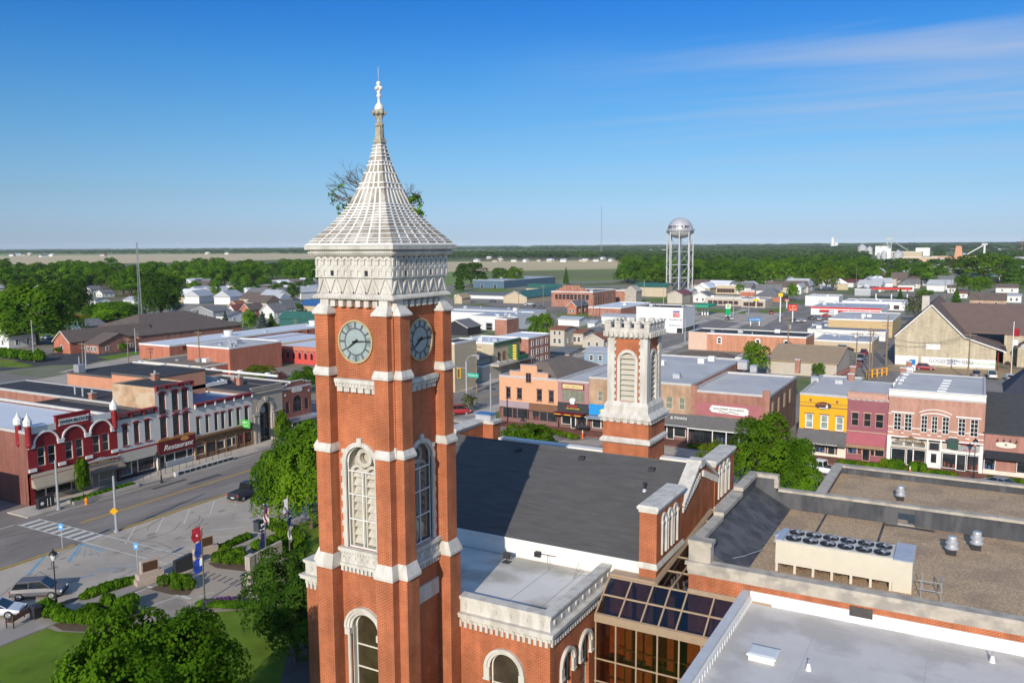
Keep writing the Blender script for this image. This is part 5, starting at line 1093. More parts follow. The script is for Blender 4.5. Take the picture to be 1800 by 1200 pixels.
o = awn(F, -.15, 6.9, 4.1, 2.35, 1.3, GR2, t, .3); text('Heritage On The Square Smokehouse', .3, F.p(3.4,2.22,1.32), 0, WHITE, o)
shop(F,0,0,.6,2.2,t,[.5,2.2,3.9],CREAM,.25); shop(F,0,0,.6,2.2,t,[4.2,5.3],CREAM,.25,door=[0]); m = MB(); m.fbox(F,0,6.8,0,.5,-.4,-.05); m.fbox(F,5.6,6.8,0,2.3,-.3,-.02); m.build('shopfront_base', CREAM, t); MB().fbox(F,0,6.8,2.2,3.9,-.5,-.05).build('shopfront_head', DARK, t)
t, F = nrow('narrow mauve shop with a scalloped pink cornice and striped awning', -16.2, -10.65, 9.4, PNK, [(.6,1.6,5.2,7.2),(2.3,3.3,5.2,7.2),(3.9,5.0,5.15,7.2)], 17, par=.0, side=RB, zb=.0, wkw=dict(frame=pm('pink_trim', (.50,.30,.24), .08), hood=_M.get('pink_trim') or pm('pink_trim', (.50,.30,.24), .08), hw=.12))
PT = pm('pink_trim', (.50,.30,.24), .08); m = MB(); m.fbox(F, 0, 5.5, 9.4, 10.2, -.2, .15); m.fbox(F, -.05, 5.55, 10.2, 10.32, -.3, .3)
for i in range(7): m.farc(F, .4+i*.78, 9.5, .12, .3, PI, 2*PI, .15, .24, 6)
for u in (0,1.75,3.5,5.25): m.fbox(F,u,u+.2,9.2,10.2,.15,.3)
m.fbox(F,0,5.5,4.35,4.5,0,.1); m.build('cornice', PT, t)
o = awn(F, .1, 5.4, 4.25, 2.6, 1.0, pm('awning_rose', (.36,.10,.12), .08), t, 0); m = MB()
for i in range(26): m.fbox(F, .1+i*.204, .1+i*.204+.1, 2.1, 2.6, .97, 1.0)
m.build('awning_valance', pm('valance_tan', (.40,.29,.17), .1), o); MB().fbox(F, .1,5.4,2.1,2.6,.95,.968).build('awning_valance', pm('valance_brown', (.22,.12,.08), .1), o)
shop(F,0,0,1.05,2.2,t,[.25,1.6,2.25],PT,-.12); shop(F,0,0,1.05,2.1,t,[2.3,3.35],PT,-.12,door=[0]); shop(F,0,0,1.05,2.2,t,[3.4,4.0,5.3],PT,-.12)
PB = brick('brick_pink', (.42,.20,.14), (.47,.23,.16), (.45,.30,.25), var=.12)
W9 = [(.75,1.75),(2.15,3.15),(4.3,5.15),(5.65,6.45),(7.0,7.9),(9.0,9.95),(10.5,11.5)]
t, F = nrow('wide pink brick building with seven tall white windows and a hair salon below', -10.6, 1.65, 10.3, PB, [(a,b,5.15,7.6) for a,b in W9], 24, par=.1, side=RB, wkw=dict(frame=WHITE, nx=2, nz=4, fw=.08))
m = MB(); m.fbox(F, 0, 12.25, 10.2, 11.0, -.15, .12); m.fbox(F, -.05, 12.3, 11.0, 11.15, -.3, .3)
for z in (5.55, 4.75): 
    u = 0
    for a, b in W9+[(12.25,12.25)]: m.fbox(F, u, a-.02, z, z+.14, 0, .06); u = b+.02
for a, b in ((.4,3.4),(8.7,11.8)): m.fbox(F, a, b, 7.7, 7.9, 0, .1)
m.fbox(F, 0, .4, 7.5, 7.62, 0, .05); m.farc(F, 6.1, 3.6, 4.35, 4.5, PI*.36, PI*.64, 0, .1, 12); m.farc(F, 6.1, 4.35, 4.15, 4.27, PI*.335, PI*.665, 0, .08, 14); m.fbox(F, 0, 12.25, 4.15, 4.35, 0, .15); m.build('white_dressing', WHITE, t)
m = MB()
for i in range(14): m.fbox(F, .4+i*.85, .85+i*.85, 9.75, 9.82, 0, .04); m.fbox(F, .7+i*.82, 1.1+i*.82, 9.4, 9.46, 0, .04)
m.build('brick_corbel', RB, t)
m = MB(); m.fbox(F, 0, .5, 0, 4.15, -.1, .15); m.fbox(F, 5.2, 5.4, 0, 4.15, -.1, .1); m.fbox(F, 6.9, 7.1, 0, 4.15, -.1, .1); m.fbox(F, 11.8, 12.25, 0, 4.0, -.1, .15); m.fbox(F, 5.4, 6.9, .0, 2.6, -.15, -.05); m.fbox(F, 7.1, 11.8, 2.6, 3.0, -.1, .12); m.build('white_shopfront', WHITE, t)
MB().fbox(F, .5, 12, 2.6, 4.15, -.2, 0).build('fascia_panel', pm('fascia_beige', (.48,.42,.36), .06), t)
for a, b in ((.6,2.1),(2.35,3.3),(3.55,5.0)): q = MB(); q.fbox(F, a, b, 2.95, 3.5, .0, .05); w = q.build('transom_window', GLASSB, t); m = MB(); m.fbox(F,a-.08,b+.08,2.87,2.95,.0,.1); m.fbox(F,a-.08,b+.08,3.5,3.58,0,.1); m.fbox(F,a-.08,a,2.95,3.5,0,.1); m.fbox(F,b,b+.08,2.95,3.5,0,.1); m.build('frame', WHITE, w)
q = MB(); q.fbox(F, 5.55, 6.75, 2.75, 3.75, .0, .04); q.build('transom_window', GLASS, t); q = MB(); q.fbox(F, 5.8, 6.5, .9, 2.2, -.05, -.03); q.build('door_window', GLASS, t)
m = MB(); m.fprism(F, [(1.0,3.65),(5.0,3.45),(4.8,3.8),(4.0,4.15),(3.4,4.3),(3.1,4.6),(2.8,4.3),(2.2,4.2),(1.4,3.95)], .18, .3); o = m.build('crested_sign', pm('crest_brown', (.17,.11,.06), .3, 5), t); text('HAIR FACTORY', .42, F.p(3.0,3.8,.33), 0, WHITE, o)
m = MB(); m.fprism(F, [(7.8,3.3),(9.0,3.1),(9.2,3.3),(9.1,4.2),(9.3,4.4),(9.0,4.7),(8.2,4.8),(7.5,4.4),(7.8,4.1)], .2, .35); o = m.build('phone_sign', pm('phone_dark', (.05,.07,.07), .2), t); MB().fbox(F, 9.15, 11.6, 3.0, 3.75, .15, .25).build('sign_panel', pm('sign_grey2', (.30,.31,.31), .05), o); text('CASH PLUS', .36, F.p(10.4,3.95,.2), 0, RED, o); scrawl(F, 9.8, 11.2, 3.15, 3.4, .25, RED, o, n=9); MB().fprism(F,[(8.0,3.4),(8.9,3.3),(8.9,4.0),(8.1,4.1)],.35,.37).build('phone_screen', pm('phone_green', (.03,.09,.07), .2), o)
shop(F,0,0,.5,2.5,t,[.6,2.5],WHITE,.1); shop(F,0,0,.5,2.5,t,[2.6,3.5,5.1],WHITE,.35,door=[0]); shop(F,0,0,.4,2.5,t,[7.2,9.0],WHITE,.1); shop(F,0,0,.4,2.5,t,[9.0,10.2],WHITE,.15,door=[0]); shop(F,0,0,.4,2.5,t,[10.3,11.8],WHITE,.1)
MB().fbox(F,.5,11.8,0,2.6,-.7,-.5).build('shopfront_back', BRN, t)
t = thing('shop_building', 'low rose brick shop with a dark sloped roof and oval sign at the right edge', 'shop building', (6, NY+8, 0)); F = nf(1.7)
PB2 = brick('brick_rose', (.36,.15,.12), (.40,.17,.135), (.38,.24,.2), var=.1)
m = MB(); m.wall(F, 0, 12, 2.4, 5.8, []); m.box(1.7,13.7,NY+.3,NY+20,0,5.6); m.build('wall', PB2, t)
m = MB(); m.hexa([(1.5,NY-.2,5.85),(14,NY-.2,5.85),(14,NY+20,8.4),(1.5,NY+20,8.4)],[(1.5,NY-.2,6.0),(14,NY-.2,6.0),(14,NY+20,8.6),(1.5,NY+20,8.6)]); m.build('roof', pm('shingle_dark', (.07,.07,.072), .2, 1, .9), t)
awn(F, .1, 12, 3.5, 2.6, .9, DARK, t, .1); m = MB(); m.fprism(F, [(2.6+1.3*math.cos(k*PI/10)*(1 if k%5 else .9), 4.45+.42*math.sin(k*PI/10)) for k in range(20)], .05, .15); o = m.build('oval_sign', CREAM, t); text('A', .55, F.p(2.6,4.5,.17), 0, DARK, o)
m = MB(); [m.cyl(1.7+1.6+i*.75, NY-.35, 5.0, 5.2, .14, 8, 0, .04) for i in range(4)]; [m.tube((1.7+1.6+i*.75,NY,5.4),(1.7+1.6+i*.75,NY-.35,5.2),.02,4) for i in range(4)]; m.build('gooseneck_lamp', DARK, t)
shop(F,0,0,.8,2.4,t,[.1,1.5],WHITE,.1); shop(F,0,0,.8,2.4,t,[1.6,2.6,3.9],WHITE,.6,door=[1]); shop(F,0,0,.8,2.4,t,[4.0,5.8,7.5,9],WHITE,.1); MB().fbox(F,0,9,0,.7,-.2,-.02).build('shopfront_base', CREAM, t)
t = thing('house', 'dark blue house with a steep roof at the right edge behind the shops', 'house', (14,NY+30,0))
X, Y = gp(1790,712); m = MB(); m.box(4.5,16,NY+21,NY+31,0,8.5); m.build('wall', pm('navy_siding', (.10,.13,.20), .1, 1), t); m = MB(); m.hexa([(4.2,NY+20.6,8.5),(16,NY+20.6,8.5),(16,NY+31,8.5),(4.2,NY+31,8.5)],[(7.5,NY+24,12),(16,NY+24,12),(16,NY+28,12),(7.5,NY+28,12)]); m.build('roof', pm('navy_roof', (.035,.04,.06), .2, 1, .8), t)
m = MB(); m.box(4.42,4.5,NY+22.5,NY+24,6,7.6); m.build('window', GLASS, t); m = MB(); m.box(4.35,4.42,NY+22.3,NY+24.2,7.6,7.75); m.box(4.35,4.42,NY+22.3,NY+24.2,5.85,6.0); m.build('window_trim', WHITE, t)
# ================================================================ MIDDLE DISTANCE BUILDINGS (survey: near right base corner, left px, right px, roof px)
def survey(A, xl, xr, yt):
    X1, Y0 = gp(*A); X0 = onY(xl, A[1], Y0)[0]; Y1 = onX(xr, A[1]-(A[1]-432)*.1, X1)[0]; z = onY(A[0], yt, Y0)[1]
    if A[0] > 1575 or Y1 < Y0+6: Y1 = Y0+max(9, min(30, .7*(X1-X0)))
    Y1 = min(Y1, Y0+130)
    return X0, X1, Y0, Y1, z
def wins(F, L_, n, z0, z1, t, w=.9, m0=.8, frame=None, glass=None, arch=0):
    fr = frame or WHITE
    for i in range(n):
        u = m0+(L_-2*m0)*(i+.5)/n; q = MB(); q.fbox(F, u-w/2, u+w/2, z0, z1, 0, .04); wn = q.build('window', glass or GLASS, t)
        q = MB(); e = max(.12, w*.12); q.fbox(F, u-w/2-e, u-w/2, z0-e, z1+e, 0, .1); q.fbox(F, u+w/2, u+w/2+e, z0-e, z1+e, 0, .1); q.fbox(F, u-w/2, u+w/2, z1, z1+e, 0, .1); q.fbox(F, u-w/2, u+w/2, z0-e, z0, 0, .1); q.fbox(F, u-w/2, u+w/2, (z0+z1)/2-e/3, (z0+z1)/2+e/3, .04, .08)
        q.build('frame', fr, wn)
def flat(lb, A, xl, xr, yt, wm, rm, cat='building', name='commercial_building', par=.3, D=None, W=None, trim=None, group=None):
    X0, X1, Y0, Y1, z = survey(A, xl, xr, yt)
    if D: Y1 = Y0+D
    if W: X0 = X1-W
    t = thing(name, lb, cat, ((X0+X1)/2, (Y0+Y1)/2, 0), group)
    m = MB(); m.box(X0,X1,Y0,Y1,0,z-par); m.build('wall', wm, t)
    r = MB(); r.box(X0+.25,X1-.25,Y0+.25,Y1-.25,z-par,z-par+.05); 
    for a in ((X0-.05,X1+.05,Y0-.05,Y0+.25),(X0-.05,X1+.05,Y1-.25,Y1+.05),(X0-.05,X0+.25,Y0+.25,Y1-.25),(X1-.25,X1+.05,Y0+.25,Y1-.25)): r.box(*a, z-par-.15, z, 1)
    r.build('roof', [rm, trim or WHITE], t)
    if depth(X1, Y0) < 700 and (X1-X0) > 9 and (Y1-Y0) > 9:
        for i in range(rnd.choice((2,3,4))):
            x = rnd.uniform(X0+2, X1-2); y = rnd.uniform(Y0+2, Y1-2); q = rnd.uniform(.4,.9); MB().box(x-q,x+q,y-q,y+q,z-par,z-par+q*1.3).build('roof_unit', rnd.choice((GALV, WHITE, GREY)), t)
        for i in range(2): x = rnd.uniform(X0+1, X1-1); y = rnd.uniform(Y0+1, Y1-1); MB().cyl(x,y,z-par,z-par+.8,.15,8).build('vent_pipe', GALV, t)
        if not any(k in lb for k in ('hall', 'commercial', 'theatre', 'three-storey', 'factory', 'strip', 'office', 'fast food', 'drive', 'brick', 'green striped')):
            n = max(1, int((X1-X0)/11)); wins(Fr(X0,Y0,1,0), X1-X0, n, .1, min(z*.6,2.6), t, rnd.choice((1.0,2.4)), 2, GREY, rnd.choice((GLASS, GALV)))
    return t, X0, X1, Y0, Y1, z
def gable(lb, A, xl, xr, ye, yr, wm, rm, ridge='y', cat='house', name='house', hip=0, D=None, W=None, zr=None, ze=None, chim=None, nw=2, group=None, oh=.4, ext=None):
    "ye = eave px at the near right corner, yr = ridge px height above the near wall"
    X0, X1, Y0, Y1, z = survey(A, xl, xr, ye)
    if D: Y1 = Y0+D
    if W: X0 = X1-W
    if Y1-Y0 < 4: Y1 = Y0+7
    ym = Y0 if ridge == 'y' and not hip else (Y0+Y1)/2
    z = ze or z; zr = zr or max(z+.8, onY((A[0]+xl)/2, yr, ym)[1])
    t = thing(name, lb, cat, ((X0+X1)/2, (Y0+Y1)/2, 0), group); xm, yc = (X0+X1)/2, (Y0+Y1)/2
    m = MB(); m.box(X0,X1,Y0,Y1,0,z)
    if not hip:
        if ridge == 'y':
            for Y in (Y0, Y1-.1): m.hexa([(X0,Y,z),(X1,Y,z),(X1,Y+.1,z),(X0,Y+.1,z)],[(xm-.05,Y,zr),(xm+.05,Y,zr),(xm+.05,Y+.1,zr),(xm-.05,Y+.1,zr)])
        else:
            for X in (X0, X1-.1): m.hexa([(X,Y0,z),(X+.1,Y0,z),(X+.1,Y1,z),(X,Y1,z)],[(X,yc-.05,zr),(X+.1,yc-.05,zr),(X+.1,yc+.05,zr),(X,yc+.05,zr)])
    m.build('wall', wm, t)
    r = MB(); th = .18; h = hip*min(X1-X0, Y1-Y0)/2
    def S(a, b, c_, d): r.hexa([a,b,c_,d], [(p[0],p[1],p[2]+th) for p in (a,b,c_,d)])
    a0, a1, b0, b1 = X0-oh, X1+oh, Y0-oh, Y1+oh; k = (zr-z)/((X1-X0)/2 if ridge == 'y' else (Y1-Y0)/2)*oh; e = z-k*.5
    if ridge == 'y':
        S((a0,b0,e),(xm,b0+h,zr),(xm,b1-h,zr),(a0,b1,e)); S((xm,b0+h,zr),(a1,b0,e),(a1,b1,e),(xm,b1-h,zr))
        if hip: S((a0,b0,e),(a1,b0,e),(xm+.01,b0+h,zr),(xm-.01,b0+h,zr)); S((a0,b1,e),(a1,b1,e),(xm+.01,b1-h,zr),(xm-.01,b1-h,zr))
    else:
        S((a0,b0,e),(a1,b0,e),(a1-h,yc,zr),(a0+h,yc,zr)); S((a0+h,yc,zr),(a1-h,yc,zr),(a1,b1,e),(a0,b1,e))
        if hip: S((a1,b0,e),(a1,b1,e),(a1-h,yc+.01,zr),(a1-h,yc-.01,zr)); S((a0,b0,e),(a0,b1,e),(a0+h,yc+.01,zr),(a0+h,yc-.01,zr))
    r.build('roof', rm, t)
    if not hip and ridge == 'y':
        q = MB(); q.tube((X0-oh,Y0-oh,e),(xm,Y0-oh,zr),.13,4); q.tube((X1+oh,Y0-oh,e),(xm,Y0-oh,zr),.13,4); q.build('bargeboard', WHITE, t)
    if nw:
        s = max(1, (z)/3.2); hh = min(1.4, z*.4); z0 = min(1.0, z*.3)
        if depth(X1, Y0) < 620:
            wins(Fr(X0,Y0,1,0), X1-X0, nw, z0, z0+hh, t, .9); wins(Fr(X1,Y0,0,1), Y1-Y0, nw, z0, z0+hh, t, .9)
            if z > 4.8: wins(Fr(X0,Y0,1,0), X1-X0, nw, z0+2.7, z0+2.7+hh*.8, t, .8)
    if chim: MB().box(xm-.4,xm+.4,yc-.4+1,yc+.4+1,z,zr+1.1).build('chimney', RB, t)
    return t, X0, X1, Y0, Y1, z, zr
RBO = brick('brick_bright', (.42,.11,.06), (.46,.13,.07), (.42,.22,.16), var=.1)
CRM = pm('cream_wall', (.48,.40,.28), .08, .5, .85); CRM2 = pm('beige_siding', (.46,.41,.34), .06, .6, .8); GREEN = pm('green_metal_roof', (.035,.12,.095), .1, .4, .5); BLUW = pm('blue_steel', (.085,.14,.20), .1, .4, .5)
SIL = pm('silver_roof', (.42,.43,.45), .08, .15, .5); WSH = pm('white_steel', (.66,.66,.65), .05, .3, .6); GSH = pm('grey_shingle', (.16,.16,.165), .2, .7, .9); BSH = pm('brown_shingle2', (.13,.10,.085), .15, .5, .9); TSH = pm('tan_shingle', (.36,.26,.165), .1, .6, .9); RSH = pm('rust_shingle', (.24,.10,.06), .15, .6, .9); MSH = pm('maroon_metal', (.20,.06,.055), .1, .4, .6); WSD = pm('white_siding', (.62,.62,.60), .05, .5, .7)
# --- across the north street, seen beyond the tower
t, X0, X1, Y0, Y1, z = flat('tall cream theatre building with a green cornice and green vertical sign', (868,664), 797, 914, 602, CRM, WR)
F = Fr(X1, Y0, 0, 1); m = MB(); m.fbox(F, 0, Y1-Y0, z-.9, z-.1, .05, .35); m.build('cornice', pm('green_trim', (.04,.10,.06), .1), t)
wins(F, (Y1-Y0)*.55, 2, z*.42, z*.68, t, 1.0, 1.2, BRN)
u = (Y1-Y0)*.56; m = MB(); m.fbox(F, u, u+.7, z*.32, z-1.2, .05, 2.6); o = m.build('vertical_sign', pm('sign_dark_green', (.03,.13,.07), .1), t); q = MB()
for i in range(7): q.fbox(F, u-.03, u, z*.36+i*z*.075, z*.36+i*z*.075+z*.05, 1.2, 2.2)
q.build('lettering', YL, o)
m = MB(); m.fbox(F, -3, Y1-Y0+2, 3.3, 3.8, .1, 3.2); m.build('street_canopy', CRM2, t); m = MB(); [m.tube(F.p(i*3-1,6.2,.1), F.p(i*3-1,3.8,3.1), .05, 4) for i in range(6)]; m.build('canopy_rod', DARK, t)
m = MB(); m.fbox(F, u-1.5, u+4, 4.0, 4.9, 3.0, 3.5); m.build('marquee', _M['sign_dark_green'], t)
t, X0, X1, Y0, Y1, z = flat('low tan shop with a green striped cornice before the cream theatre', (848,672), 812, 867, 643, CRM2, BLKR)
t, *_ = gable('small dark hipped roof pavilion against the cream theatre wall', (846,668), 803, 852, 630, 616, CRM2, GSH, 'y', 'building', 'pavilion', hip=1, nw=0)
t, X0, X1, Y0, Y1, z = flat('three-storey red brick block with a white roof beside the cream theatre', (929,652), 912, 967, 593, RB, WR, W=9)
for k, zz in enumerate((z*.18, z*.45, z*.72)): wins(Fr(X1,Y0,0,1), Y1-Y0, 4, zz, zz+z*.15, t, 1.0)
wins(Fr(X0,Y0,1,0), X1-X0, 1, z*.5, z*.65, t, 1.0)
t, *_ = flat('square brick stair tower rising from the white theatre roof', (891,590), 870, 893, 560, RB, RB)
t, *_ = flat('narrow cream corner building just right of the clock tower', (800,690), 770, 806, 602, CRM, BLKR)
# --- tan houses and sheds behind
gable('tall tan house with a rust roof behind the brick block', (992,609), 967, 1003, 580, 573, CRM2, RSH, 'x')
gable('small tan house with a white door between two tan houses', (1025,606), 1003, 1032, 586, 581, CRM2, RSH, 'x')
gable('tan gabled house with an orange roof and white door', (1061,613), 1024, 1072, 598, 587, CRM2, RSH, 'y')
gable('low grey roofed shed beside the gabled tan house', (1056,590), 1030, 1080, 583, 578, GSH, GSH, 'x', 'shed', 'shed', nw=0)
gable('blue walled garage with a pale roof behind the pizza shop', (1068,640), 1027, 1090, 620, 612, pm('pale_blue_wall', (.22,.30,.38), .1), SIL, 'x', 'garage', 'garage')
gable('black roofed house behind the brick block', (1000,628), 967, 1035, 622, 614, CRM2, GSH, 'x')
t, X0, X1, Y0, Y1, z = flat('wide white steel warehouse with a low roof left of the yellow tree', (895,582), 826, 941, 557, WSH, SIL, par=.05)
t, *_ = flat('long white steel warehouse nearest the clock tower', (852,572), 780, 870, 550, WSH, SIL, par=.05)
t, *_ = flat('white steel warehouse with a silver roof behind the yellow tree', (938,560), 792, 960, 548, WSH, SIL, par=.05)
gable('open fronted dark gabled shed right of the clock tower', (822,590), 780, 835, 576, 563, DARK, GSH, 'y', 'shed', 'shed', nw=0)
gable('white shed with a silver roof right of the yellow tree', (1018,574), 981, 1034, 562, 557, WSH, SIL, 'x', 'shed', 'shed', nw=0)
gable('small white shed beside a row of bins', (1045,576), 1033, 1058, 568, 565, WSH, SIL, 'x', 'shed', 'shed', nw=0)
gable('broad white shed partly hidden by the bell turret', (1122,572), 1057, 1135, 558, 553, WSH, SIL, 'x', 'shed', 'shed', nw=0)
t, X0, X1, Y0, Y1, z = flat('long low dark red brick building behind the white sheds', (1091,557), 1034, 1144, 541, RB, WR)
t, X0, X1, Y0, Y1, z = flat('old red brick factory with a stepped gable and rows of windows', (1042,541), 969, 1082, 513, RB, GSH)
F = Fr(X0,Y0,1,0); L_ = X1-X0; m = MB()
for a, b, dz in ((.12,.88,1.0),(.2,.8,2.0),(.28,.7,3.2)): m.fbox(F, L_*a, L_*b, z-.1, z+dz, -.6-dz*.02, .02+dz*.01)
m.build('stepped_gable', RB, t); wins(F, L_, 9, z*.5, z*.8, t, 1.6, 2, RB); wins(Fr(X1,Y0,0,1), Y1-Y0, 8, z*.5, z*.8, t, 1.6, 2, RB); wins(Fr(X1,Y0,0,1), Y1-Y0, 8, z*.1, z*.38, t, 1.6, 2, RB)
gable('small orange brick house with a grey roof before the factory', (1013,553), 997, 1034, 539, 529, RBO, GSH, 'y')
t, *_ = flat('brick boiler house with a chimney right of the factory', (1099,532), 1080, 1100, 510, RB, GSH); gable('grey stone ruin beside the factory', (1118,534), 1098, 1123, 512, 503, STONE2, STONE2, 'y', 'ruin', 'ruin', nw=0)
t, *_ = flat('long blue steel warehouse with a pale roof and a flag emblem', (886,507), 832, 976, 493, BLUW, SIL, par=.05)
gable('tan gabled steel barn with a green roof', (926,534), 885, 969, 523, 512, CRM, GREEN, 'y', 'barn', 'barn', nw=0, D=70)
gable('larger green roofed steel barn behind the tan barn', (990,520), 925, 1000, 507, 499, CRM, GREEN, 'x', 'barn', 'barn', nw=0)
gable('long low storage row with many white doors', (885,526), 799, 925, 520, 515, WSH, GSH, 'x', 'storage row', 'storage_building', nw=0)
gable('tan cottage at the end of the long storage row', (812,534), 799, 820, 524, 517, CRM, TSH, 'y', nw=0)
gable('tan steel barn with a green roof left of the water tower', (1171,522), 1114, 1182, 505, 497, CRM, GREEN, 'x', 'barn', 'barn', nw=0)
gable('small tan building with a maroon roof below the water tower', (1199,534), 1173, 1217, 518, 511, CRM2, MSH, 'y', 'building', 'commercial_building', nw=0)
t, X0, X1, Y0, Y1, z = flat('white commercial building with a coloured logo and blue lettering', (1200,586), 1118, 1221, 541, WSH, BLKR)
F = Fr(X0,Y0,1,0); L_ = X1-X0; MB().fbox(F, L_*.79, L_*.93, z*.82, z*.87, .01, .08).build('sign_bar', pm('sign_navy', (.05,.08,.3), .1), t); MB().fbox(F, L_*.79, L_*.93, z*.62, z*.8, .01, .06).build('logo', pm('logo_pink', (.55,.2,.2), .4, 2), t)
scrawl(F, L_*.72, L_*.98, z*.5, z*.55, .02, DARK, t, n=12); scrawl(F, L_*.72, L_*.98, z*.28, z*.33, .02, _M['sign_navy'], t, n=12); m = MB(); m.fbox(F,L_*.88,L_*.99,.1,z*.2,.0,.1); m.build('shop_window', GLASS, t)
m = MB(); m.fbox(Fr(X1,Y0,0,1),1,(Y1-Y0)*.9,.4,z*.2,0,.1); m.build('shop_window', GLASS, t)
t, X0, X1, Y0, Y1, z = flat('long orange brick hall with a black roof and three white arched windows', (1416,625), 1210, 1431, 592, brick('brick_soft', (.50,.19,.10), (.54,.22,.12), (.48,.28,.2), var=.1), BLKR)
F = Fr(X0,Y0,1,0); L_ = X1-X0; MB().fbox(F, -.02, L_*.165, 0, z-.05, 0, .06).build('painted_bay', pm('peach_paint', (.60,.42,.32), .06), t)
for u in (.275,.605,.84): w = MB().fbox(F, L_*u-.45, L_*u+.45, z*.45, z*.72, 0, .06).build('window', GLASS, t); q = MB(); q.fbox(F, L_*u-.75,L_*u-.45,z*.4,z*.75,0,.1); q.fbox(F,L_*u+.45,L_*u+.75,z*.4,z*.75,0,.1); q.fbox(F,L_*u-.45,L_*u+.45,z*.72,z*.79,0,.1); q.fbox(F,L_*u-.45,L_*u+.45,z*.4,z*.45,0,.1); q.fbox(F,L_*u-.45,L_*u+.45,z*.57,z*.6,.06,.1); q.build('frame', WHITE, w)
gable('long tan roofed shed with pale walls behind the red brick shop', (1470,664), 1347, 1500, 640, 606, CRM2, TSH, 'x', 'shed', 'shed', nw=0)
gable('low brown hipped roof between the turret and the orange brick hall', (1285,640), 1180, 1300, 634, 618, CRM2, BSH, 'x', 'building', 'building', hip=1, nw=0)
t, *_ = flat('brick chimney stack block with air units behind the red brick shop', (1302,655), 1292, 1306, 628, RB, RB)
for lb, A, xl, xr, yt, wm, rm in (
    ('low stone coloured strip of shops facing the junction', (1303,538), 1239, 1312, 523, CRM2, pm('strip_roof', (.30,.27,.24), .1)),
    ('dark roofed fast food restaurant at the junction', (1345,541), 1303, 1358, 526, CRM2, GSH),
    ('two-storey cream office with square windows', (1294,517), 1257, 1297, 501, CRM, SIL),
    ('flat white building behind the trees beyond the hip roof', (1360,506), 1336, 1363, 494, WSH, SIL),
    ('large white warehouse right of the red road sign', (1474,539), 1415, 1482, 521, WSH, SIL),
    ('white car parts shop with a red roof line and red awnings', (1549,557), 1425, 1562, 542, WSH, SIL),
    ('tan block warehouse with a flat grey roof', (1568,594), 1455, 1583, 563, pm('tan_block', (.50,.36,.19), .08), GRR),
    ('long low white building with a slate blue roof', (1556,600), 1419, 1572, 583, WSH, pm('slate_roof', (.20,.22,.26), .1)),
    ('low pale shed with a corrugated silver roof in front of the tan warehouse', (1532,620), 1430, 1545, 601, CRM, SIL),
    ('white drive-through building with open bays', (1590,546), 1480, 1600, 531, WSH, SIL),
    ('small grey commercial building behind the filling station', (1530,520), 1502, 1545, 508, GREY, GSH),
    ('pale industrial building at the left of the grain plant', (1600,466), 1530, 1640, 458, CRM2, WR),
    ('tall white industrial block with a flat roof in the grain plant', (1561,449), 1538, 1564, 432.5, WSH, WR),
    ('tall white square block right of the grain plant', (1634,450), 1609, 1640, 435.5, WSH, WR),
    ('long cream factory between the two white blocks', (1620,458), 1564, 1650, 442, CRM, WR),
    ('low tan factory shed in front of the cream factory', (1648,463), 1585, 1665, 452, pm('peach_block', (.5,.36,.25), .1), SIL),
    ('white and pink low store beyond the big round trees', (1672,480), 1634, 1690, 469, pm('peach_paint', (.60,.42,.32), .06), WR),
    ('white low warehouse beyond the orange brick tower', (1720,462), 1690, 1740, 455, WSH, WR),
    ('red roofed shop far down the street', (1322,508), 1296, 1328, 500, pm('red_shop', (.4,.04,.05), .1), pm('red_roof', (.42,.04,.05), .1))):
    t, X0, X1, Y0, Y1, z = flat(lb, A, xl, xr, yt, wm, rm)
    F = Fr(X0,Y0,1,0)
    if 'strip' in lb or 'cream office' in lb or 'fast food' in lb or 'drive-through' in lb: wins(F, X1-X0, 6, z*.2, z*.55, t, 2.0, 1.5, BRN)
    if 'car parts' in lb:
        MB().fbox(F, -.1, X1-X0+.1, z-.7, z-.02, .06, .2).build('red_fascia', RED, t)
        for u in (.13,.4,.55,.7,.85): MB().fbox(F, (X1-X0)*u, (X1-X0)*u+4, z*.45, z*.65, 0, 1.2).build('awning', RED, t)
t, X0, X1, Y0, Y1, z = flat('low brick building with a maroon roof before the grey hip roof', (1338,522), 1301, 1345, 512, RBO, MSH)
gable('broad grey hip roofed bank at the junction', (1372,531), 1323, 1386, 522, 506, RBO, GSH, 'x', 'building', 'commercial_building', hip=1, nw=0)
# filling stations
def canopy(lb, A, xl, xr, yt, ym, col, col2):
    X0, X1, Y0, Y1, z = survey(A, xl, xr, yt); z = max(z, 5); t = thing('fuel_canopy', lb, 'canopy', ((X0+X1)/2, Y0, 0)); MB().box(X0,X1,Y0,Y0+14,z-1,z).build('canopy_roof', [col], t)
    for X in (X0+2, (X0+X1)/2, X1-2): MB().box(X-.3,X+.3,Y0+6,Y0+6.6,0,z-1).build('column', WHITE, t)
canopy('green edged fuel canopy beside the white commercial building', (1245,556), 1220, 1250, 543, 0, pm('canopy_green', (.03,.30,.16), .05), WHITE)
canopy('red and white fuel canopy in the distance beyond the tan warehouse', (1600,527), 1531, 1610, 507, 0, pm('canopy_red', (.55,.06,.05), .05), WHITE)
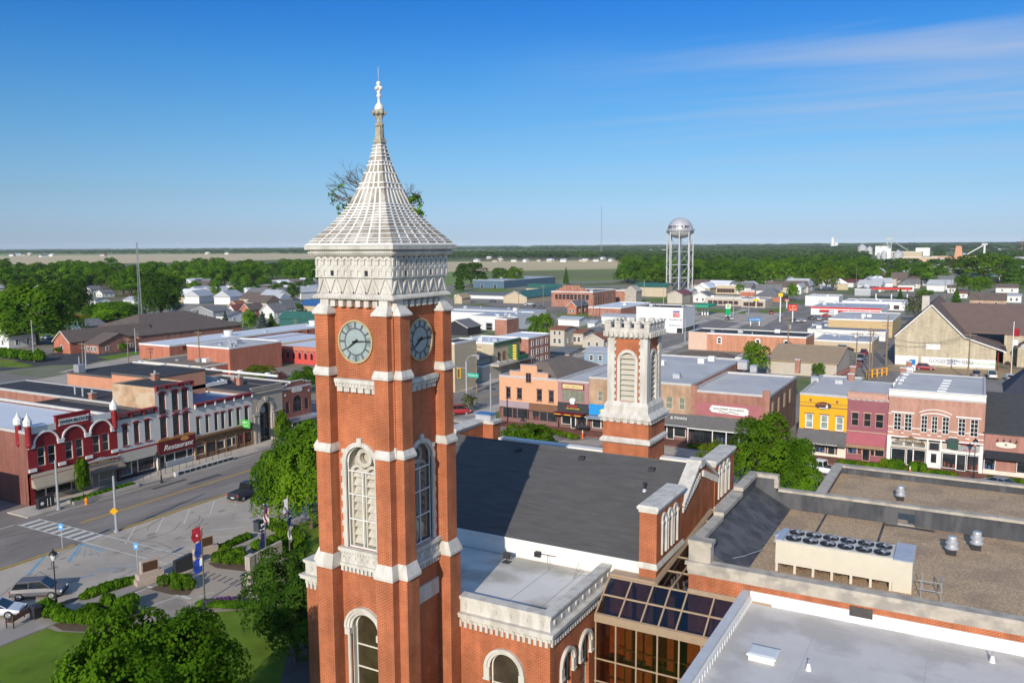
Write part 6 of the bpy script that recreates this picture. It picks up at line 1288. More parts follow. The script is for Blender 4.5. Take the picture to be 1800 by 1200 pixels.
# big stone-faced school with brown roofs
sA = gp(1573,641); sB = gp(1749,652); Y0 = sA[1]; Xa = sA[0]; Xb = onY(1749,652,Y0)[0]
t = thing('school_building', 'large cream stone gabled hall with sweeping brown roofs and a long lettered banner', 'school', ((Xa+Xb)/2, Y0+15, 0))
STW = brick('cream_stone', (.50,.43,.31), (.42,.36,.26), (.46,.40,.30), .9, .35, .03, .12); P = [onY(*p, Y0) for p in ((1573,592),(1638,537),(1696,594),(1770,620))]
F = Fr(Xa, Y0, 1, 0); g = MB(); zz = lambda p: (p[0]-Xa, p[1])
g.q([F.p(0,0),F.p(Xb-Xa,0),F.p(Xb-Xa,zz(P[2])[1]+(P[3][1]-P[2][1])*((Xb-P[2][0])/(P[3][0]-P[2][0]))-.1),F.p(*zz(P[2])),F.p(*zz(P[1])),F.p(*zz(P[0]))]); DP = 46
g.q([(Xa,Y0+DP,0),(Xa,Y0,0),(Xa,Y0,P[0][1]),(Xa,Y0+DP,P[0][1])]); g.q([(Xb,Y0,0),(Xb,Y0+DP,0),(Xb,Y0+DP,P[3][1]),(Xb,Y0,P[3][1])])
g.build('wall', STW, t); r = MB()
for (a, za), (b2, zb) in zip(P, P[1:]):
    if a == P[0][0]: a -= .8; za -= .5
    r.hexa([(a,Y0-.5,za),(b2,Y0-.5,zb),(b2,Y0+DP,zb),(a,Y0+DP,za)],[(a,Y0-.5,za+.3),(b2,Y0-.5,zb+.3),(b2,Y0+DP,zb+.3),(a,Y0+DP,za+.3)])
BRF = pm('brown_roof', (.15,.105,.09), .1, .5, .9); r.build('roof', BRF, t)
q = MB()
for (a, za), (b2, zb) in zip(P, P[1:]): q.tube((a,Y0-.55,za+.15),(b2,Y0-.55,zb+.15),.2,4)
q.build('bargeboard', WHITE, t)
u0 = onY(1641,648,Y0)[0]-Xa; u1 = Xb-Xa; m = MB(); m.fbox(F, u0-3, u1, .5, 2.6, 0, .12); m.fbox(F, 0, 5.5, .3, 2.6, 0, .12); o = m.build('banner_wall', WHITE, t)
text('GOOD SHEPHERD', 1.25, F.p(u0+(u1-u0)*.28, 1.65, .15), 0, pm('banner_ink', (.2,.22,.3), .1), o); text('CHRISTIAN ACADEMY', .78, F.p(u0+(u1-u0)*.78, 1.5, .15), 0, pm('banner_green', (.18,.42,.2), .1), o)
MB().fbox(F, 7.2, 10.5, 4.6, 6, 0, .1).build('notice_board', WHITE, t); m = MB(); m.fprism(F,[(29+.7*math.cos(k*PI/6),6.4+.7*math.sin(k*PI/6)) for k in range(12)],0,.3); m.build('round_window', GREY, t)
MB().box(-13.9,-12.0,Y0+22,Y0+23.6,8,17.2).build('chimney', pm('render_pale', (.5,.46,.42), .1), t)
q = MB(); zr2 = P[1][1]-1.0; yR = Y0+26; q.hexa([(P[1][0],Y0+14,P[2][1]),(Xb+38,Y0+14,P[2][1]),(Xb+38,yR,zr2),(P[1][0],yR,zr2)],[(P[1][0],Y0+14,P[2][1]+.3),(Xb+38,Y0+14,P[2][1]+.3),(Xb+38,yR,zr2+.3),(P[1][0],yR,zr2+.3)]); q.build('rear_roof', BRF, t)
q = MB(); X2 = Xb+2; q.box(X2, Xb+38, Y0+14.5, Y0+44, 0, P[2][1]); q.build('rear_wall', STW, t)
q = MB(); a, b2 = Xb+5, Xb+24; q.hexa([(a,Y0+10,P[2][1]-3),(b2,Y0+10,P[2][1]-3),(b2,Y0+10.4,P[2][1]-3),(a,Y0+10.4,P[2][1]-3)],[((a+b2)/2+8,Y0+10,zr2+2),((a+b2)/2+8.2,Y0+10,zr2+2),((a+b2)/2+8.2,Y0+10.4,zr2+2),((a+b2)/2+8,Y0+10.4,zr2+2)]); q.box(a,b2,Y0+10,Y0+24,0,P[2][1]-3); q.build('side_gable', STW, t)
q = MB(); c2 = (a+b2)/2+8; q.hexa([(a-.6,Y0+9.5,P[2][1]-3.2),(c2,Y0+9.5,zr2+2.1),(c2,Y0+30,zr2+2.1),(a-.6,Y0+30,P[2][1]-3.2)],[(a-.6,Y0+9.5,P[2][1]-2.9),(c2,Y0+9.5,zr2+2.4),(c2,Y0+30,zr2+2.4),(a-.6,Y0+30,P[2][1]-2.9)]); q.build('side_roof', BRF, t)
q = MB(); [q.tube((Xb+x,Y0-.2,0),(Xb+x,Y0-.2,P[3][1]),.15,6) for x in (.5,3.4)]; q.build('porch_post', MAR, t)
# --- left side
t, X0, X1, Y0, Y1, z = flat('long red brick building with a white roof and a row of windows', (299,634), 246, 516, 607, RBO, WR, D=92)
wins(Fr(X1,Y0,0,1), Y1-Y0, 20, z*.62, z*.82, t, 1.5, 3, RBO)
for i in (.3,.72): q = MB(); xx, yy = X0+(X1-X0)*.5, Y0+(Y1-Y0)*i; q.cyl(xx,yy,z-.3,z+1.5,1.1,12,0,1.5); q.box(xx-1.6,xx+1.6,yy-1.6,yy+1.6,z-.3,z-.1); q.build('roof_fan', WHITE, t)
t, X0, X1, Y0, Y1, z = flat('tall orange brick rear block against the long red building', (405,660), 331, 413, 611, RBO, GRR, D=18)
t, X0, X1, Y0, Y1, z = flat('low brick building with a cream fascia and grey side wall', (354,668), 246, 388, 644, RBO, pm('brown_gravel', (.20,.16,.13), .15), trim=CREAM, D=16)
wins(Fr(X0,Y0,1,0), X1-X0, 4, 1.2, 2.2, t, 1.1, 1.5, BRN)
def row2(lb, x0, x1, yb, yt, wm, trim): 
    X1, Y0 = gp(x1, yb); Y0 = 172.0; X0 = onY(x0, yb, Y0)[0]; X1 = onY(x1, yb, Y0)[0]; z = onY(x0, yt, Y0)[1]
    t = thing('shop_building', lb, 'shop building', ((X0+X1)/2, Y0+12, 0)); m = MB(); m.box(X0,X1,Y0,Y0+26,0,z-.4); m.build('wall', wm, t); m = MB(); m.box(X0+.2,X1-.2,Y0+.3,Y0+25.8,z-.4,z-.35); m.build('roof', WR, t)
    m = MB(); m.box(X0-.02,X1+.02,Y0-.45,Y0+.2,z-1.1,z); m.build('cornice', trim, t)
    return t, X0, X1, Y0, z
t, X0, X1, Y0, z = row2('narrow brown brick shop with two tall white windows', 404, 430, 662, 597, RB, pm('sage_trim', (.24,.25,.19), .1)); F = Fr(X0,Y0,1,0)
wins(F, X1-X0, 2, z*.36, z*.64, t, .8, .5)
t, X0, X1, Y0, z = row2('cream yellow shop with a green bracketed cornice', 430.5, 482, 664, 599.5, pm('cream_yellow', (.60,.45,.24), .06), _M['sage_trim']); F = Fr(X0,Y0,1,0)
wins(F, X1-X0, 5, z*.36, z*.62, t, .75, .4, _M['sage_trim'], GLASSB); m = MB(); [m.fbox(F, (i+.5)*(X1-X0)/5-.6, (i+.5)*(X1-X0)/5+.6, z-1.0, z-.3, .46, .52) for i in range(5)]; m.build('cornice_panel', pm('lime_panel', (.50,.52,.22), .1), t)
t, X0, X1, Y0, z = row2('coral red shop with round and arched windows', 482.5, 575, 668, 606, pm('coral_paint', (.56,.075,.065), .06), pm('coral_trim', (.50,.17,.11), .1)); F = Fr(X0,Y0,1,0); L_ = X1-X0
for i in range(8):
    u = 1.1+i*(L_-2)/8.; q = MB(); q.farc(F, u, z*.78, .42, .62, 0, 2*PI, 0, .08, 12); q.build('round_panel', pm('pink_stone', (.60,.34,.27), .1), t)
    w = MB(); w.fbox(F, u-.42, u+.42, z*.28, z*.6, 0, .03); w.farc(F, u, z*.6, 0, .42, 0, PI, 0, .03, 8); w = w.build('arched_window', GLASS, t); q = MB(); q.farc(F, u, z*.6, .42, .62, 0, PI, 0, .08, 8); q.build('lintel', _M['pink_stone'], w)
# police/community building with brown hip roof
gable('large brown hip roofed brick community building', (245,609), 150, 410, 596, 566, RB, BSH, 'y', 'building', 'community_building', hip=.8, nw=0, D=44, W=32, zr=9.0, ze=3.4)
t, X0, X1, Y0, Y1, z, zr = gable('red brick gabled entrance wing of the community building', (124,622), 96, 180, 602, 582, RBO, BSH, 'y', 'building', 'entrance_wing', nw=1, D=30)
t, X0, X1, Y0, Y1, z, zr = gable('brick wing with a broad brown gable facing the side street', (174,622), 150, 245, 606, 583, RB, BSH, 'x', 'building', 'side_wing', nw=3)
gable('long green roofed shed behind the blue spruces', (560,590), 492, 580, 562, 548, pm('teal_wall', (.03,.11,.10), .1), GREEN, 'x', 'shed', 'shed', nw=0)
gable('tan shed with a bright blue roof', (575,548), 530, 590, 538, 527, CRM, pm('blue_roof2', (.02,.09,.25), .1), 'x', 'shed', 'shed', nw=0)
HL = [ # label, A, xl, xr, ye, yr, wall, roof, ridge
 ('white house at the left edge with a grey roof', (16,612), -20, 26, 590, 568, WSD, GSH, 'y'),
 ('pale house with a silver roof between the left trees', (160,521), 145, 181, 509, 503, WSD, GSH, 'y'),
 ('small white house below the pale house', (180,523), 169, 188, 515, 510, WSD, GSH, 'y'),
 ('white house behind the round tree', (168,538), 150, 176, 528, 522, WSD, GSH, 'x'),
 ('red roofed garage under the trees', (155,568), 118, 160, 560, 555, DARK, pm('red_roof', (.42,.04,.05), .1), 'x'),
 ('dark blue roofed shed under the trees', (150,585), 118, 172, 574, 563, BLUW, GSH, 'y'),
 ('pale blue roofed bungalow left of the lattice mast', (236,535), 217, 246, 528, 521, WSD, SIL, 'x'),
 ('white gabled bungalow behind the brown roof', (309,553), 298, 318, 546, 537, WSD, GSH, 'y'),
 ('grey roofed bungalow beside the white bungalow', (345,560), 312, 356, 549, 536, CRM2, GSH, 'x'),
 ('dark gabled house with a wide grey roof', (375,561), 336, 392, 548, 539, GREY, GSH, 'y'),
 ('grey roofed long house behind the spruces', (400,568), 380, 440, 556, 546, WSD, GSH, 'x'),
 ('white gabled house with rust chimney', (412,556), 400, 430, 545, 536, WSD, MSH, 'y'),
 ('brick gabled cottage with a brown roof', (418,548), 402, 434, 538, 529, RBO, RSH, 'y'),
 ('brown roofed brick cottage next to the cottage', (440,556), 424, 452, 545, 534, RBO, BSH, 'y'),
 ('white house with three grey gables', (482,560), 458, 504, 548, 534, WSD, GSH, 'y'),
 ('white house with a steep grey roof near the green shed', (500,552), 488, 520, 542, 529, WSD, GSH, 'y'),
 ('white house with a brown gable on the ridge row', (436,530), 405, 440, 522, 515, WSD, BSH, 'x'),
 ('brick gabled garage near the white row houses', (499,530), 474, 506, 521, 515, RBO, GSH, 'y'),
 ('grey roofed white house in the row houses', (460,522), 440, 476, 514, 507, WSD, GSH, 'x'),
 ('white fronted house under the tall trees', (525,512), 515, 545, 505, 500, WSD, GSH, 'y'),
 ('long white shop with a translucent roof', (485,542), 405, 495, 535, 529, WSH, SIL, 'x'),
 ('white cottage left of the water tower base', (1215,520), 1200, 1225, 512, 507, WSD, SIL, 'x'),
 ('white gabled house right of the water tower', (1243,532), 1218, 1256, 520, 513, WSD, GSH, 'y'),
 ('white house with a blue garage door', (1240,518), 1216, 1262, 508, 500, WSD, GSH, 'y'),
 ('white two storey house near the lime green tree', (1408,517), 1397, 1432, 506, 499, WSD, SIL, 'y'),
 ('small white house beyond the junction', (1393,512), 1383, 1403, 505, 500, WSD, GSH, 'y'),
 ('pink roofed bungalow beyond the lime green tree', (1500,505), 1462, 1520, 497, 490, WSD, MSH, 'x'),
 ('brown roofed church hall with several gables', (1600,503), 1566, 1606, 490, 479, CRM2, BSH, 'x'),
 ('brown roofed wing of the church hall', (1582,500), 1558, 1590, 494, 486, CRM2, BSH, 'y'),
 ('grey roofed house beside the church hall', (1616,507), 1590, 1622, 499, 491, WSD, GSH, 'x'),
 ('white roofed house by the dark pine', (1680,515), 1665, 1710, 506, 501, WSD, BSH, 'x'),
 ('small white house with a red roof behind the school', (1700,524), 1678, 1706, 516, 512, WSD, RSH, 'x'),
 ('long brick house with a brown roof behind the school', (1768,540), 1704, 1772, 528, 515, brick('brick_peach', (.42,.24,.16), (.45,.27,.18), (.45,.35,.28)), BSH, 'x'),
 ('white garage at the right beyond the brick house', (1795,532), 1769, 1802, 520, 517, WSD, SIL, 'x'),
 ('brown roofed house behind the white garage', (1790,515), 1750, 1798, 506, 499, WSD, BSH, 'x'),
 ('grey bungalow beyond the fuel canopy', (1560,498), 1545, 1580, 491, 485, WSD, GSH, 'x'),
 ('tan roofed bungalow beyond the trees', (1470,492), 1452, 1486, 487, 482, CRM, TSH, 'x'),
 ('white roofed long hall far right', (1560,478), 1535, 1575, 471, 466, WSD, SIL, 'x'),
 ('low tan house among the far trees', (1510,478), 1507, 1525, 470, 466, CRM, SIL, 'x')]
for a in HL: gable(a[0], a[1], a[2], a[3], a[4], a[5], a[6], a[7], a[8], nw=2)
# distant houses strung along the field edge and beyond: small, share a label
hm = [WSD, WSH, CRM2, CRM]; hr = [GSH, SIL, BSH, WR]
proto = []
for i in range(4):
    p = thing('distant_house', 'tiny pale house along the far edge of the fields', 'house', (0,0,0), 'distant houses along the field edge')
    m = MB(); m.box(-6,6,-4,4,0,3.2); m.build('wall', hm[i], p); m = MB(); m.hexa([(-6.5,-4.5,3.1),(6.5,-4.5,3.1),(6.5,4.5,3.1),(-6.5,4.5,3.1)],[(-6,-.1,5.6),(6,-.1,5.6),(6,.1,5.6),(-6,.1,5.6)]); m.build('roof', hr[i], p); proto.append(p)
spots = [(22,450.3),(32,449.5),(45,450),(52,449),(76,452),(92,450.5),(182,450),(365,447.5),(400,447)]+[(845+i*19+rnd.uniform(-9,9), 459+rnd.uniform(0,1.4)) for i in range(14)]+[(860,455),(880,452),(1060,456),(1090,452)]
spots += [(1205+rnd.uniform(0,90), rnd.uniform(441,445)) for i in range(10)]+[(1140+rnd.uniform(0,40), 443) for i in range(4)]+[(1680+rnd.uniform(-10,120), rnd.uniform(439,443)) for i in range(12)]
town = [(rnd.uniform(1640,1800), rnd.uniform(450,498)) for i in range(95)]+[(rnd.uniform(1440,1660), rnd.uniform(462,512)) for i in range(56)]+[(rnd.uniform(-20,130), rnd.uniform(500,560)) for i in range(8)]+[(rnd.uniform(335,556), rnd.uniform(505,545)) for i in range(34)]+[(rnd.uniform(1210,1420), rnd.uniform(500,522)) for i in range(12)]
for i, (x, y) in enumerate(spots+town):
    o = proto[i % 4]; X, Y = gp(x, y)
    if i < 4: o.location = (X, Y, 0)
    else: o = dup(o, (X, Y, 0))
    s = 1.0 if i < len(spots) else 1.25
    if depth(X, Y) > 2500: s = 1.9
    o.rotation_euler = (0, 0, rnd.uniform(-.3, .3)+(PI/2 if rnd.random() < .4 else 0)); o.scale = (s, s, s*1.1)
    if i >= len(spots): o['label'] = 'small pale house among the trees of the town'; o['group'] = 'town houses among the trees'
# grain plant
def silo(lb, px, yb, w, yt, cone=.25, group=None):
    X, Y = gp(px, yb); d = depth(X, Y); r = w/2*d/FPX; h = HCAM-(yt-432)*d/FPX; t = thing('grain_silo', lb, 'silo', (X,Y,0), group)
    MB().lathe(X, Y, [(r,0),(r,h*.75),(r*1.01,h*.76)], 20).build('barrel', SIL, t); MB().lathe(X, Y, [(r*1.03,h*.76),(r*.15,h*.97),(r*.12,h)], 20).build('cone_roof', SIL, t)
silo('broad steel grain silo left of the white block', 1515, 449, 15, 432.5); silo('cream grain silo beside the broad steel silo', 1528, 449, 10, 436); silo('slim grey silo at the foot of the elevator', 1553, 461, 9, 443); silo('wide steel silo right of the elevator leg', 1578, 461, 17, 443); silo('narrow pale silo next to the elevator leg', 1544, 459, 6, 446)
X, Y = gp(1562, 461); d = depth(X, Y); t = thing('grain_elevator', 'white lattice grain elevator leg with sloping conveyors', 'grain elevator', (X, Y, 0)); h = HCAM-(424-432)*d/FPX
m = MB(); m.box(X-3,X+3,Y-3,Y+3,0,h*.6); m.build('elevator_house', WSH, t); m = MB()
for sx in (-3,3): m.tube((X+sx,Y,0),(X+sx,Y,h),.7,4); m.tube((X+sx,Y,h*.6),(X-sx,Y,h*.85),.4,4)
m.tube((X,Y,h),(X+30,Y,h*.5),.8,4); m.tube((X,Y,h*.9),(X-16,Y,h*.6),.6,4); m.box(X-5,X+5,Y-2,Y+2,h*.96,h*1.04); m.build('conveyor', GREY, t)
X, Y = gp(1466, 440); d = depth(X, Y); t = thing('far_elevator', 'lone white concrete elevator on the horizon', 'grain elevator', (X, Y, 0)); h = HCAM+(432-421)*d/FPX; m = MB(); m.cyl(X-8,Y,0,h*.75,9,12); m.cyl(X+10,Y,0,h*.62,9,12); m.box(X-12,X-2,Y-5,Y+5,h*.7,h); m.build('tower', WSH, t)
X, Y = gp(1684, 462); d = depth(X, Y); t = thing('brick_tower', 'orange brick drying tower beyond the town trees', 'tower', (X, Y, 0)); h = HCAM-(437-432)*d/FPX; m = MB(); m.frus((X-7,X+7,Y-6,Y+6),0,(X-4,X+4,Y-4,Y+4),h); m.build('shaft', pm('orange_tower', (.55,.28,.16), .1), t); MB().box(X-40,X+45,Y+5,Y+35,0,11).build('hall', pm('orange_hall', (.45,.3,.2), .2), t)
X, Y = gp(1729, 462); d = depth(X, Y); t = thing('loading_leg', 'white loading leg with a sloping conveyor right of the brick tower', 'grain elevator', (X, Y, 0)); h = HCAM+(432-433)*d/FPX; m = MB(); m.tube((X,Y,0),(X,Y,h),1.6,6); m.tube((X,Y,h*.95),(X-24,Y,h*.45),1.0,4); m.box(X-4,X+4,Y-3,Y+3,h*.93,h); m.build('leg', WSH, t)
# ================================================================ WATER TOWER, MASTS
WXp, WYp = gp(1194, 511); d = depth(WXp, WYp); R = 22.3*d/FPX; zt = HCAM+(432-385)*d/FPX; zb = HCAM+(432-421)*d/FPX; zw = HCAM+(432-408)*d/FPX
t = thing('water_tower', 'silver water tower on tall legs with town name on the tank', 'water tower', (WXp, WYp, 0)); SV = pm('tank_silver', (.60,.59,.60), .08, .3, .42, .35, col2=(.50,.49,.50), sc2=.12)
m = MB(); m.lathe(WXp, WYp, [(R*math.sin(a), zw+(zt-zw)*math.cos(a)) for a in [PI/2-i*PI/2/12 for i in range(12)]][::1]+[(.4,zt)], 36); 
tk = m.build('tank', SV, t, smooth=True); m = MB(); m.lathe(WXp, WYp, [(max(.5,R*math.cos(a)), zw-(zw-zb)*math.sin(a)) for a in [PI/2-i*PI/2/10 for i in range(11)]], 36); m.build('tank_bowl', SV, t, smooth=True)
m = MB(); m.lathe(WXp, WYp, [(R*.99,zw-.3),(R*1.1,zw-.3),(R*1.1,zw-.1),(R*.99,zw-.1)], 36); [m.tube((WXp+R*1.09*math.cos(a),WYp+R*1.09*math.sin(a),zw),(WXp+R*1.09*math.cos(a),WYp+R*1.09*math.sin(a),zw+1.2),.08,4) for a in [k*2*PI/36 for k in range(56)]]; m.build('balcony', GREY, t)
LG = [(WXp+R*1.0*math.cos(a), WYp+R*1.0*math.sin(a)) for a in [k*PI/4+.25 for k in range(8)]]
for x, y in LG: MB().tube((x,y,0),(x,y,zw),.42,8).build('leg', pm('leg_silver', (.50,.50,.51), .05, 1, .5), t)
MB().tube((WXp,WYp,0),(WXp,WYp,zb+.5),.95,14).build('riser_pipe', WSH, t)
m = MB()
for k in range(8):
    a, b2 = LG[k], LG[(k+1) % 8]
    for i in range(1, 4): z = zb*i/4.; m.tube((*a,z),(*b2,z),.28,4)
    for i in range(0, 4): z0, z1 = zb*i/4., zb*(i+1)/4.; m.tube((*a,z0),(*b2,z1),.09,4); m.tube((*b2,z0),(*a,z1),.09,4)
m.build('bracing', GREY, t)
va = math.atan2(-WYp, -WXp); tx = 'GREENSBURG'
for i, ch in enumerate(tx):
    a = va+math.radians(-68+i*11.2)+.1; zc = zw+2.4; rr = R*math.cos(math.asin(min(.9,2.4/(zt-zw))))*1.01
    text(ch, 3.1, (WXp+rr*math.cos(a), WYp+rr*math.sin(a), zc), a+PI/2, DARK, tk, ext=.12)
m = MB(); m.tube((WXp,WYp,zt),(WXp,WYp,zt+4),.1,4); m.build('aerial', GREY, t)
def mast(lb, px, yb, yt, w, m_):
    X, Y = gp(px, yb); d = depth(X, Y); h = HCAM+(432-yt)*d/FPX; t = thing('radio_mast', lb, 'mast', (X, Y, 0)); m = MB(); n = 26; r = w*d/FPX/2
    for k in range(3):
        a = k*2*PI/3; b2 = (k+1)*2*PI/3
        for i in range(n):
            z0, z1 = h*i/n, h*(i+1)/n; r0, r1 = r*(1-.75*i/n), r*(1-.75*(i+1)/n)
            m.tube((X+r0*math.cos(a),Y+r0*math.sin(a),z0),(X+r1*math.cos(a),Y+r1*math.sin(a),z1),r*.085+.012,4); m.tube((X+r0*math.cos(a),Y+r0*math.sin(a),z0),(X+r1*math.cos(b2),Y+r1*math.sin(b2),z1),r*.05+.01,3)
            m.tube((X+r0*math.cos(a),Y+r0*math.sin(a),z0),(X+r0*math.cos(b2),Y+r0*math.sin(b2),z0),r*.05+.01,3)
    m.build('lattice', m_, t)
mast('grey lattice mast rising behind the community building', 250, 596, 422, 8, GREY)
mast('tall thin far radio mast left of the water tower', 1057, 452, 363, 3.2, GREY)
mast('distant red and white mast at the right edge', 1796, 447, 424, 2.2, pm('mast_red', (.4,.2,.16), .1))
# ================================================================ TREES
LA = leafm('leaf_green', (.040,.11,.007), (.14,.28,.014)); LB = leafm('leaf_dark', (.028,.075,.009), (.085,.17,.02)); LC = leafm('leaf_lime', (.085,.135,.008), (.17,.23,.016)); LD = leafm('leaf_spruce', (.045,.075,.065), (.10,.14,.125))
LE = leafm('leaf_fresh', (.05,.12,.008), (.155,.28,.015)); LR = leafm('leaf_red', (.12,.015,.02), (.2,.03,.03)); LO = leafm('leaf_olive', (.06,.075,.02), (.12,.135,.045)); BARK = pm('bark', (.11,.085,.06), .3, 5, .95)
def leafmesh(name, n, size, mat_, seed, lobes=14, shape='round', flat=.8, trunk_h=.3, gap=.18, aspect=.45):
    "unit crown: radius 1, height 1 (z 0..1)"
    rg = np.random.default_rng(seed)
    if shape == 'ball':
        D = rg.normal(size=(n,3)); D /= np.linalg.norm(D, axis=1)[:,None]; D[:,2] = np.where(D[:,2] < -.5, -D[:,2], D[:,2]); f = 1+.10*np.sin(D[:,0]*7+seed)+.08*np.sin(D[:,1]*9)+.06*rg.normal(size=n); P = D*(f*np.array([[.88]]).T).reshape(-1,1)*np.array([1,1,.5])+np.array([0,0,.5]); N = D.copy()
    elif shape == 'cone':
        k = rg.random(n)**.75; z = .06+.94*(1-k); ang = rg.random(n)*2*PI; lay = .78+.22*np.sin(z*42+rg.random(n)*.6)
        rr = (1-z)**.85*1.02*lay*(.55+.45*rg.random(n)**.4); P = np.stack([rr*np.cos(ang), rr*np.sin(ang), z], 1); N = np.stack([np.cos(ang), np.sin(ang), .5+0*z], 1)
    else:
        c = []; 
        for i in range(lobes):
            a = i*2.399963; h = (i+.5)/lobes; zz = .27+.56*h if shape == 'round' else .2+.66*h; rad = (.72*math.sqrt(max(0, 1-((zz-(.46 if shape == 'round' else .44))/.47)**2)))*(.7+.4*rg.random())
            c.append((rad*math.cos(a), rad*math.sin(a), zz, .30+.16*rg.random()))
        c.append((0,0,.6,.5)); c.append((.1,-.1,.82,.3)); c = np.array(c)
        w = c[:,3]**2; idx = rg.choice(len(c), n, p=w/w.sum()); D = rg.normal(size=(n,3)); D /= np.linalg.norm(D, axis=1)[:,None]
        D[:,2] = np.where(D[:,2] < -.35, -D[:,2], D[:,2])
        sh = (.80+.24*rg.random(n))[:,None]; s = c[idx,3][:,None]; P = c[idx,:3]+D*s*sh*np.array([1,1,aspect*1.1])
        N = D*np.array([1,1,1/aspect])**.0+(P-np.array([0,0,.5]))*.6
        # break up the surface: drop leaves where a lumpy field is low
        f = np.sin(P[:,0]*9+seed)+np.sin(P[:,1]*8.3+2*seed)+np.sin(P[:,2]*15+seed)+rg.normal(size=n)*.5; keep = f > np.quantile(f, gap); P, N = P[keep], N[keep]; n = len(P)
    N = N+rg.normal(size=N.shape)*.55; N /= np.linalg.norm(N, axis=1)[:,None]
    A = np.cross(N, rg.normal(size=N.shape)); A /= np.linalg.norm(A, axis=1)[:,None]; B = np.cross(N, A)
    n = len(P); s = (size*(.6+.8*rg.random(n)))[:,None]; zsc = np.array([1,1,aspect])
    V = np.stack([P-A*s*zsc, P-B*s*.62*zsc, P+A*s*zsc, P+B*s*.62*zsc], 1).reshape(-1, 3)
    V[:,2] = np.maximum(V[:,2], .01)
    me = bpy.data.meshes.new(name); me.vertices.add(4*n); me.loops.add(4*n); me.polygons.add(n)
    me.vertices.foreach_set('co', V.astype(np.float32).ravel()); me.loops.foreach_set('vertex_index', np.arange(4*n, dtype=np.int32)); me.polygons.foreach_set('loop_start', np.arange(0, 4*n, 4, dtype=np.int32)); me.polygons.foreach_set('loop_total', np.full(n, 4, dtype=np.int32))
    me.materials.append(mat_); me.update(); return me
def unit_tree(n, size, m, seed, kind='tree', shape='round', trunk=True, limbs=5, **kw):
    me = leafmesh('crown', n, size, m, seed, shape=shape, **kw)
    t = bpy.data.objects.new(kind, None); COL.objects.link(t); WL[t.name] = Vector((0,0,0))
    o = bpy.data.objects.new('crown', me); COL.objects.link(o); o.parent = t
    if trunk:
        b = MB(); b.tube((0,0,0),(0,0,.42 if shape != 'cone' else .8),.055,7,0,.03)
        for i in range(limbs): a = i*2*PI/max(1,limbs)+seed; b.tube((0,0,.3),(.45*math.cos(a),.45*math.sin(a),.62),.028,5,0,.01)
        b.build('trunk', BARK, t)
    return t
PT_ = {}
for k_, (m_, sh, n, s, nm) in {'g': (LA,'round',3600,.062,'broadleaf_tree'), 'g2': (LA,'tall',3600,.062,'broadleaf_tree'), 'd': (LB,'round',3600,.062,'broadleaf_tree'), 'l': (LC,'round',3200,.060,'broadleaf_tree'), 'e': (LE,'round',3600,.060,'broadleaf_tree'), 's': (LD,'cone',2600,.07,'spruce_tree'), 'c': (LB,'cone',2600,.08,'conifer_tree'), 'o': (LO,'tall',1500,.055,'broadleaf_tree'), 'r': (LR,'round',1500,.06,'broadleaf_tree')}.items():
    PT_[k_] = [unit_tree(n, s, m_, 11+i*7+len(k_)*3+ord(k_[0]), nm, sh, limbs=0 if sh == 'cone' else 5) for i in range(2 if k_ in 'gd' else 1)]
used_ = set()
def put(k, X, Y, r, h, label, group=None, rz=None):
    v = rnd.randrange(len(PT_[k])); p = PT_[k][v]
    if (k, v) not in used_: used_.add((k, v)); o = p; o.location = (X,Y,0)
    else: o = dup(p, (X,Y,0))
    o.rotation_euler = (0, 0, rz if rz is not None else rnd.uniform(0, 6.28)); o.scale = (r, r*rnd.uniform(.9,1.1), h); o['label'] = label; o['category'] = 'tree'
    if group: o['group'] = group
    elif 'group' in o.keys(): del o['group']
    return o
def tr(k, px, yb, hw, yt, label, group=None):
    X, Y = gp(px, yb); d = depth(X, Y); put(k, X, Y, hw*d/FPX, max(2, HCAM+(432-yt)*d/FPX), label, group)
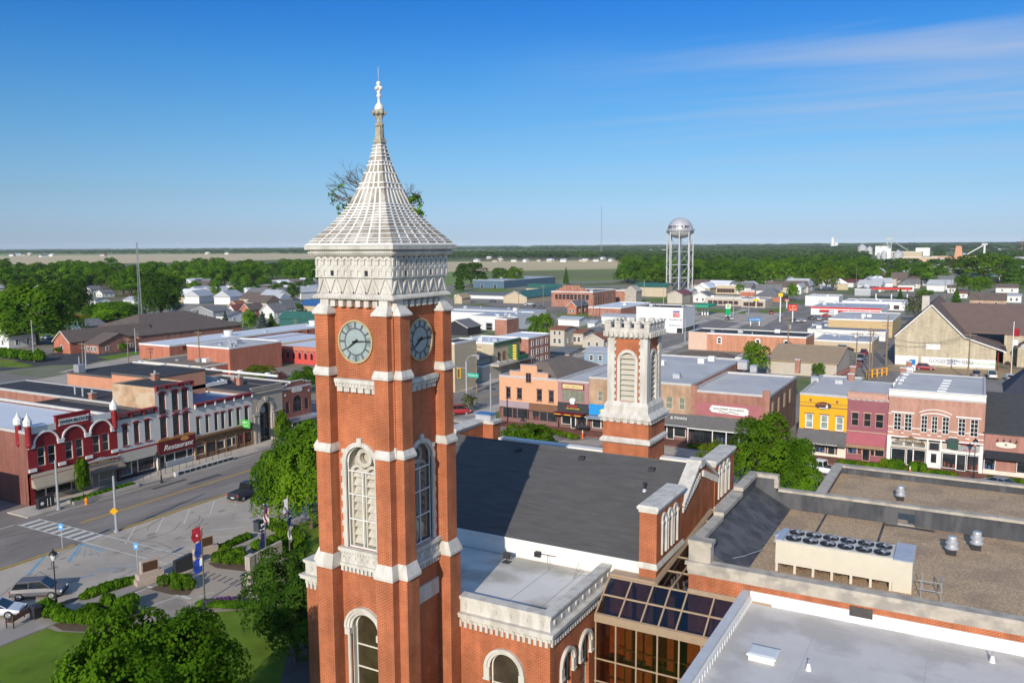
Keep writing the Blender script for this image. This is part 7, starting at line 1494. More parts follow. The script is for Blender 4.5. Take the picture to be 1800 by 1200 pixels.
# single trees one can tell apart
for a in (
 ('e',951,603,26,548,'yellow green street tree behind the cream theatre'), ('e',1326,662,25,599,'rounded green tree against the long orange brick hall'), ('l',458,670,27,636,'lime green street tree before the cream yellow shop'), ('g',540,690,30,640,'green street tree half hidden by the clock tower'),('r',494,672,13,648,'dark red leaved small tree before the coral shop'),
 ('l',1452,512,24,473,'bright lime tree beside the main street in the distance'), ('e',1300,517,9,500,'small green tree between the cream office and red roof'), ('g',1393,529,11,500,'dark green tree left of the white warehouse'), ('g',1338,507,7,494,'small round tree by the white house beyond the junction'),
 
 ('s',397,584,12,542,'leftmost blue spruce behind the red building'), ('g',440,588,15,540,'dark green round tree between the spruces'), ('s',462,580,13,543,'middle blue spruce behind the red building'), ('c',478,582,12,547,'green conifer touching the middle blue spruce'), ('e',412,584,12,560,'lime bush tree below the spruces'), ('s',500,580,11,554,'right blue spruce before the green shed'), ('d',522,582,14,550,'dark conifer at the corner of the green shed'), ('e',486,582,9,564,'small lime tree between the spruces'), ('e',519,547,14,529,'small bright green tree by the blue roof'), ('g',69,634,9,605,'small round tree beside the dark car park'), ('g',218,618,10,597,'small round tree before the brown gable wing'), ('g',102,621,9,608,'low tree by the brick entrance wing'),
 ('d',828,504,32,459,'dark broad tree at the right of the clock tower'), ('e',905,503,17,467,'green tree before the field right of the tower'), ('d',880,502,18,469,'dark green tree beside the bright tree'), ('c',995,500,7,470,'slim dark conifer standing at the field edge'), ('c',808,512,12,466,'dark conifer beside the clock tower frieze'),
 ('e',1729,499,52,449,'huge round bright green tree beyond the school'), ('e',1722,520,24,489,'round green tree in front of the huge tree'), ('c',1779,505,26,462,'broad dark conifer at the right edge'), ('g',1585,490,14,456,'dark round tree behind the church hall'), ('g',1620,503,24,463,'broad green tree right of the church hall'), ('g',1650,498,18,468,'green tree beside the broad green tree'),('o',1670,482,12,453,'thin grey green tree in the town'), ('c',1582,527,7,510,'pointed conifer near the red fuel canopy'), ('o',1608,566,24,520,'sparse brown green tree left of the school roof'), ('c',1680,545,14,510,'dark pine behind the school roof'), ('g',1693,512,17,485,'green tree by the white roofed house'), ('g',1793,502,14,475,'green tree cut by the right edge'), ('g',1425,645,13,638,'low round bush tree beside the tan shed'), ('e',1438,665,12,638,'bright bush tree before the tan roofed shed'), ('e',1515,492,17,472,'lime tree among the distant roofs'),('d',1480,500,20,477,'dark tree left of the lime tree'),
 ('g',1600,466,12,458,'small dark tree before the grain plant'),('e',1626,524,16,512,'green tree right of the fuel canopy'),('d',1650,455,12,443,'dark far tree right of the grain plant'),('g',1655,484,7,475,'little tree by the pink store')): tr(*a)
# belts of trees: groups that nothing tells apart
def belt(poly_fn, n, hgt, label, group, kinds, rr=(4.5,7.5)):
    for i in range(n):
        px, py = poly_fn(); X, Y = gp(px, py); h = rnd.uniform(*hgt); put(rnd.choice(kinds), X, Y, rnd.uniform(*rr), h, label, group)
belt(lambda: (lambda x: (x, rnd.uniform(480, 520 if x < 330 else 504)))(rnd.uniform(-30,560)), 135, (14,21), 'green broadleaf tree in the belt behind the houses on the left', 'left tree belt', ['g','g','g2','e','d','e'], (8,12))
belt(lambda: (rnd.uniform(290,560), rnd.uniform(512,530)), 16, (9,14), 'green tree between the small houses left of the clock tower', 'trees between the left houses', ['g','e','d'], (3.5,5.5))
belt(lambda: (rnd.uniform(1090,1530), rnd.uniform(472,506)), 120, (13,20), 'green tree in the wood behind the water tower', 'wood behind the water tower', ['g','e','g2','e','d'], (9,13))
belt(lambda: (rnd.uniform(1560,1810), rnd.uniform(468,500)), 34, (8,14), 'green tree between the far houses on the right', 'trees between the right houses', ['g','d','e'], (5,8))
# far woods: nobody could count these
def woods(name, zones, m_, seed):
    rg = np.random.default_rng(seed); base = leafmesh('tmp', 90, .30, m_, seed, lobes=5); nb = len(base.vertices); co = np.empty(nb*3, dtype=np.float32); base.vertices.foreach_get('co', co); co = co.reshape(-1,3); bpy.data.meshes.remove(base)
    out = []
    for (x0, x1, y0, y1, n, h0, h1, r0, r1) in zones:
        for i in range(n):
            px = rg.uniform(x0, x1); u = rg.random(); ya = 1/(y0-431.); yb = 1/(y1-431.); py = 431+1/(ya+(yb-ya)*u); X, Y = gp(px, py); r = rg.uniform(r0, r1); h = rg.uniform(h0, h1); a = rg.uniform(0, 6.28); c, s = math.cos(a), math.sin(a)
            q = co*np.array([r, r, h]); out.append(np.stack([q[:,0]*c-q[:,1]*s+X, q[:,0]*s+q[:,1]*c+Y, q[:,2]], 1))
    V = np.concatenate(out); n = len(V)//4; me = bpy.data.meshes.new(name); me.vertices.add(4*n); me.loops.add(4*n); me.polygons.add(n)
    me.vertices.foreach_set('co', V.astype(np.float32).ravel()); me.loops.foreach_set('vertex_index', np.arange(4*n, dtype=np.int32)); me.polygons.foreach_set('loop_start', np.arange(0,4*n,4,dtype=np.int32)); me.polygons.foreach_set('loop_total', np.full(n,4,dtype=np.int32)); me.materials.append(m_); me.update()
    o = bpy.data.objects.new(name, me); COL.objects.link(o); return tag(o, kind='stuff')
LF = leafm('far_foliage', (.035,.085,.012), (.085,.16,.022), sc=.01, trans=.1)
woods('far_woods', [(-60,1860,437.0,441.5,1500,16,24,30,70), (-60,560,438.5,446.8,1500,12,20,18,36), (-60,1860,434.3,436.8,800,24,38,80,190)], LF, 5)
woods('far_treeline', [(780,1110,447,455,600,10,16,11,18), (1090,1520,441,466,1700,9,15,9,17), (1700,1860,443,460,350,8,13,8,14), (1520,1700,440,443,200,8,13,12,20), (1430,1860,466,482,150,8,12,6,9)], LF, 9)
# near trees with fine foliage
def big(label, X, Y, r, h, n, s, m_, seed, shape='round', limbs=7, **kw):
    o = unit_tree(n, s, m_, seed, 'broadleaf_tree', shape, limbs=limbs, **kw); o.location = (X,Y,0); o.scale = (r,r,h); o.rotation_euler = (0,0,seed); o['label'] = label; o['category'] = 'tree'; return o
X, Y = gp(280,1440); big('large dense maple on the lawn at the bottom left', X, Y, 5.0, 12.1, 62000, .024, LA, 3, lobes=30, gap=.24)
for k__, (px, yb, hw, yt, m_, lb) in enumerate(((66,606,74,484,LE,'largest broadleaf tree at the left edge'), (6,590,44,500,LA,'green tree at the far left edge'), (196,566,52,519,LA,'broad round green tree behind the community building'), (283,558,40,472,LB,'tall dark green tree right of the lattice mast'), (128,560,34,480,LB,'dark tree between the left trees'))):
    X, Y = gp(px, yb); d = depth(X, Y); big(lb, X, Y, hw*d/FPX, HCAM+(432-yt)*d/FPX-1.5, 15000, .045, m_, 40+k__, 'tall', lobes=26)
X, Y = gp(505,1120); big('airy dark honey locust beside the clock tower', X, Y, 3.4, 7.4, 13000, .040, LB, 4, 'tall', lobes=20, gap=.35)
X, Y = gp(548,928); big('tall green plane tree left of the clock tower shaft', X, Y, 4.9, 11.8, 26000, .032, LE, 6, 'tall', lobes=24)
X, Y = gp(490,926); big('smaller green tree beside the black pickup truck', X, Y, 3.2, 9.6, 13000, .04, LE, 8, 'tall')
X, Y = gp(925,868); big('round green tree above the ridge of the dark roof', X, Y, 4.4, 9.3, 20000, .035, LE, 9, lobes=22)
X, Y = gp(1338,895); big('ragged green elm behind the right stone pier', X, Y, 4.7, 11.6, 20000, .034, LE, 12, 'tall', lobes=22, gap=.4)
X, Y = gp(1394,900); big('lower green elm beside the ragged elm', X, Y, 3.4, 8.8, 12000, .042, LA, 13, 'tall')
X, Y = gp(1250,862); big('feathery sapling beyond the right stone pier', X, Y, 2.6, 6.6, 5000, .05, LC, 14, 'tall', gap=.4)
X, Y = gp(147,874); big('slim columnar street tree by the corner block', X, Y, .95, 5.2, 3500, .10, LE, 15, 'tall', limbs=3)
X, Y = gp(826,722); big('wispy young tree by the red jeep', X, Y, 1.8, 3.4, 1500, .08, LO, 16, 'tall', gap=.4)
X, Y = gp(497,775); big('small street tree before the bank', X, Y, 1.2, 5.2, 2500, .10, LE, 18, 'tall', limbs=3)
X, Y = gp(556,1190); big('dark tree behind the left flat roofed wing', X-3, Y+1, 3.0, 6.8, 9000, .045, LB, 19, 'tall')
# the tree that grows on the tower roof
t = thing('rooftop_tree', 'little half bare mulberry tree growing out of the tower spire', 'tree', (TX-.3, TY+1.2, 34.0)); m = MB(); lf = []
rb = random.Random(5)
def grow(p, d, L_, r, k, leafy):
    q = p+d*L_; m.tube(tuple(p), tuple(q), r, 5, 0, r*.7)
    if k == 0:
        if leafy: lf.append(q)
        return
    for i in range(3 if k > 1 else 2): nd = (d+Vector((rb.uniform(-.75,.75), rb.uniform(-.75,.75), rb.uniform(-.35,.6)))).normalized(); grow(q, nd, L_*rb.uniform(.6,.85), r*.62, k-1, leafy)
o0 = Vector((TX, TY+.9, 34.2))
for d, L_, lv in (((-.95,-.30,.45),1.4,0), ((-.95,-.42,-.02),1.4,1), ((-.9,-.2,.75),1.25,0), ((-.9,-.5,.25),1.35,0), ((.8,.4,.2),.75,1), ((.75,.5,.6),.7,0), ((.6,.9,.5),.6,0)): grow(o0, Vector(d).normalized(), L_, .055, 4, lv)
m.build('branches', BARK, t); m = MB()
for p in lf:
    for i in range(5): c = p+Vector((rb.gauss(0,.07), rb.gauss(0,.07), rb.gauss(0,.06))); a = Vector((rb.gauss(0,1),rb.gauss(0,1),rb.gauss(0,1))).normalized(); b2 = a.orthogonal().normalized(); s = .075; m.q([tuple(c-a*s),tuple(c-b2*s*.7),tuple(c+a*s),tuple(c+b2*s*.7)])
m.build('crown', LA, t)
# ================================================================ SHRUBS AND BEDS
sb = unit_tree(1100, .10, LE, 31, 'shrub', 'ball', trunk=False, aspect=.8); sb2 = unit_tree(800, .15, LA, 32, 'shrub', 'ball', trunk=False, aspect=.8); sb3 = unit_tree(700, .14, LC, 34, 'shrub', 'ball', trunk=False, aspect=.8)
su = set()
def shrub(p, X, Y, r, h, label, group):
    if p.name in su: o = dup(p, (X,Y,-.02))
    else: su.add(p.name); o = p; o.location = (X,Y,-.02)
    o.scale = (r,r,h); o.rotation_euler = (0,0,rnd.uniform(0,6)); o['label'] = label; o['category'] = 'shrub'; o['group'] = group
for (x, y) in ((385,990),(398,978),(405,992),(420,982),(428,993)): X, Y = gp(x, y); shrub(sb, X, Y, .78, 1.3, 'clipped round shrub in the far mulch bed before the stone pillar', 'round shrubs in the far memorial bed')
for (x, y) in ((288,1030),(306,1026),(312,1038),(326,1028),(333,1036)): X, Y = gp(x, y); shrub(sb, X, Y, .68, 1.15, 'clipped round shrub in the near mulch bed beside the flagpoles', 'round shrubs in the near memorial bed')
for (x, y) in ((452,966),(466,966),(480,958),(492,972),(500,964),(508,980)): X, Y = gp(x, y); shrub(sb2, X, Y, .7, 1.1, 'shrub in the bed left of the clock tower', 'shrubs beside the tower bed')
for (x, y) in ((82,1078),(96,1086),(112,1092),(130,1094),(150,1096),(170,1098),(188,1096),(205,1088),(225,1080),(160,1078),(190,1068),(215,1068),(232,1066)): X, Y = gp(x, y); shrub(sb2, X, Y, rnd.uniform(.6,.95), rnd.uniform(.9,1.5), 'leafy shrub in the curved bed behind the bench', 'shrubs in the curved bed')
for p, q, n, lb in (((152,1052),(236,1024),12,'low hedge plant left of the near stone monument'), ((376,972),(434,948),9,'low hedge plant beside the far stone monument')):
    for i in range(n): x = p[0]+(q[0]-p[0])*i/(n-1); y = p[1]+(q[1]-p[1])*i/(n-1); X, Y = gp(x, y); shrub(sb2, X, Y, .62, rnd.uniform(.6,1.0), lb, lb.replace('plant', 'plants'))
for i in range(14): X, Y = gp(358+i*8, 1064+i*.35); shrub(sb2, X, Y, .7, .55, 'small green plant edging the purple bed', 'plants edging the purple bed')
for i in range(11): X, Y = gp(133+i*9.6, 884-i*2.75); shrub(sb2, X, Y, .55, .75, 'planter shrub along the kerb before the corner block', 'kerb planter shrubs')
for i in range(9): shrub(sb2 if i % 2 else sb3, -66.5+i*1.15, 127.9-.45*i, .7, .95, 'low planting in the kerb bed left of the bell turret', 'kerb planting left of the turret')
for i in range(3): shrub(sb3, -50.5+i*1.1, 127.3, .8, .8, 'low planting behind the bell turret', 'kerb planting behind the turret'); shrub(sb3, -38.5+i*1.0, 127.6, .8, .8, 'low planting right of the bell turret', 'kerb planting right of the turret')
for i in range(26):
    X = -16.2+i*.95; 
    if -1.5 < X < 2.5: continue
    shrub(sb2 if i % 3 else sb3, X, 127.6, .75, .9 if i not in (6,7,8,10,11) else 1.7, 'kerbside shrub before the pink brick building', 'shrubs before the pink brick building')
for i in range(9): X, Y = gp(5+i*8.4, 634+i*2.6) if False else gp(2+i*8.3, 629+i*.9); shrub(sb2, X, Y, 2.0, 3.0, 'round shrub in the row edging the dark car park', 'shrub row by the dark car park')
b = MB(); 
for i in range(900):
    u = rnd.random(); x = 356+u*92; y = 1064-8*math.sin(u*PI)+rnd.uniform(0,7); X, Y = gp(x, y); a = rnd.uniform(0, PI); h = rnd.uniform(.3,.6); c, s = math.cos(a)*.09, math.sin(a)*.09; b.q([(X-c,Y-s,0),(X+c,Y+s,0),(X+c*.4,Y+s*.4,h),(X-c*.4,Y-s*.4,h)])
tag(b.build('purple_flowers', pm('salvia_purple', (.10,.045,.16), .4, 3, .9)), kind='stuff')
b = MB()
for i in range(2600):
    u = rnd.random(); x = 474+u*60+rnd.uniform(-6,6); y = 918+30*u*u+rnd.uniform(0,14+22*u); X, Y = gp(x, y); a = rnd.uniform(0, PI); h = rnd.uniform(.3,.8); c, s = math.cos(a)*.1, math.sin(a)*.1; b.q([(X-c,Y-s,0),(X+c,Y+s,0),(X+c*.3,Y+s*.3,h),(X-c*.3,Y-s*.3,h)])
tag(b.build('ornamental_grass', LE), kind='stuff')
# ================================================================ CARS
TY_ = pm('tyre', (.02,.02,.02), .1); RIM = pm('alloy', (.45,.46,.48), .1, 4, .3, .7); LT = pm('lamp_red', (.45,.02,.02), .1, 2, .3); LH = pm('headlight', (.7,.72,.72), .1, 2, .2)
CGL = glassm('car_glass', (.015,.018,.022), .05)
def car_proto(kind, col, name):
    t = thing(name, 'x', 'pickup truck' if kind == 'pickup' else 'car'); pt = pm('paint_'+name+'_'+kind+'_%d' % int(col[0]*1000+col[1]*7000+col[2]*90000), col, .03, .5, .38, 0., spec=.35)
    L_, W_, BH_, TH = {'suv': (4.5,1.82,1.02,1.64), 'sedan': (4.6,1.8,.92,1.42), 'pickup': (5.8,1.95,1.15,1.9), 'van': (5.0,1.95,1.12,1.8), 'jeep': (4.2,1.8,1.15,1.85)}[kind]
    def ring(y, w, z0, z1, k=.9): return [(-w*.86,y,z0),(-w,y,z0+.18),(-w*1.0,y,z0+(z1-z0)*.6),(-w*k,y,z1),(w*k,y,z1),(w*1.0,y,z0+(z1-z0)*.6),(w,y,z0+.18),(w*.86,y,z0)]
    def loft(m, rs, mi=0):
        n0 = len(m.v); k = len(rs[0])
        for r in rs: m.v.extend(r)
        for j in range(len(rs)-1):
            for i in range(k): i2 = (i+1) % k; m.f.append((n0+j*k+i, n0+(j+1)*k+i, n0+(j+1)*k+i2, n0+j*k+i2)); m.m.append(mi)
        m.f.append(tuple(n0+i for i in range(k))); m.f.append(tuple(n0+(len(rs)-1)*k+i for i in range(k-1,-1,-1))); m.m.extend([mi, mi])
    h, w = L_/2, W_/2; m = MB()
    hood = BH_-.02
    if kind == 'pickup': prof = [(-h,.55,BH_-.12),(-h+.08,.42,BH_),(-.6,.36,BH_),(1.0,.36,BH_),(h-.6,.38,BH_-.08),(h-.08,.42,BH_-.2),(h,.5,BH_-.4)]
    else: prof = [(-h,.5,BH_-.22),(-h+.12,.34,BH_),(-.8,.28,BH_+.02),(.9,.28,BH_),(h-.7,.3,BH_-.1),(h-.12,.34,BH_-.24),(h,.42,BH_-.42)]
    loft(m, [ring(y, w*(.9 if abs(y) > h-.05 else .97 if abs(y) > h-.3 else 1), a, b2) for y, a, b2 in prof])
    bd = m.build('body', pt, t, smooth=False)
    if kind == 'pickup': gh = [(-.62,.02,.80),(-.50,1,.76),(.75,1,.76),(1.5,.02,.86)]
    elif kind == 'sedan': gh = [(-1.75,.02,.86),(-1.0,1,.72),(.35,1,.72),(1.25,.02,.86)]
    else: gh = [(-h+.18,.02,.88),(-h+.62,1,.76),(.45,1,.76),(1.3,.02,.86)]
    m = MB(); loft(m, [[(-w*.88,y,BH_-.03),(-w*k2,y,BH_+(TH-BH_)*f),(w*k2,y,BH_+(TH-BH_)*f),(w*.88,y,BH_-.03)] for y, f, k2 in gh]); m.build('windows', CGL, t)
    m = MB(); y0, y1 = gh[1][0]-.05, gh[2][0]+.08; m.hexa([(-w*.77,y0,TH-.02),(w*.77,y0,TH-.02),(w*.77,y1,TH-.02),(-w*.77,y1,TH-.02)],[(-w*.7,y0+.1,TH+.05),(w*.7,y0+.1,TH+.05),(w*.7,y1-.12,TH+.05),(-w*.7,y1-.12,TH+.05)])
    for s in (-1, 1):
        for ya, yb, za, zb in ((gh[0][0],gh[1][0],BH_,TH),(gh[2][0],gh[3][0],TH,BH_),((gh[1][0]+gh[2][0])/2,(gh[1][0]+gh[2][0])/2,BH_,TH)): m.tube((s*w*.885,ya,za) if za < zb else (s*w*.765,ya,za), (s*w*.765,yb,zb) if za < zb else (s*w*.885,yb,zb), .035, 4)
    m.build('roof_panel', pt, t)
    if kind == 'pickup': m = MB(); m.box(-w*.82,w*.82,-h+.12,-.68,BH_+.0,BH_+.02); m.build('bed_cover', pm('tonneau', (.03,.03,.035), .1), t)
    for s in (-1, 1):
        for y in (-h+.85, h-.88):
            q = MB(); q.tube((s*(w-.22),y,.36),(s*(w+.035),y,.36),.36,18); wh = q.build('wheel', TY_, t); q = MB(); q.tube((s*(w-.02),y,.36),(s*(w+.05),y,.36),.23,12); [q.tube((s*(w+.05),y,.36),(s*(w+.055),y+.2*math.cos(a),.36+.2*math.sin(a)),.03,4) for a in (0,1.26,2.5,3.8,5.0)]; q.build('rim', RIM, wh)
    for s in (-1, 1):
        x0, x1 = sorted((s*w*.62, s*w*.93)); m = MB(); m.box(x0,x1,h-.13,h-.0,BH_-.42,BH_-.26); m.build('headlight', LH, t); m = MB(); m.box(x0+(.1 if s > 0 else 0),x1-(0 if s > 0 else .1),-h-.01,-h+.1,BH_-.36,BH_-.1); m.build('tail_light', LT, t)
    m = MB(); m.box(-.25,.25,-h-.02,-h,.55,.68); m.build('number_plate', WHITE, t); m = MB(); m.box(-w*.9,w*.9,h-.02,h+.03,.36,.52); m.box(-w*.9,w*.9,-h-.03,-h+.05,.36,.5); m.build('bumper', DARK, t)
    return t
CARS = {}
def car(kind, col, X, Y, ang, label, name='parked_car', group=None):
    k = (kind, col)
    if k not in CARS: t = CARS[k] = car_proto(kind, col, name); t.location = (X,Y,.01); 
    else: t = dup(CARS[k], (X,Y,.01))
    t.rotation_euler = (0,0,ang); t['label'] = label
    if group: t['group'] = group
    elif 'group' in t.keys(): del t['group']
    return t
def pang(p, q): a = gp(*p); b_ = gp(*q); return math.atan2(b_[1]-a[1], b_[0]-a[0])-PI/2
X, Y = gp(62,1050); car('suv', (.12,.115,.125), X, Y+.4, pang((30,1060.5),(84.6,1057)), 'dark grey estate car parked nose to the kerb behind the lamp post')
X, Y = gp(-8,1082); car('sedan', (.55,.57,.62), X, Y, pang((30,1060.5),(84.6,1057)), 'silver car cut by the left edge in front of the bench')
X, Y = gp(436,872); car('pickup', (.03,.035,.045), X, Y, .12, 'black pickup truck parked beside the road left of the tree', 'pickup_truck')
X, Y = gp(1443,832); car('pickup', (.72,.72,.72), X, Y, PI*.14+PI*.0-.0+.9, 'white pickup truck parked behind the elms', 'pickup_truck')
X, Y = gp(808,728); car('jeep', (.30,.02,.025), X, Y, -.9, 'red jeep half hidden behind the clock tower')
car('sedan', (.20,.22,.24), 3.5, 125.2, PI/2-.6, 'grey car parked just beyond the far annex roof')
X, Y = gp(1626,650); car('suv', (.30,.015,.03), X, Y, -PI/2, 'maroon estate car parked before the lettered banner')
X, Y = gp(1716,662); car('suv', (.10,.11,.13), X, Y, 0, 'dark car seen from behind right of the utility pole')
X, Y = gp(1743,664); car('pickup', (.62,.62,.62), X, Y, .1, 'white pickup truck beside the dark car', 'pickup_truck')
X, Y = gp(1774,668); car('sedan', (.60,.62,.66), X, Y, .2, 'pale car near the dark blue house')
X, Y = gp(1513,634); car('pickup', (.16,.24,.33), X, Y, 0, 'blue pickup truck in the alley beside the tan shed', 'pickup_truck')
X, Y = gp(1518,625); car('pickup', (.35,.03,.03), X, Y, 0, 'red pickup truck behind the blue truck in the alley', 'pickup_truck')
X, Y = gp(1355,552); car('van', (.30,.02,.025), X, Y, .3, 'red lorry cab waiting at the junction')
X, Y = gp(1438,574); car('suv', (.60,.62,.66), X, Y, -PI/2, 'white estate car in the lot before the blue roofed building')
for i, (x, y, c_) in enumerate(((1404,566,3),(1412,566,3),(1425,561,0),(1436,560,0),(1450,557,1),(1441,563,3),(1446,571,0),(932,536,3),(924,537,3),(938,540,0),(950,542,0),(865,531,0),(1590,576,2),(1598,577,0),(1606,576,2),(1280,562,0),(1285,562,3),(1240,535,3),(1775,545,3),(1690,541,3),(82,596,3),(120,611,0),(1560,538,0),(1452,511,0),(1645,507,0),(1765,549,3))):
    X, Y = gp(x, y); cc = [(.10,.11,.13),(.35,.03,.03),(.05,.09,.25),(.60,.62,.66)][c_]; car('sedan', cc, X, Y, rnd.choice((0,PI/2,.4)), ['dark','red','blue','white'][c_]+' car parked in the lots beyond the square', group='%s cars parked beyond the square' % ['dark','red','blue','white'][c_])
# ================================================================ POLES, LAMPS, SIGNS
PG = pm('pole_grey', (.36,.38,.40), .06, 2, .5, .3)
def utility(px, yb, yt, label, wood=1, arm=1, tf=0, group=None):
    X, Y = gp(px, yb); d = depth(X, Y); h = HCAM+(432-yt)*d/FPX; t = thing('utility_pole', label, 'utility pole', (X,Y,0), group); MB().tube((X,Y,0),(X,Y,h),.19,8,0,.12).build('pole', WOODP if wood else PG, t)
    if arm: m = MB(); m.box(X-1.3,X+1.3,Y-.08,Y+.08,h-.6,h-.45); m.box(X-1.1,X+1.1,Y-.08,Y+.08,h-1.5,h-1.38); [m.cyl(X+s,Y,h-.45,h-.25,.06,6) for s in (-1.2,-.6,.6,1.2)]; m.build('crossarm', WOODP, t)
    if tf: MB().cyl(X+.45,Y,h-3.2,h-2.1,.28,10).build('transformer', GREY, t)
    return Vector((X,Y,h-.5))
UP_ = [utility(*a) for a in ((838,690,603,'wooden pole with a transformer before the cream theatre',1,1,1),(1384,640,558,'utility pole before the long tan roofed shed',1,1,1),(1504,658,585,'wooden pole at the tan shed corner',1,1,0),(1527,668,578,'pair of weathered poles in the alley, left one',1,1,1),(1532,660,580,'pair of weathered poles in the alley, right one',1,1,0),(1557,645,565,'pale pole beside the tan block warehouse',1,1,0),(1701,668,588,'wooden pole before the lettered banner',1,1,0),(1558,640,556,'second pole beside the alley',1,0,0),(352,655,576,'tall pole behind the salmon building',1,1,0),(226,638,588,'pole on the corner before the brown gable',1,1,0),(239,620,572,'grey pole beside the lattice mast',0,0,0),(142,680,620,'left pole of the railway crossing cluster',0,0,0),(147,655,595,'middle pole of the railway crossing cluster',1,1,0),(153,668,600,'right pole of the railway crossing cluster',0,0,0),(60,636,556,'tall thin pole before the big left tree',0,0,0),(912,560,510,'pole among the white warehouses',1,1,0),(955,542,500,'pole before the green barn lot',1,1,0),(1022,552,520,'pole beside the small brick house',1,1,0),(1043,560,518,'pole before the red factory side',1,1,0),(1132,530,492,'pole left of the water tower',0,0,0),(1166,548,505,'pole below the water tower',0,0,0),(1204,600,560,'grey twin pole right of the bell turret',0,0,0),(1289,556,523,'pole beside the oval fuel sign',0,0,0),(1316,555,524,'pole before the dark roofed restaurant',0,0,0),(520,590,557,'pole before the green roofed shed',1,1,0),(1613,520,490,'pole beyond the red fuel canopy',1,1,0),(1660,530,497,'leaning pole behind the school roof',1,1,0),(1671,520,480,'pole behind the school roof',1,1,0),(1505,505,470,'pole among the far houses',1,0,0))]
def wire(a, b_, label, sag=1.5, group='overhead wires'):
    t = thing('overhead_wire', label, 'wire', tuple(a)); m = MB(); n = 10; P = [a.lerp(b_, i/n)-Vector((0,0,sag*4*(i/n)*(1-i/n))) for i in range(n+1)]
    for dx in (-1.1, 0, 1.1): [m.tube(tuple(P[i]+Vector((dx,0,0))), tuple(P[i+1]+Vector((dx,0,0))), .022, 3) for i in range(n)]
    m.build('cable', DARK, t)
wire(UP_[1], UP_[2], 'thin wires from the shed pole to the tan shed corner'); wire(UP_[2], UP_[3], 'thin wires across the alley'); wire(UP_[3], UP_[6], 'thin wires crossing before the lettered banner', 2.5); wire(UP_[2], UP_[6], 'second set of thin wires before the school', 3)
def tall_light(px, yb, yt, label, sign=None):
    X, Y = gp(px, yb); d = depth(X, Y); h = HCAM+(432-yt)*d/FPX; t = thing('light_pole', label, 'light pole', (X,Y,0)); m = MB(); m.tube((X,Y,0),(X,Y,h),.16,10,0,.12); m.cyl(X,Y,0,.25,.3,10); m.cyl(X,Y,h*.72,h*.74,.17,10); m.build('pole', PG, t); return t, X, Y, h
tall_light(103,895,798,'pale steel pole at the corner block'); t, X, Y, h = tall_light(205,934,826,'pale steel pole with a yellow diamond sign by the crosswalk')
m = MB(); m.fprism(Fr(X-.0,Y-.2,.6,.8), [(0,2.0),(.45,2.45),(0,2.9),(-.45,2.45)], 0, .03); s_ = m.build('warning_sign', pm('sign_amber', (.75,.38,.01), .05), t)
t, X, Y, h = tall_light(863,760,652,'pale steel pole behind the blue flue cover'); m = MB(); m.box(X-.6,X-.3,Y-.2,Y+.2,2.9,3.5); m.box(X+.3,X+.6,Y-.2,Y+.2,2.9,3.5); m.build('pedestrian_signal', DARK, t)
X, Y = gp(820,697); t = thing('street_light', 'curved arm street light with green street name sign', 'street light', (X,Y,0)); d = depth(X,Y); h = HCAM-(632-432)*d/FPX; m = MB(); m.tube((X,Y,0),(X,Y,h),.13,8); P = [Vector((X,Y,h)),Vector((X+.5,Y,h+.9)),Vector((X+1.2,Y,h+1.3)),Vector((X+2,Y,h+1.4))]; [m.tube(tuple(P[i]),tuple(P[i+1]),.08,6) for i in range(3)]; m.build('pole', GALV, t); m = MB(); m.box(X+1.7,X+2.9,Y-.2,Y+.2,h+1.3,h+1.5); m.build('lamp_head', GALV, t)
m = MB(); m.box(X+.3,X+3.1,Y-.05,Y,4.3,5.2); o = m.build('street_name_sign', pm('sign_teal', (.02,.38,.27), .05), t); text('Broadway St', .45, (X+1.7,Y-.08,4.75), 0, WHITE, o)
m = MB(); m.box(X-2.3,X-1.3,Y-.1,Y+.1,3.9,6.1); o = m.build('signal_backplate', pm('signal_yellow', (.5,.30,.02), .1), t); m = MB(); [m.tube((X-1.8,Y-.12,z),(X-1.8,Y-.3,z),.24,10) for z in (4.4,5.0,5.6)]; m.build('signal_lens', DARK, o); MB().tube((X,Y,6.2),(X-2.6,Y,6.2),.06,5).build('signal_arm', GALV, t)
def lamp(px, yb, h, label, style='lantern'):
    X, Y = gp(px, yb); t = thing('street_lamp', label, 'street lamp', (X,Y,0)); BK = pm('lamp_black', (.02,.021,.023), .1, 2, .4)
    m = MB(); m.lathe(X, Y, [(.2,0),(.2,.25),(.11,.4),(.1,1.0),(.06,1.1),(.05,h-.6)], 10); m.build('post', BK, t)
    if style == 'lantern': MB().lathe(X, Y, [(.1,h-.6),(.2,h-.35),(.26,h-.05)], 8).build('lamp_glass', LH, t); MB().lathe(X, Y, [(.38,h-.05),(.3,h+.1),(.08,h+.3),(.04,h+.5)], 10).build('lamp_cap', BK, t)
    else:
        m = MB(); [m.tube((X-i*.16,Y,h-.6+.35*math.sin(i*.9)),(X-(i+1)*.16,Y,h-.6+.35*math.sin((i+1)*.9)),.03,5) for i in range(4)]; m.build('arm', BK, t); m = MB(); xx = X-.65; m.lathe(xx, Y, [(.45,h-1.15),(.40,h-1.0),(.16,h-.75),(.13,h-.5),(.05,h-.4)], 12); m.build('bell_shade', BK, t)
lamp(100,1070,5.1,'black lantern lamp post beside the dark grey estate car'); lamp(284,848,4.6,'black bell shaded lamp before the restaurant','bell'); lamp(925,775,4.4,'black bell shaded lamp before the salmon building','bell'); lamp(1711,842,5.3,'tall black lamp before the pink brick building','lantern')
X, Y = gp(1283,559)
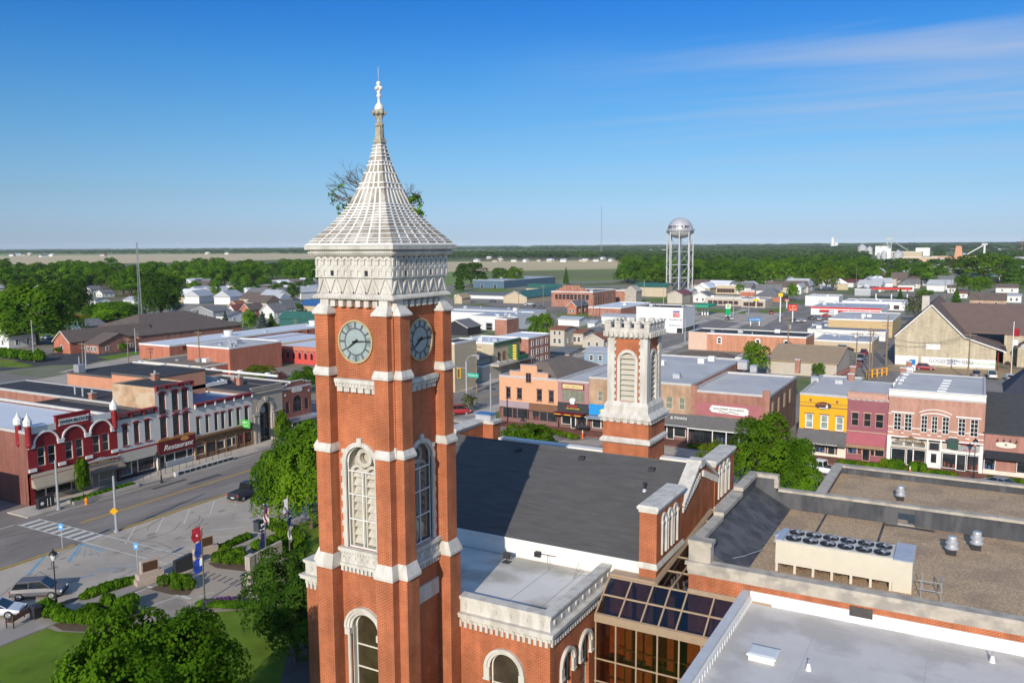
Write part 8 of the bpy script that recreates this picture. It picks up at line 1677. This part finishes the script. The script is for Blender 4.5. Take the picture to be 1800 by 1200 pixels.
def roadsign(px, yb, y0, y1, w, label, col, txt=None, legs=1, D_=.5, arc=None):
    X, Y = gp(px, yb); d = depth(X, Y); z1 = HCAM+(432-y0)*d/FPX; z0 = HCAM+(432-y1)*d/FPX; W_ = w*d/FPX/2; t = thing('road_sign', label, 'sign', (X,Y,0)); F = Fr(X, Y, math.cos(.5), math.sin(.5)); m = MB()
    [m.fbox(F, u-.2, u+.2, 0, z0, -.35, -.05) for u in ((0,) if legs == 1 else (-W_*.7, W_*.7))]; m.build('post', WHITE, t); o = MB().fbox(F, -W_, W_, z0, z1, -D_, 0).build('sign_board', col, t); return t, F, z0, z1, W_, o
t, F, z0, z1, W_, o = roadsign(1279.5,561,536,555,8.5,'tall green and white oval topped fuel price sign', pm('sign_fuel_green', (.0,.33,.10), .05), legs=2)
MB().fbox(F, -W_-.02, W_+.02, z0+(z1-z0)*.6, z1+.1, -.5, .05).build('white_top', WHITE, t); m = MB(); m.fprism(F, [(W_*.62*math.cos(k*PI/8), z0+(z1-z0)*.82+W_*.62*math.sin(k*PI/8)) for k in range(16)], .05, .12); m.build('emblem', pm('emblem_green', (.10,.45,.04), .1), t); m = MB(); m.fprism(F, [(W_*.28*math.cos(k*PI/4), z0+(z1-z0)*.82+W_*.28*math.sin(k*PI/4)) for k in range(8)], .12, .15); m.build('emblem_centre', pm('emblem_lime', (.55,.65,.05), .1), t)
t, F, z0, z1, W_, o = roadsign(1393,567,537,548.5,15.5,'red two line shop sign on a white post', pm('sign_red2', (.55,.03,.04), .05)); scrawl(F, -W_*.85, W_*.85, z0+(z1-z0)*.55, z0+(z1-z0)*.9, .02, _M['board_cream'], o, n=6); scrawl(F, -W_*.85, W_*.85, z0+(z1-z0)*.12, z0+(z1-z0)*.45, .02, _M['board_cream'], o, n=7)
t, F, z0, z1, W_, o = roadsign(1327,572,559.5,566,22,'long blue sign board behind the orange brick hall', pm('sign_blue2', (.06,.20,.45), .05), legs=2); scrawl(F, -W_*.9, W_*.9, z0+(z1-z0)*.3, z0+(z1-z0)*.7, .02, WHITE, o, n=16)
t, F, z0, z1, W_, o = roadsign(1371,566,517,523.5,7.5,'high yellow sign on a tall pale pole at the junction', YL)
t, F, z0, z1, W_, o = roadsign(1329,541,527,531,9,'yellow sign on the dark roofed restaurant', YL); t, F, z0, z1, W_, o = roadsign(1383,541,528,532,7,'small white and red sign beyond the junction', pm('sign_pinkish', (.55,.25,.22), .1))
# handicap and bay signs
for px, yb, lb in ((110,965,'blue parking sign on a thin post by the yellow kerb'), (242,1002,'blue parking sign on a thin post by the plaza')):
    X, Y = gp(px, yb); t = thing('parking_sign', lb, 'sign', (X,Y,0)); MB().tube((X,Y,0),(X,Y,2.9),.04,6).build('post', GALV, t); F = Fr(X-.0,Y-.03,.9,.44); o = MB().fbox(F,-.25,.25,2.2,2.85,0,.03).build('sign_board', pm('sign_handi', (.10,.33,.62), .05), t); MB().fprism(F,[(.12*math.cos(k),2.5+.12*math.sin(k)) for k in range(6)],.03,.04).build('symbol', WHITE, o)
X, Y = gp(152,886); t = thing('fire_hydrant', 'orange fire hydrant beside the kerb planter', 'hydrant', (X,Y,0)); OR = pm('hydrant_orange', (.70,.24,.01), .08, 3, .5); m = MB(); m.lathe(X, Y, [(.22,0),(.22,.08),(.15,.12),(.15,.6),(.2,.62),(.2,.68),(.14,.8),(.04,.9)], 12); m.build('barrel', OR, t); m = MB(); m.tube((X-.26,Y,.48),(X+.26,Y,.48),.08,8); m.tube((X,Y-.26,.45),(X,Y,.45),.09,8); m.build('nozzle', OR, t)
for px, yb, lb in ((1024,770,'orange and cream bollard before the pizza shop'),(1462,836,'orange cone bollard behind the white pickup truck'),(1599,836,'orange cone bollard before the mauve shop')):
    X, Y = gp(px, yb); t = thing('bollard', lb, 'bollard', (X,Y,0)); MB().lathe(X, Y, [(.28,0),(.28,.06),(.14,.1),(.1,.9)], 10).build('cone', pm('cone_orange', (.75,.12,.02), .05), t); MB().cyl(X,Y,.9,1.35,.1,8).build('top', CREAM, t)
# planters, benches, bins
X, Y = gp(1020,758); 
def bench(X, Y, a, label, m_):
    t = thing('bench', label, 'bench'); b = MB()
    for i in range(5): b.box(-.95,.95,-.25+i*.11,-.17+i*.11,.43,.47)
    b.build('seat', m_, t); b = MB(); [b.hexa([(-.95,.3,.5+i*.1),(.95,.3,.5+i*.1),(.95,.34,.5+i*.1),(-.95,.34,.5+i*.1)],[(-.95,.33,.57+i*.1),(.95,.33,.57+i*.1),(.95,.37,.57+i*.1),(-.95,.37,.57+i*.1)]) for i in range(4)]; b.build('backrest', m_, t)
    for s in (-.85,.85): b = MB(); b.box(s-.03,s+.03,-.25,-.2,0,.65); b.box(s-.03,s+.03,.28,.34,0,.9); b.box(s-.03,s+.03,-.25,.3,.6,.65); b.build('leg', DARK, t)
    t.location = (X,Y,.12); t.rotation_euler = (0,0,a); t.scale = (1.25,1.25,1.25); return t
BW = pm('bench_slats', (.16,.085,.055), .15, 3, .7); X, Y = gp(33,1096); bench(X, Y, pang((15,1106),(52,1083))+PI/2+PI, 'brown slatted bench facing the lawn', BW); X, Y = gp(1022,759); bench(X, Y, 0, 'dark bench on the brick pavement before the pizza shop', DARK)
X, Y = gp(64,1087); t = thing('litter_bin', 'square black litter bin beside the bench', 'litter bin', (X,Y,0)); MB().box(X-.35,X+.35,Y-.35,Y+.35,0,1.05).build('body', DARK, t); MB().frus((X-.42,X+.42,Y-.42,Y+.42),1.05,(X-.3,X+.3,Y-.3,Y+.3),1.25).build('lid', DARK, t)
X, Y = gp(455,934); t = thing('litter_bin', 'dark rectangular bin beside the flagpole bed', 'litter bin', (X,Y,0)); MB().box(X-.4,X+.4,Y-.4,Y+.4,0,1.2).build('body', pm('bin_slate', (.05,.06,.07), .1), t); MB().box(X-.45,X+.45,Y-.45,Y+.45,1.2,1.32).build('lid', DARK, t)
X, Y = gp(80,893); t = thing('newspaper_box', 'black double cabinet with a white disc at the street corner', 'cabinet', (X,Y,0)); m = MB(); m.box(X-.3,X+.3,Y-1.0,Y+1.0,.05,1.5); m.build('cabinet', DARK, t); m = MB(); m.fprism(Fr(X+.31,Y-.55,0,1), [(.22*math.cos(k*PI/8),.8+.22*math.sin(k*PI/8)) for k in range(16)], 0, .02); m.box(X+.3,X+.32,Y+.1,Y+.16,.3,1.3); m.box(X+.3,X+.32,Y+.5,Y+.56,.3,1.3); m.build('disc', WHITE, t)
t = thing('kerb_planter', 'low concrete planter along the kerb by the corner block', 'planter', (-98.6, 67, .14)); m = MB()
for x0,x1,y0,y1 in ((-99.2,-99.0,62.6,72),(-98.0,-97.8,62.6,72),(-99.0,-98.0,62.6,62.8),(-99.0,-98.0,71.8,72)): m.box(x0,x1,y0,y1,0,.45)
m.build('rim', CONC, t); MB().box(-99.0,-98.0,62.8,71.8,0,.38).build('soil', MULCH, t)
t = thing('kerb_wall', 'low white kerb wall with dark panels before the timber shopfronts', 'kerb wall', (-97.7, 83, 0)); m = MB(); m.box(-97.9,-97.5,77.6,88.2,0,.62); m.build('wall', STONE, t); m = MB(); [m.box(-97.5,-97.46,78.2+i*1.0,79.0+i*1.0,.15,.5) for i in range(10)]; m.build('dark_panel', DARK, t)
t = thing('sidewalk_rail', 'thin black railing on the pavement before the timber shopfronts', 'railing', (-99.4, 84, 0)); m = MB()
for i in range(14): m.tube((-99.6,74+i*1.2,.14),(-99.6,74+i*1.2,1.15),.025,4)
m.tube((-99.6,74,1.1),(-99.6,89.6,1.1),.025,4); m.build('rail', DARK, t)
X, Y = gp(1604,645); t = thing('portable_toilet', 'bright blue portable toilet against the school wall', 'portable toilet', (X,Y,0)); m = MB(); m.box(X-.6,X+.6,Y-.6,Y+.6,0,2.1); m.build('cabin', pm('toilet_blue', (.02,.22,.60), .05), t); MB().frus((X-.65,X+.65,Y-.65,Y+.65),2.1,(X-.4,X+.4,Y-.5,Y+.5),2.4).build('roof', WHITE, t); MB().box(X-.4,X+.4,Y-.63,Y-.6,.1,1.95).build('door', pm('toilet_blue2', (.02,.16,.5), .05), t)
# red stair and yellow guards in the alley
X, Y = gp(1488,668); t = thing('fire_stair', 'red metal stair beside the tan roofed shed', 'stair', (X,Y,0)); m = MB(); [m.box(X-3+i*.55,X-2.4+i*.55,Y,Y+1.2,i*.35,i*.35+.08) for i in range(11)]; m.tube((X-3,Y,1),(X+3,Y,4.7),.08,5); m.tube((X-3,Y,0),(X+3,Y,3.8),.12,5); [m.tube((X-3+i,Y,i*.62),(X-3+i,Y,i*.62+1),.05,4) for i in range(7)]; m.build('stair_flight', pm('stair_red', (.30,.03,.03), .1), t)
X, Y = gp(1543,663); t = thing('safety_barrier', 'bright orange yellow barrier in the lot behind the shops', 'barrier', (X,Y,0)); m = MB(); [m.box(X-2.2+i*.9,X-1.9+i*.9,Y-3+i*1.8,Y-2.7+i*1.8,0,2.0) for i in range(5)]; [m.tube((X-2.1,Y-2.9,z),(X+1.6,Y+4.4,z),.12,5) for z in (.8,1.9)]; m.build('rail', pm('barrier_orange', (.75,.33,.02), .05), t)
# roof clutter on the north row
for i, (px, py, z, lb) in enumerate(((1163,641,9.3,'white square vent on the pale roof right of the bell turret'),(1233,638,9.3,'second white vent on the pale roof'),(1251,634,9.3,'third small white vent on the pale roof'),(1190,664,9.3,'grey box vent on the pale roof'),(1066,661,8.3,'silver roof cowl left of the bell turret'),(1433,671,9.2,'silver round cowl behind the yellow building'),(1475,675,9.2,'white cowl behind the yellow building'),(1306,645,8.6,'big grey air unit behind the red brick shop'),(1325,650,8.6,'smaller grey air unit behind the red brick shop'))):
    X, Y = gp(px, py, z); t = thing('roof_vent', lb, 'roof vent', (X,Y,z)); s = .9 if 'big' in lb else .6; MB().box(X-s,X+s,Y-s*.8,Y+s*.8,z-.4,z+s*1.2).build('housing', GALV if i > 2 else WHITE, t); MB().frus((X-s*1.15,X+s*1.15,Y-s,Y+s),z+s*1.2,(X-s*.8,X+s*.8,Y-s*.7,Y+s*.7),z+s*1.6).build('cap', WHITE if i < 3 else GREY, t)
for i, (px, py, z, lb) in enumerate(((1587,667,10,'left brick chimney on the pale roof of the pink building'),(1597,655,10,'right brick chimney on the pale roof of the pink building'),(1499,664,9.4,'brick chimney behind the yellow building'),(1496,678,9.4,'short brick chimney between yellow and mauve shops'),(1791,718,7,'brick chimney on the dark sloped roof'),(1402,650,8.6,'square brown chimney behind the red brick shop'))):
    X, Y = gp(px, py, z-1); t = thing('chimney', lb, 'chimney', (X,Y,z-1)); MB().box(X-.45,X+.45,Y-.45,Y+.45,z-1.6,z+1.0).build('stack', RB, t); MB().box(X-.52,X+.52,Y-.52,Y+.52,z+1.0,z+1.15).build('cap', STONE, t)
for i in range(7): X, Y = gp(1578+i*4.2, 676-i*5.2, 9.9); t = thing('roof_block', 'white step block on the party wall of the pink building roof', 'roof block', (X,Y,9.9), 'white step blocks on the pink building roof'); MB().box(X-.6,X+.6,Y-.8,Y+.8,9.3,10.3+.1*(i % 2)).build('block', WHITE, t)
for i in range(5): X, Y = gp(1655+i*2.6, 690-i*4.6, 9.9); t = thing('roof_block', 'white step block across the middle of the pink building roof', 'roof block', (X,Y,9.9), 'middle white step blocks on the pink building roof'); MB().box(X-.6,X+.6,Y-.6,Y+.6,9.3,10.3).build('block', WHITE, t)
# ================================================================ MEMORIAL
GRAN = pm('granite_pink', (.42,.34,.28), .2, 6, .8, bump=.6, bs=8); PLQ = pm('bronze_plaque', (.09,.045,.025), .3, 5, .5); BG = pm('black_granite', (.035,.037,.04), .15, 3, .25)
def monument(px, py, label, s=1.):
    X, Y = gp(px, py); a = thing('stone_monument', label, 'monument'); F = Fr(-1.35,0,1,0)
    MB().box(-1.5,1.5,-.7,.6,0,.55).build('base_step', GRAN, a); MB().box(-1.2,1.2,-.45,.5,.55,1.05).build('base_step', GRAN, a); MB().box(-.85,.85,-.18,.25,1.05,2.25).build('headstone', GRAN, a); MB().box(-.7,.7,-.2,-.18,1.2,2.1).build('plaque', PLQ, a)
    a.location = (X,Y,0); a.rotation_euler = (0,0,PI/2-.25); a.scale = (s,s,s)
monument(264,1022,'rough pink stone monument with a bronze plaque nearer the parked cars'); monument(362,978,'rough pink stone monument behind the blue flag')
for px, py, lb in ((323,1003,'black granite slab monument on the plaza'),):
    X, Y = gp(px, py); t = thing('granite_slab', lb, 'monument', (X,Y,0)); m = MB(); m.hexa([(X-.3,Y-1.0,0),(X+.1,Y-1.0,0),(X+.3,Y+.9,0),(X-.1,Y+.9,0)],[(X-.3,Y-1.0,1.35),(X+.1,Y-1.0,1.35),(X+.3,Y+.9,1.6),(X-.1,Y+.9,1.6)]); m.build('slab', BG, t)
X, Y = gp(441,1042); t = thing('stone_pillars', 'tall pale limestone pillar wall on the memorial plaza', 'monument', (X,Y,0)); LSP = pm('pillar_stone', (.36,.32,.27), .25, 2.2, .85, streak=(3,3,.4)); q = MB(); q.hexa([(X-.3,Y-.3,0),(X+.35,Y-.3,0),(X+.35,Y+.35,0),(X-.3,Y+.35,0)],[(X-.3,Y-.3,3.6),(X+.35,Y-.3,3.6),(X+.35,Y+.35,3.7),(X-.3,Y+.35,3.7)]); q.build('pillar', LSP, t)
m = MB(); m.hexa([(X+.0,Y+.35,1.6),(X+.3,Y+.35,1.6),(X+.6,Y+3.6,1.6),(X+.3,Y+3.6,1.6)],[(X+.0,Y+.35,3.65),(X+.3,Y+.35,3.65),(X+.6,Y+3.6,4.0),(X+.3,Y+3.6,4.0)]); m.build('wall_slab', LSP, t); MB().box(X+.2,X+.7,Y+3.2,Y+3.8,0,1.6).build('pillar', LSP, t); MB().box(X-1.0,X-.7,Y+.6,Y+1.6,0,1.6).build('dark_slab', BG, t)
FLR = pm('flag_red', (.26,.012,.025), .1, 1, .8); FLB = pm('flag_blue', (.012,.04,.26), .12, 2, .8); FLW = pm('flag_white', (.62,.62,.64), .06, 2, .8); FLD = pm('flag_navy', (.01,.02,.09), .1, 2, .8)
def flagpole(px, yb, yt, label, flags):
    X, Y = gp(px, yb); d = depth(X, Y); h = HCAM+(432-yt)*d/FPX; t = thing('flagpole', label, 'flagpole', (X,Y,0)); m = MB(); m.tube((X,Y,0),(X,Y,h),.085,8,0,.05); m.ball(X,Y,h+.1,.12,8); m.cyl(X,Y,0,.3,.2,10); m.build('pole', pm('pole_bronze', (.20,.17,.14), .1, 2, .4, .5), t)
    for z1, L_, wd, mats, lb, sd in flags:
        g = thing('flag', lb, 'flag', (X,Y,z1)); m = MB(); n, k = 14, 8
        def P(i, j): u = i/n; v = j/k; return (X-.08+sd*RT.x*(wd*v*(1-.25*u)+.12*math.sin(u*7+v*3)), Y+sd*RT.y*(wd*v*(1-.25*u))+.16*math.sin(v*9+u*4), z1-L_*u-.45*L_*v*.6)
        for i in range(n):
            for j in range(k): m.q([P(i,j),P(i+1,j),P(i+1,j+1),P(i,j+1)], mats(i/n, j/k))
        m.build('cloth', [FLR, FLW, FLB, FLD], g); MB().tube((X,Y,z1),(X,Y,z1-L_),.02,4).build('halyard', WHITE, g)
flagpole(360,1058,920,'bronze flagpole nearest the lawn flying a red flag above blue flags',((7.1,1.25,.85,lambda u,v: 1 if (u-.5)**2+(v-.5)**2 < .03 and (int(u*20)+int(v*9)) % 2 else 0,'dark red flag with a small white emblem at the top of the near pole',-1),(5.7,1.3,.6,lambda u,v: 2,'bright blue flag in the middle of the near pole',-1),(4.2,1.3,.8,lambda u,v: 1 if v < .25 and u < .5 else 2,'blue flag with a white patch lowest on the near pole',-1)))
flagpole(469,1005,878,'bronze flagpole left of the clock tower flying the striped flag',((6.9,1.7,.62,lambda u,v: 2 if u < .4 and v < .5 else (0 if int(v*9) % 2 == 0 else 1),'red and white striped flag with a blue canton',1),(5.0,.8,.35,lambda u,v: 3 if int(u*6) % 3 else 1,'black and white flag below the striped flag',-1),(4.1,1.5,.45,lambda u,v: 3,'navy flag lowest on the middle pole',-1)))
flagpole(510,982,866,'bronze flagpole nearest the clock tower with long white flags',((6.5,1.6,.4,lambda u,v: 1 if u < .85 or v < .4 else 0,'long white flag at the top of the right pole',-1),(4.9,1.2,.45,lambda u,v: 2 if (u+v) % .7 < .45 else 1,'blue and white flag in the middle of the right pole',1),(3.8,1.6,.4,lambda u,v: 1,'plain white flag lowest on the right pole',1)))
X, Y = gp(1777,658); t = thing('flagpole', 'white flagpole with flags at the school porch', 'flagpole', (X,Y,0)); MB().tube((X,Y,0),(X,Y,13),.09,6).build('pole', WHITE, t); m = MB(); m.box(X+.1,X+1.3,Y,Y+.05,9.4,11.3); m.build('cloth', FLR, t); m = MB(); m.box(X+.1,X+1.1,Y,Y+.05,7.2,8.6); m.build('lower_cloth', FLW, t)
# ================================================================ LIGHT, SKY, AIR
el = math.radians(23); Ld = Vector((-.2, 1, 0)).normalized()*math.cos(el); Ld.z = -math.sin(el)
sun = bpy.data.lights.new('sun', 'SUN'); sun.energy = 3.75; sun.angle = math.radians(.55); sun.color = (1, .90, .76)
so = bpy.data.objects.new('sun', sun); COL.objects.link(so); so.rotation_euler = Ld.to_track_quat('-Z', 'Y').to_euler()
wd = bpy.data.worlds.new('World'); SC.world = wd; wd.use_nodes = True; nt = wd.node_tree; N = nt.nodes; L = nt.links
bg = N['Background']; sky = N.new('ShaderNodeTexSky'); sky.sky_type = 'NISHITA'; sky.sun_disc = False; sky.sun_elevation = el; sky.sun_rotation = math.radians(180-11.3); sky.air_density = 1.0; sky.dust_density = .6; sky.ozone_density = 2.2
bg.inputs['Strength'].default_value = .15
tc = N.new('ShaderNodeTexCoord'); sp = N.new('ShaderNodeSeparateXYZ'); L.new(tc.outputs['Generated'], sp.inputs[0])
# thin cirrus: noise on a flat layer far above, stretched
dv = N.new('ShaderNodeMath'); dv.operation = 'MAXIMUM'; dv.inputs[1].default_value = .02; L.new(sp.outputs[2], dv.inputs[0])
sc_ = N.new('ShaderNodeVectorMath'); sc_.operation = 'DIVIDE'; cb = N.new('ShaderNodeCombineXYZ'); [L.new(dv.outputs[0], cb.inputs[i]) for i in range(3)]; L.new(tc.outputs['Generated'], sc_.inputs[0]); L.new(cb.outputs[0], sc_.inputs[1])
mp = N.new('ShaderNodeMapping'); mp.inputs['Rotation'].default_value = (0, 0, math.radians(-24)); mp.inputs['Scale'].default_value = (.22, .9, 1); mp.inputs['Location'].default_value = (3, 8, 0); L.new(sc_.outputs[0], mp.inputs[0])
nz = N.new('ShaderNodeTexNoise'); nz.inputs['Scale'].default_value = .8; nz.inputs['Detail'].default_value = 9; nz.inputs['Roughness'].default_value = .55; nz.inputs['Distortion'].default_value = .4; L.new(mp.outputs[0], nz.inputs['Vector'])
cr = N.new('ShaderNodeValToRGB'); cr.color_ramp.elements[0].position = .42; cr.color_ramp.elements[1].position = .70; cr.color_ramp.elements[0].color = (0,0,0,1); cr.color_ramp.elements[1].color = (.75,.75,.75,1); L.new(nz.outputs[0], cr.inputs[0])
# denser towards the right of the view, none at the horizon
dt = N.new('ShaderNodeVectorMath'); dt.operation = 'DOT_PRODUCT'; dt.inputs[1].default_value = tuple(RT); L.new(tc.outputs['Generated'], dt.inputs[0]); m1 = N.new('ShaderNodeMapRange'); m1.inputs[1].default_value = -.05; m1.inputs[2].default_value = .45; L.new(dt.outputs['Value'], m1.inputs[0])
m2 = N.new('ShaderNodeMapRange'); m2.inputs[1].default_value = .06; m2.inputs[2].default_value = .16; L.new(sp.outputs[2], m2.inputs[0])
mm = N.new('ShaderNodeMath'); mm.operation = 'MULTIPLY'; L.new(m1.outputs[0], mm.inputs[0]); L.new(m2.outputs[0], mm.inputs[1]); m3 = N.new('ShaderNodeMath'); m3.operation = 'MULTIPLY'; L.new(mm.outputs[0], m3.inputs[0]); L.new(cr.outputs[0], m3.inputs[1])
mx = N.new('ShaderNodeMix'); mx.data_type = 'RGBA'; L.new(m3.outputs[0], mx.inputs[0]); hs = N.new('ShaderNodeHueSaturation'); hs.inputs['Saturation'].default_value = 1.25; L.new(sky.outputs[0], hs.inputs['Color']); zr = N.new('ShaderNodeMapRange'); zr.inputs[1].default_value = 0; zr.inputs[2].default_value = .5; L.new(sp.outputs[2], zr.inputs[0]); tr_ = N.new('ShaderNodeValToRGB'); L.new(zr.outputs[0], tr_.inputs[0]); e_ = tr_.color_ramp.elements; e_[0].color = (.37,.52,1.0,1); e_[1].position = 1; e_[1].color = (1.0,1.0,1.0,1)
for p_, c_ in ((0.044, (0.328, 0.446, 0.864)), (0.124, (0.302, 0.405, 0.621)), (0.218, (0.293, 0.427, 0.594)), (0.31, (0.257, 0.436, 0.603)), (0.4, (0.198, 0.423, 0.63)), (0.488, (0.135, 0.378, 0.639)), (0.556, (0.099, 0.36, 0.657)), (0.72, (0.27, 0.54, 0.81))): k_ = e_.new(p_); k_.color = (*c_,1)
ml = N.new('ShaderNodeMix'); ml.data_type = 'RGBA'; ml.blend_type = 'MULTIPLY'; ml.inputs[0].default_value = 1; L.new(hs.outputs[0], ml.inputs[6]); L.new(tr_.outputs[0], ml.inputs[7]); L.new(ml.outputs[2], mx.inputs[6]); mx.inputs[7].default_value = (2.5, 2.95, 3.9, 1); L.new(mx.outputs[2], bg.inputs[0])
HAZE = True
if HAZE:
    m = bpy.data.materials.new('haze'); m.use_nodes = True; n_ = m.node_tree; n_.nodes.remove(n_.nodes['Principled BSDF']); pv = n_.nodes.new('ShaderNodeVolumePrincipled'); pv.inputs['Color'].default_value = (.74,.87,1,1); pv.inputs['Density'].default_value = .000032; pv.inputs['Anisotropy'].default_value = -.25; n_.links.new(pv.outputs[0], n_.nodes['Material Output'].inputs['Volume'])
    b = MB(); b.box(-19000,19000,-3500,21000,-1.2,110); tag(b.build('haze', m), kind='stuff')
SC.view_settings.view_transform = 'Standard'; SC.view_settings.look = 'None'; SC.view_settings.exposure = .33; SC.view_settings.gamma = 1
SC.render.engine = 'CYCLES'; SC.cycles.max_bounces = 6; SC.cycles.diffuse_bounces = 2; SC.cycles.glossy_bounces = 3; SC.cycles.transparent_max_bounces = 12; SC.cycles.volume_bounces = 0; SC.cycles.use_denoising = True; SC.cycles.sample_clamp_indirect = 5
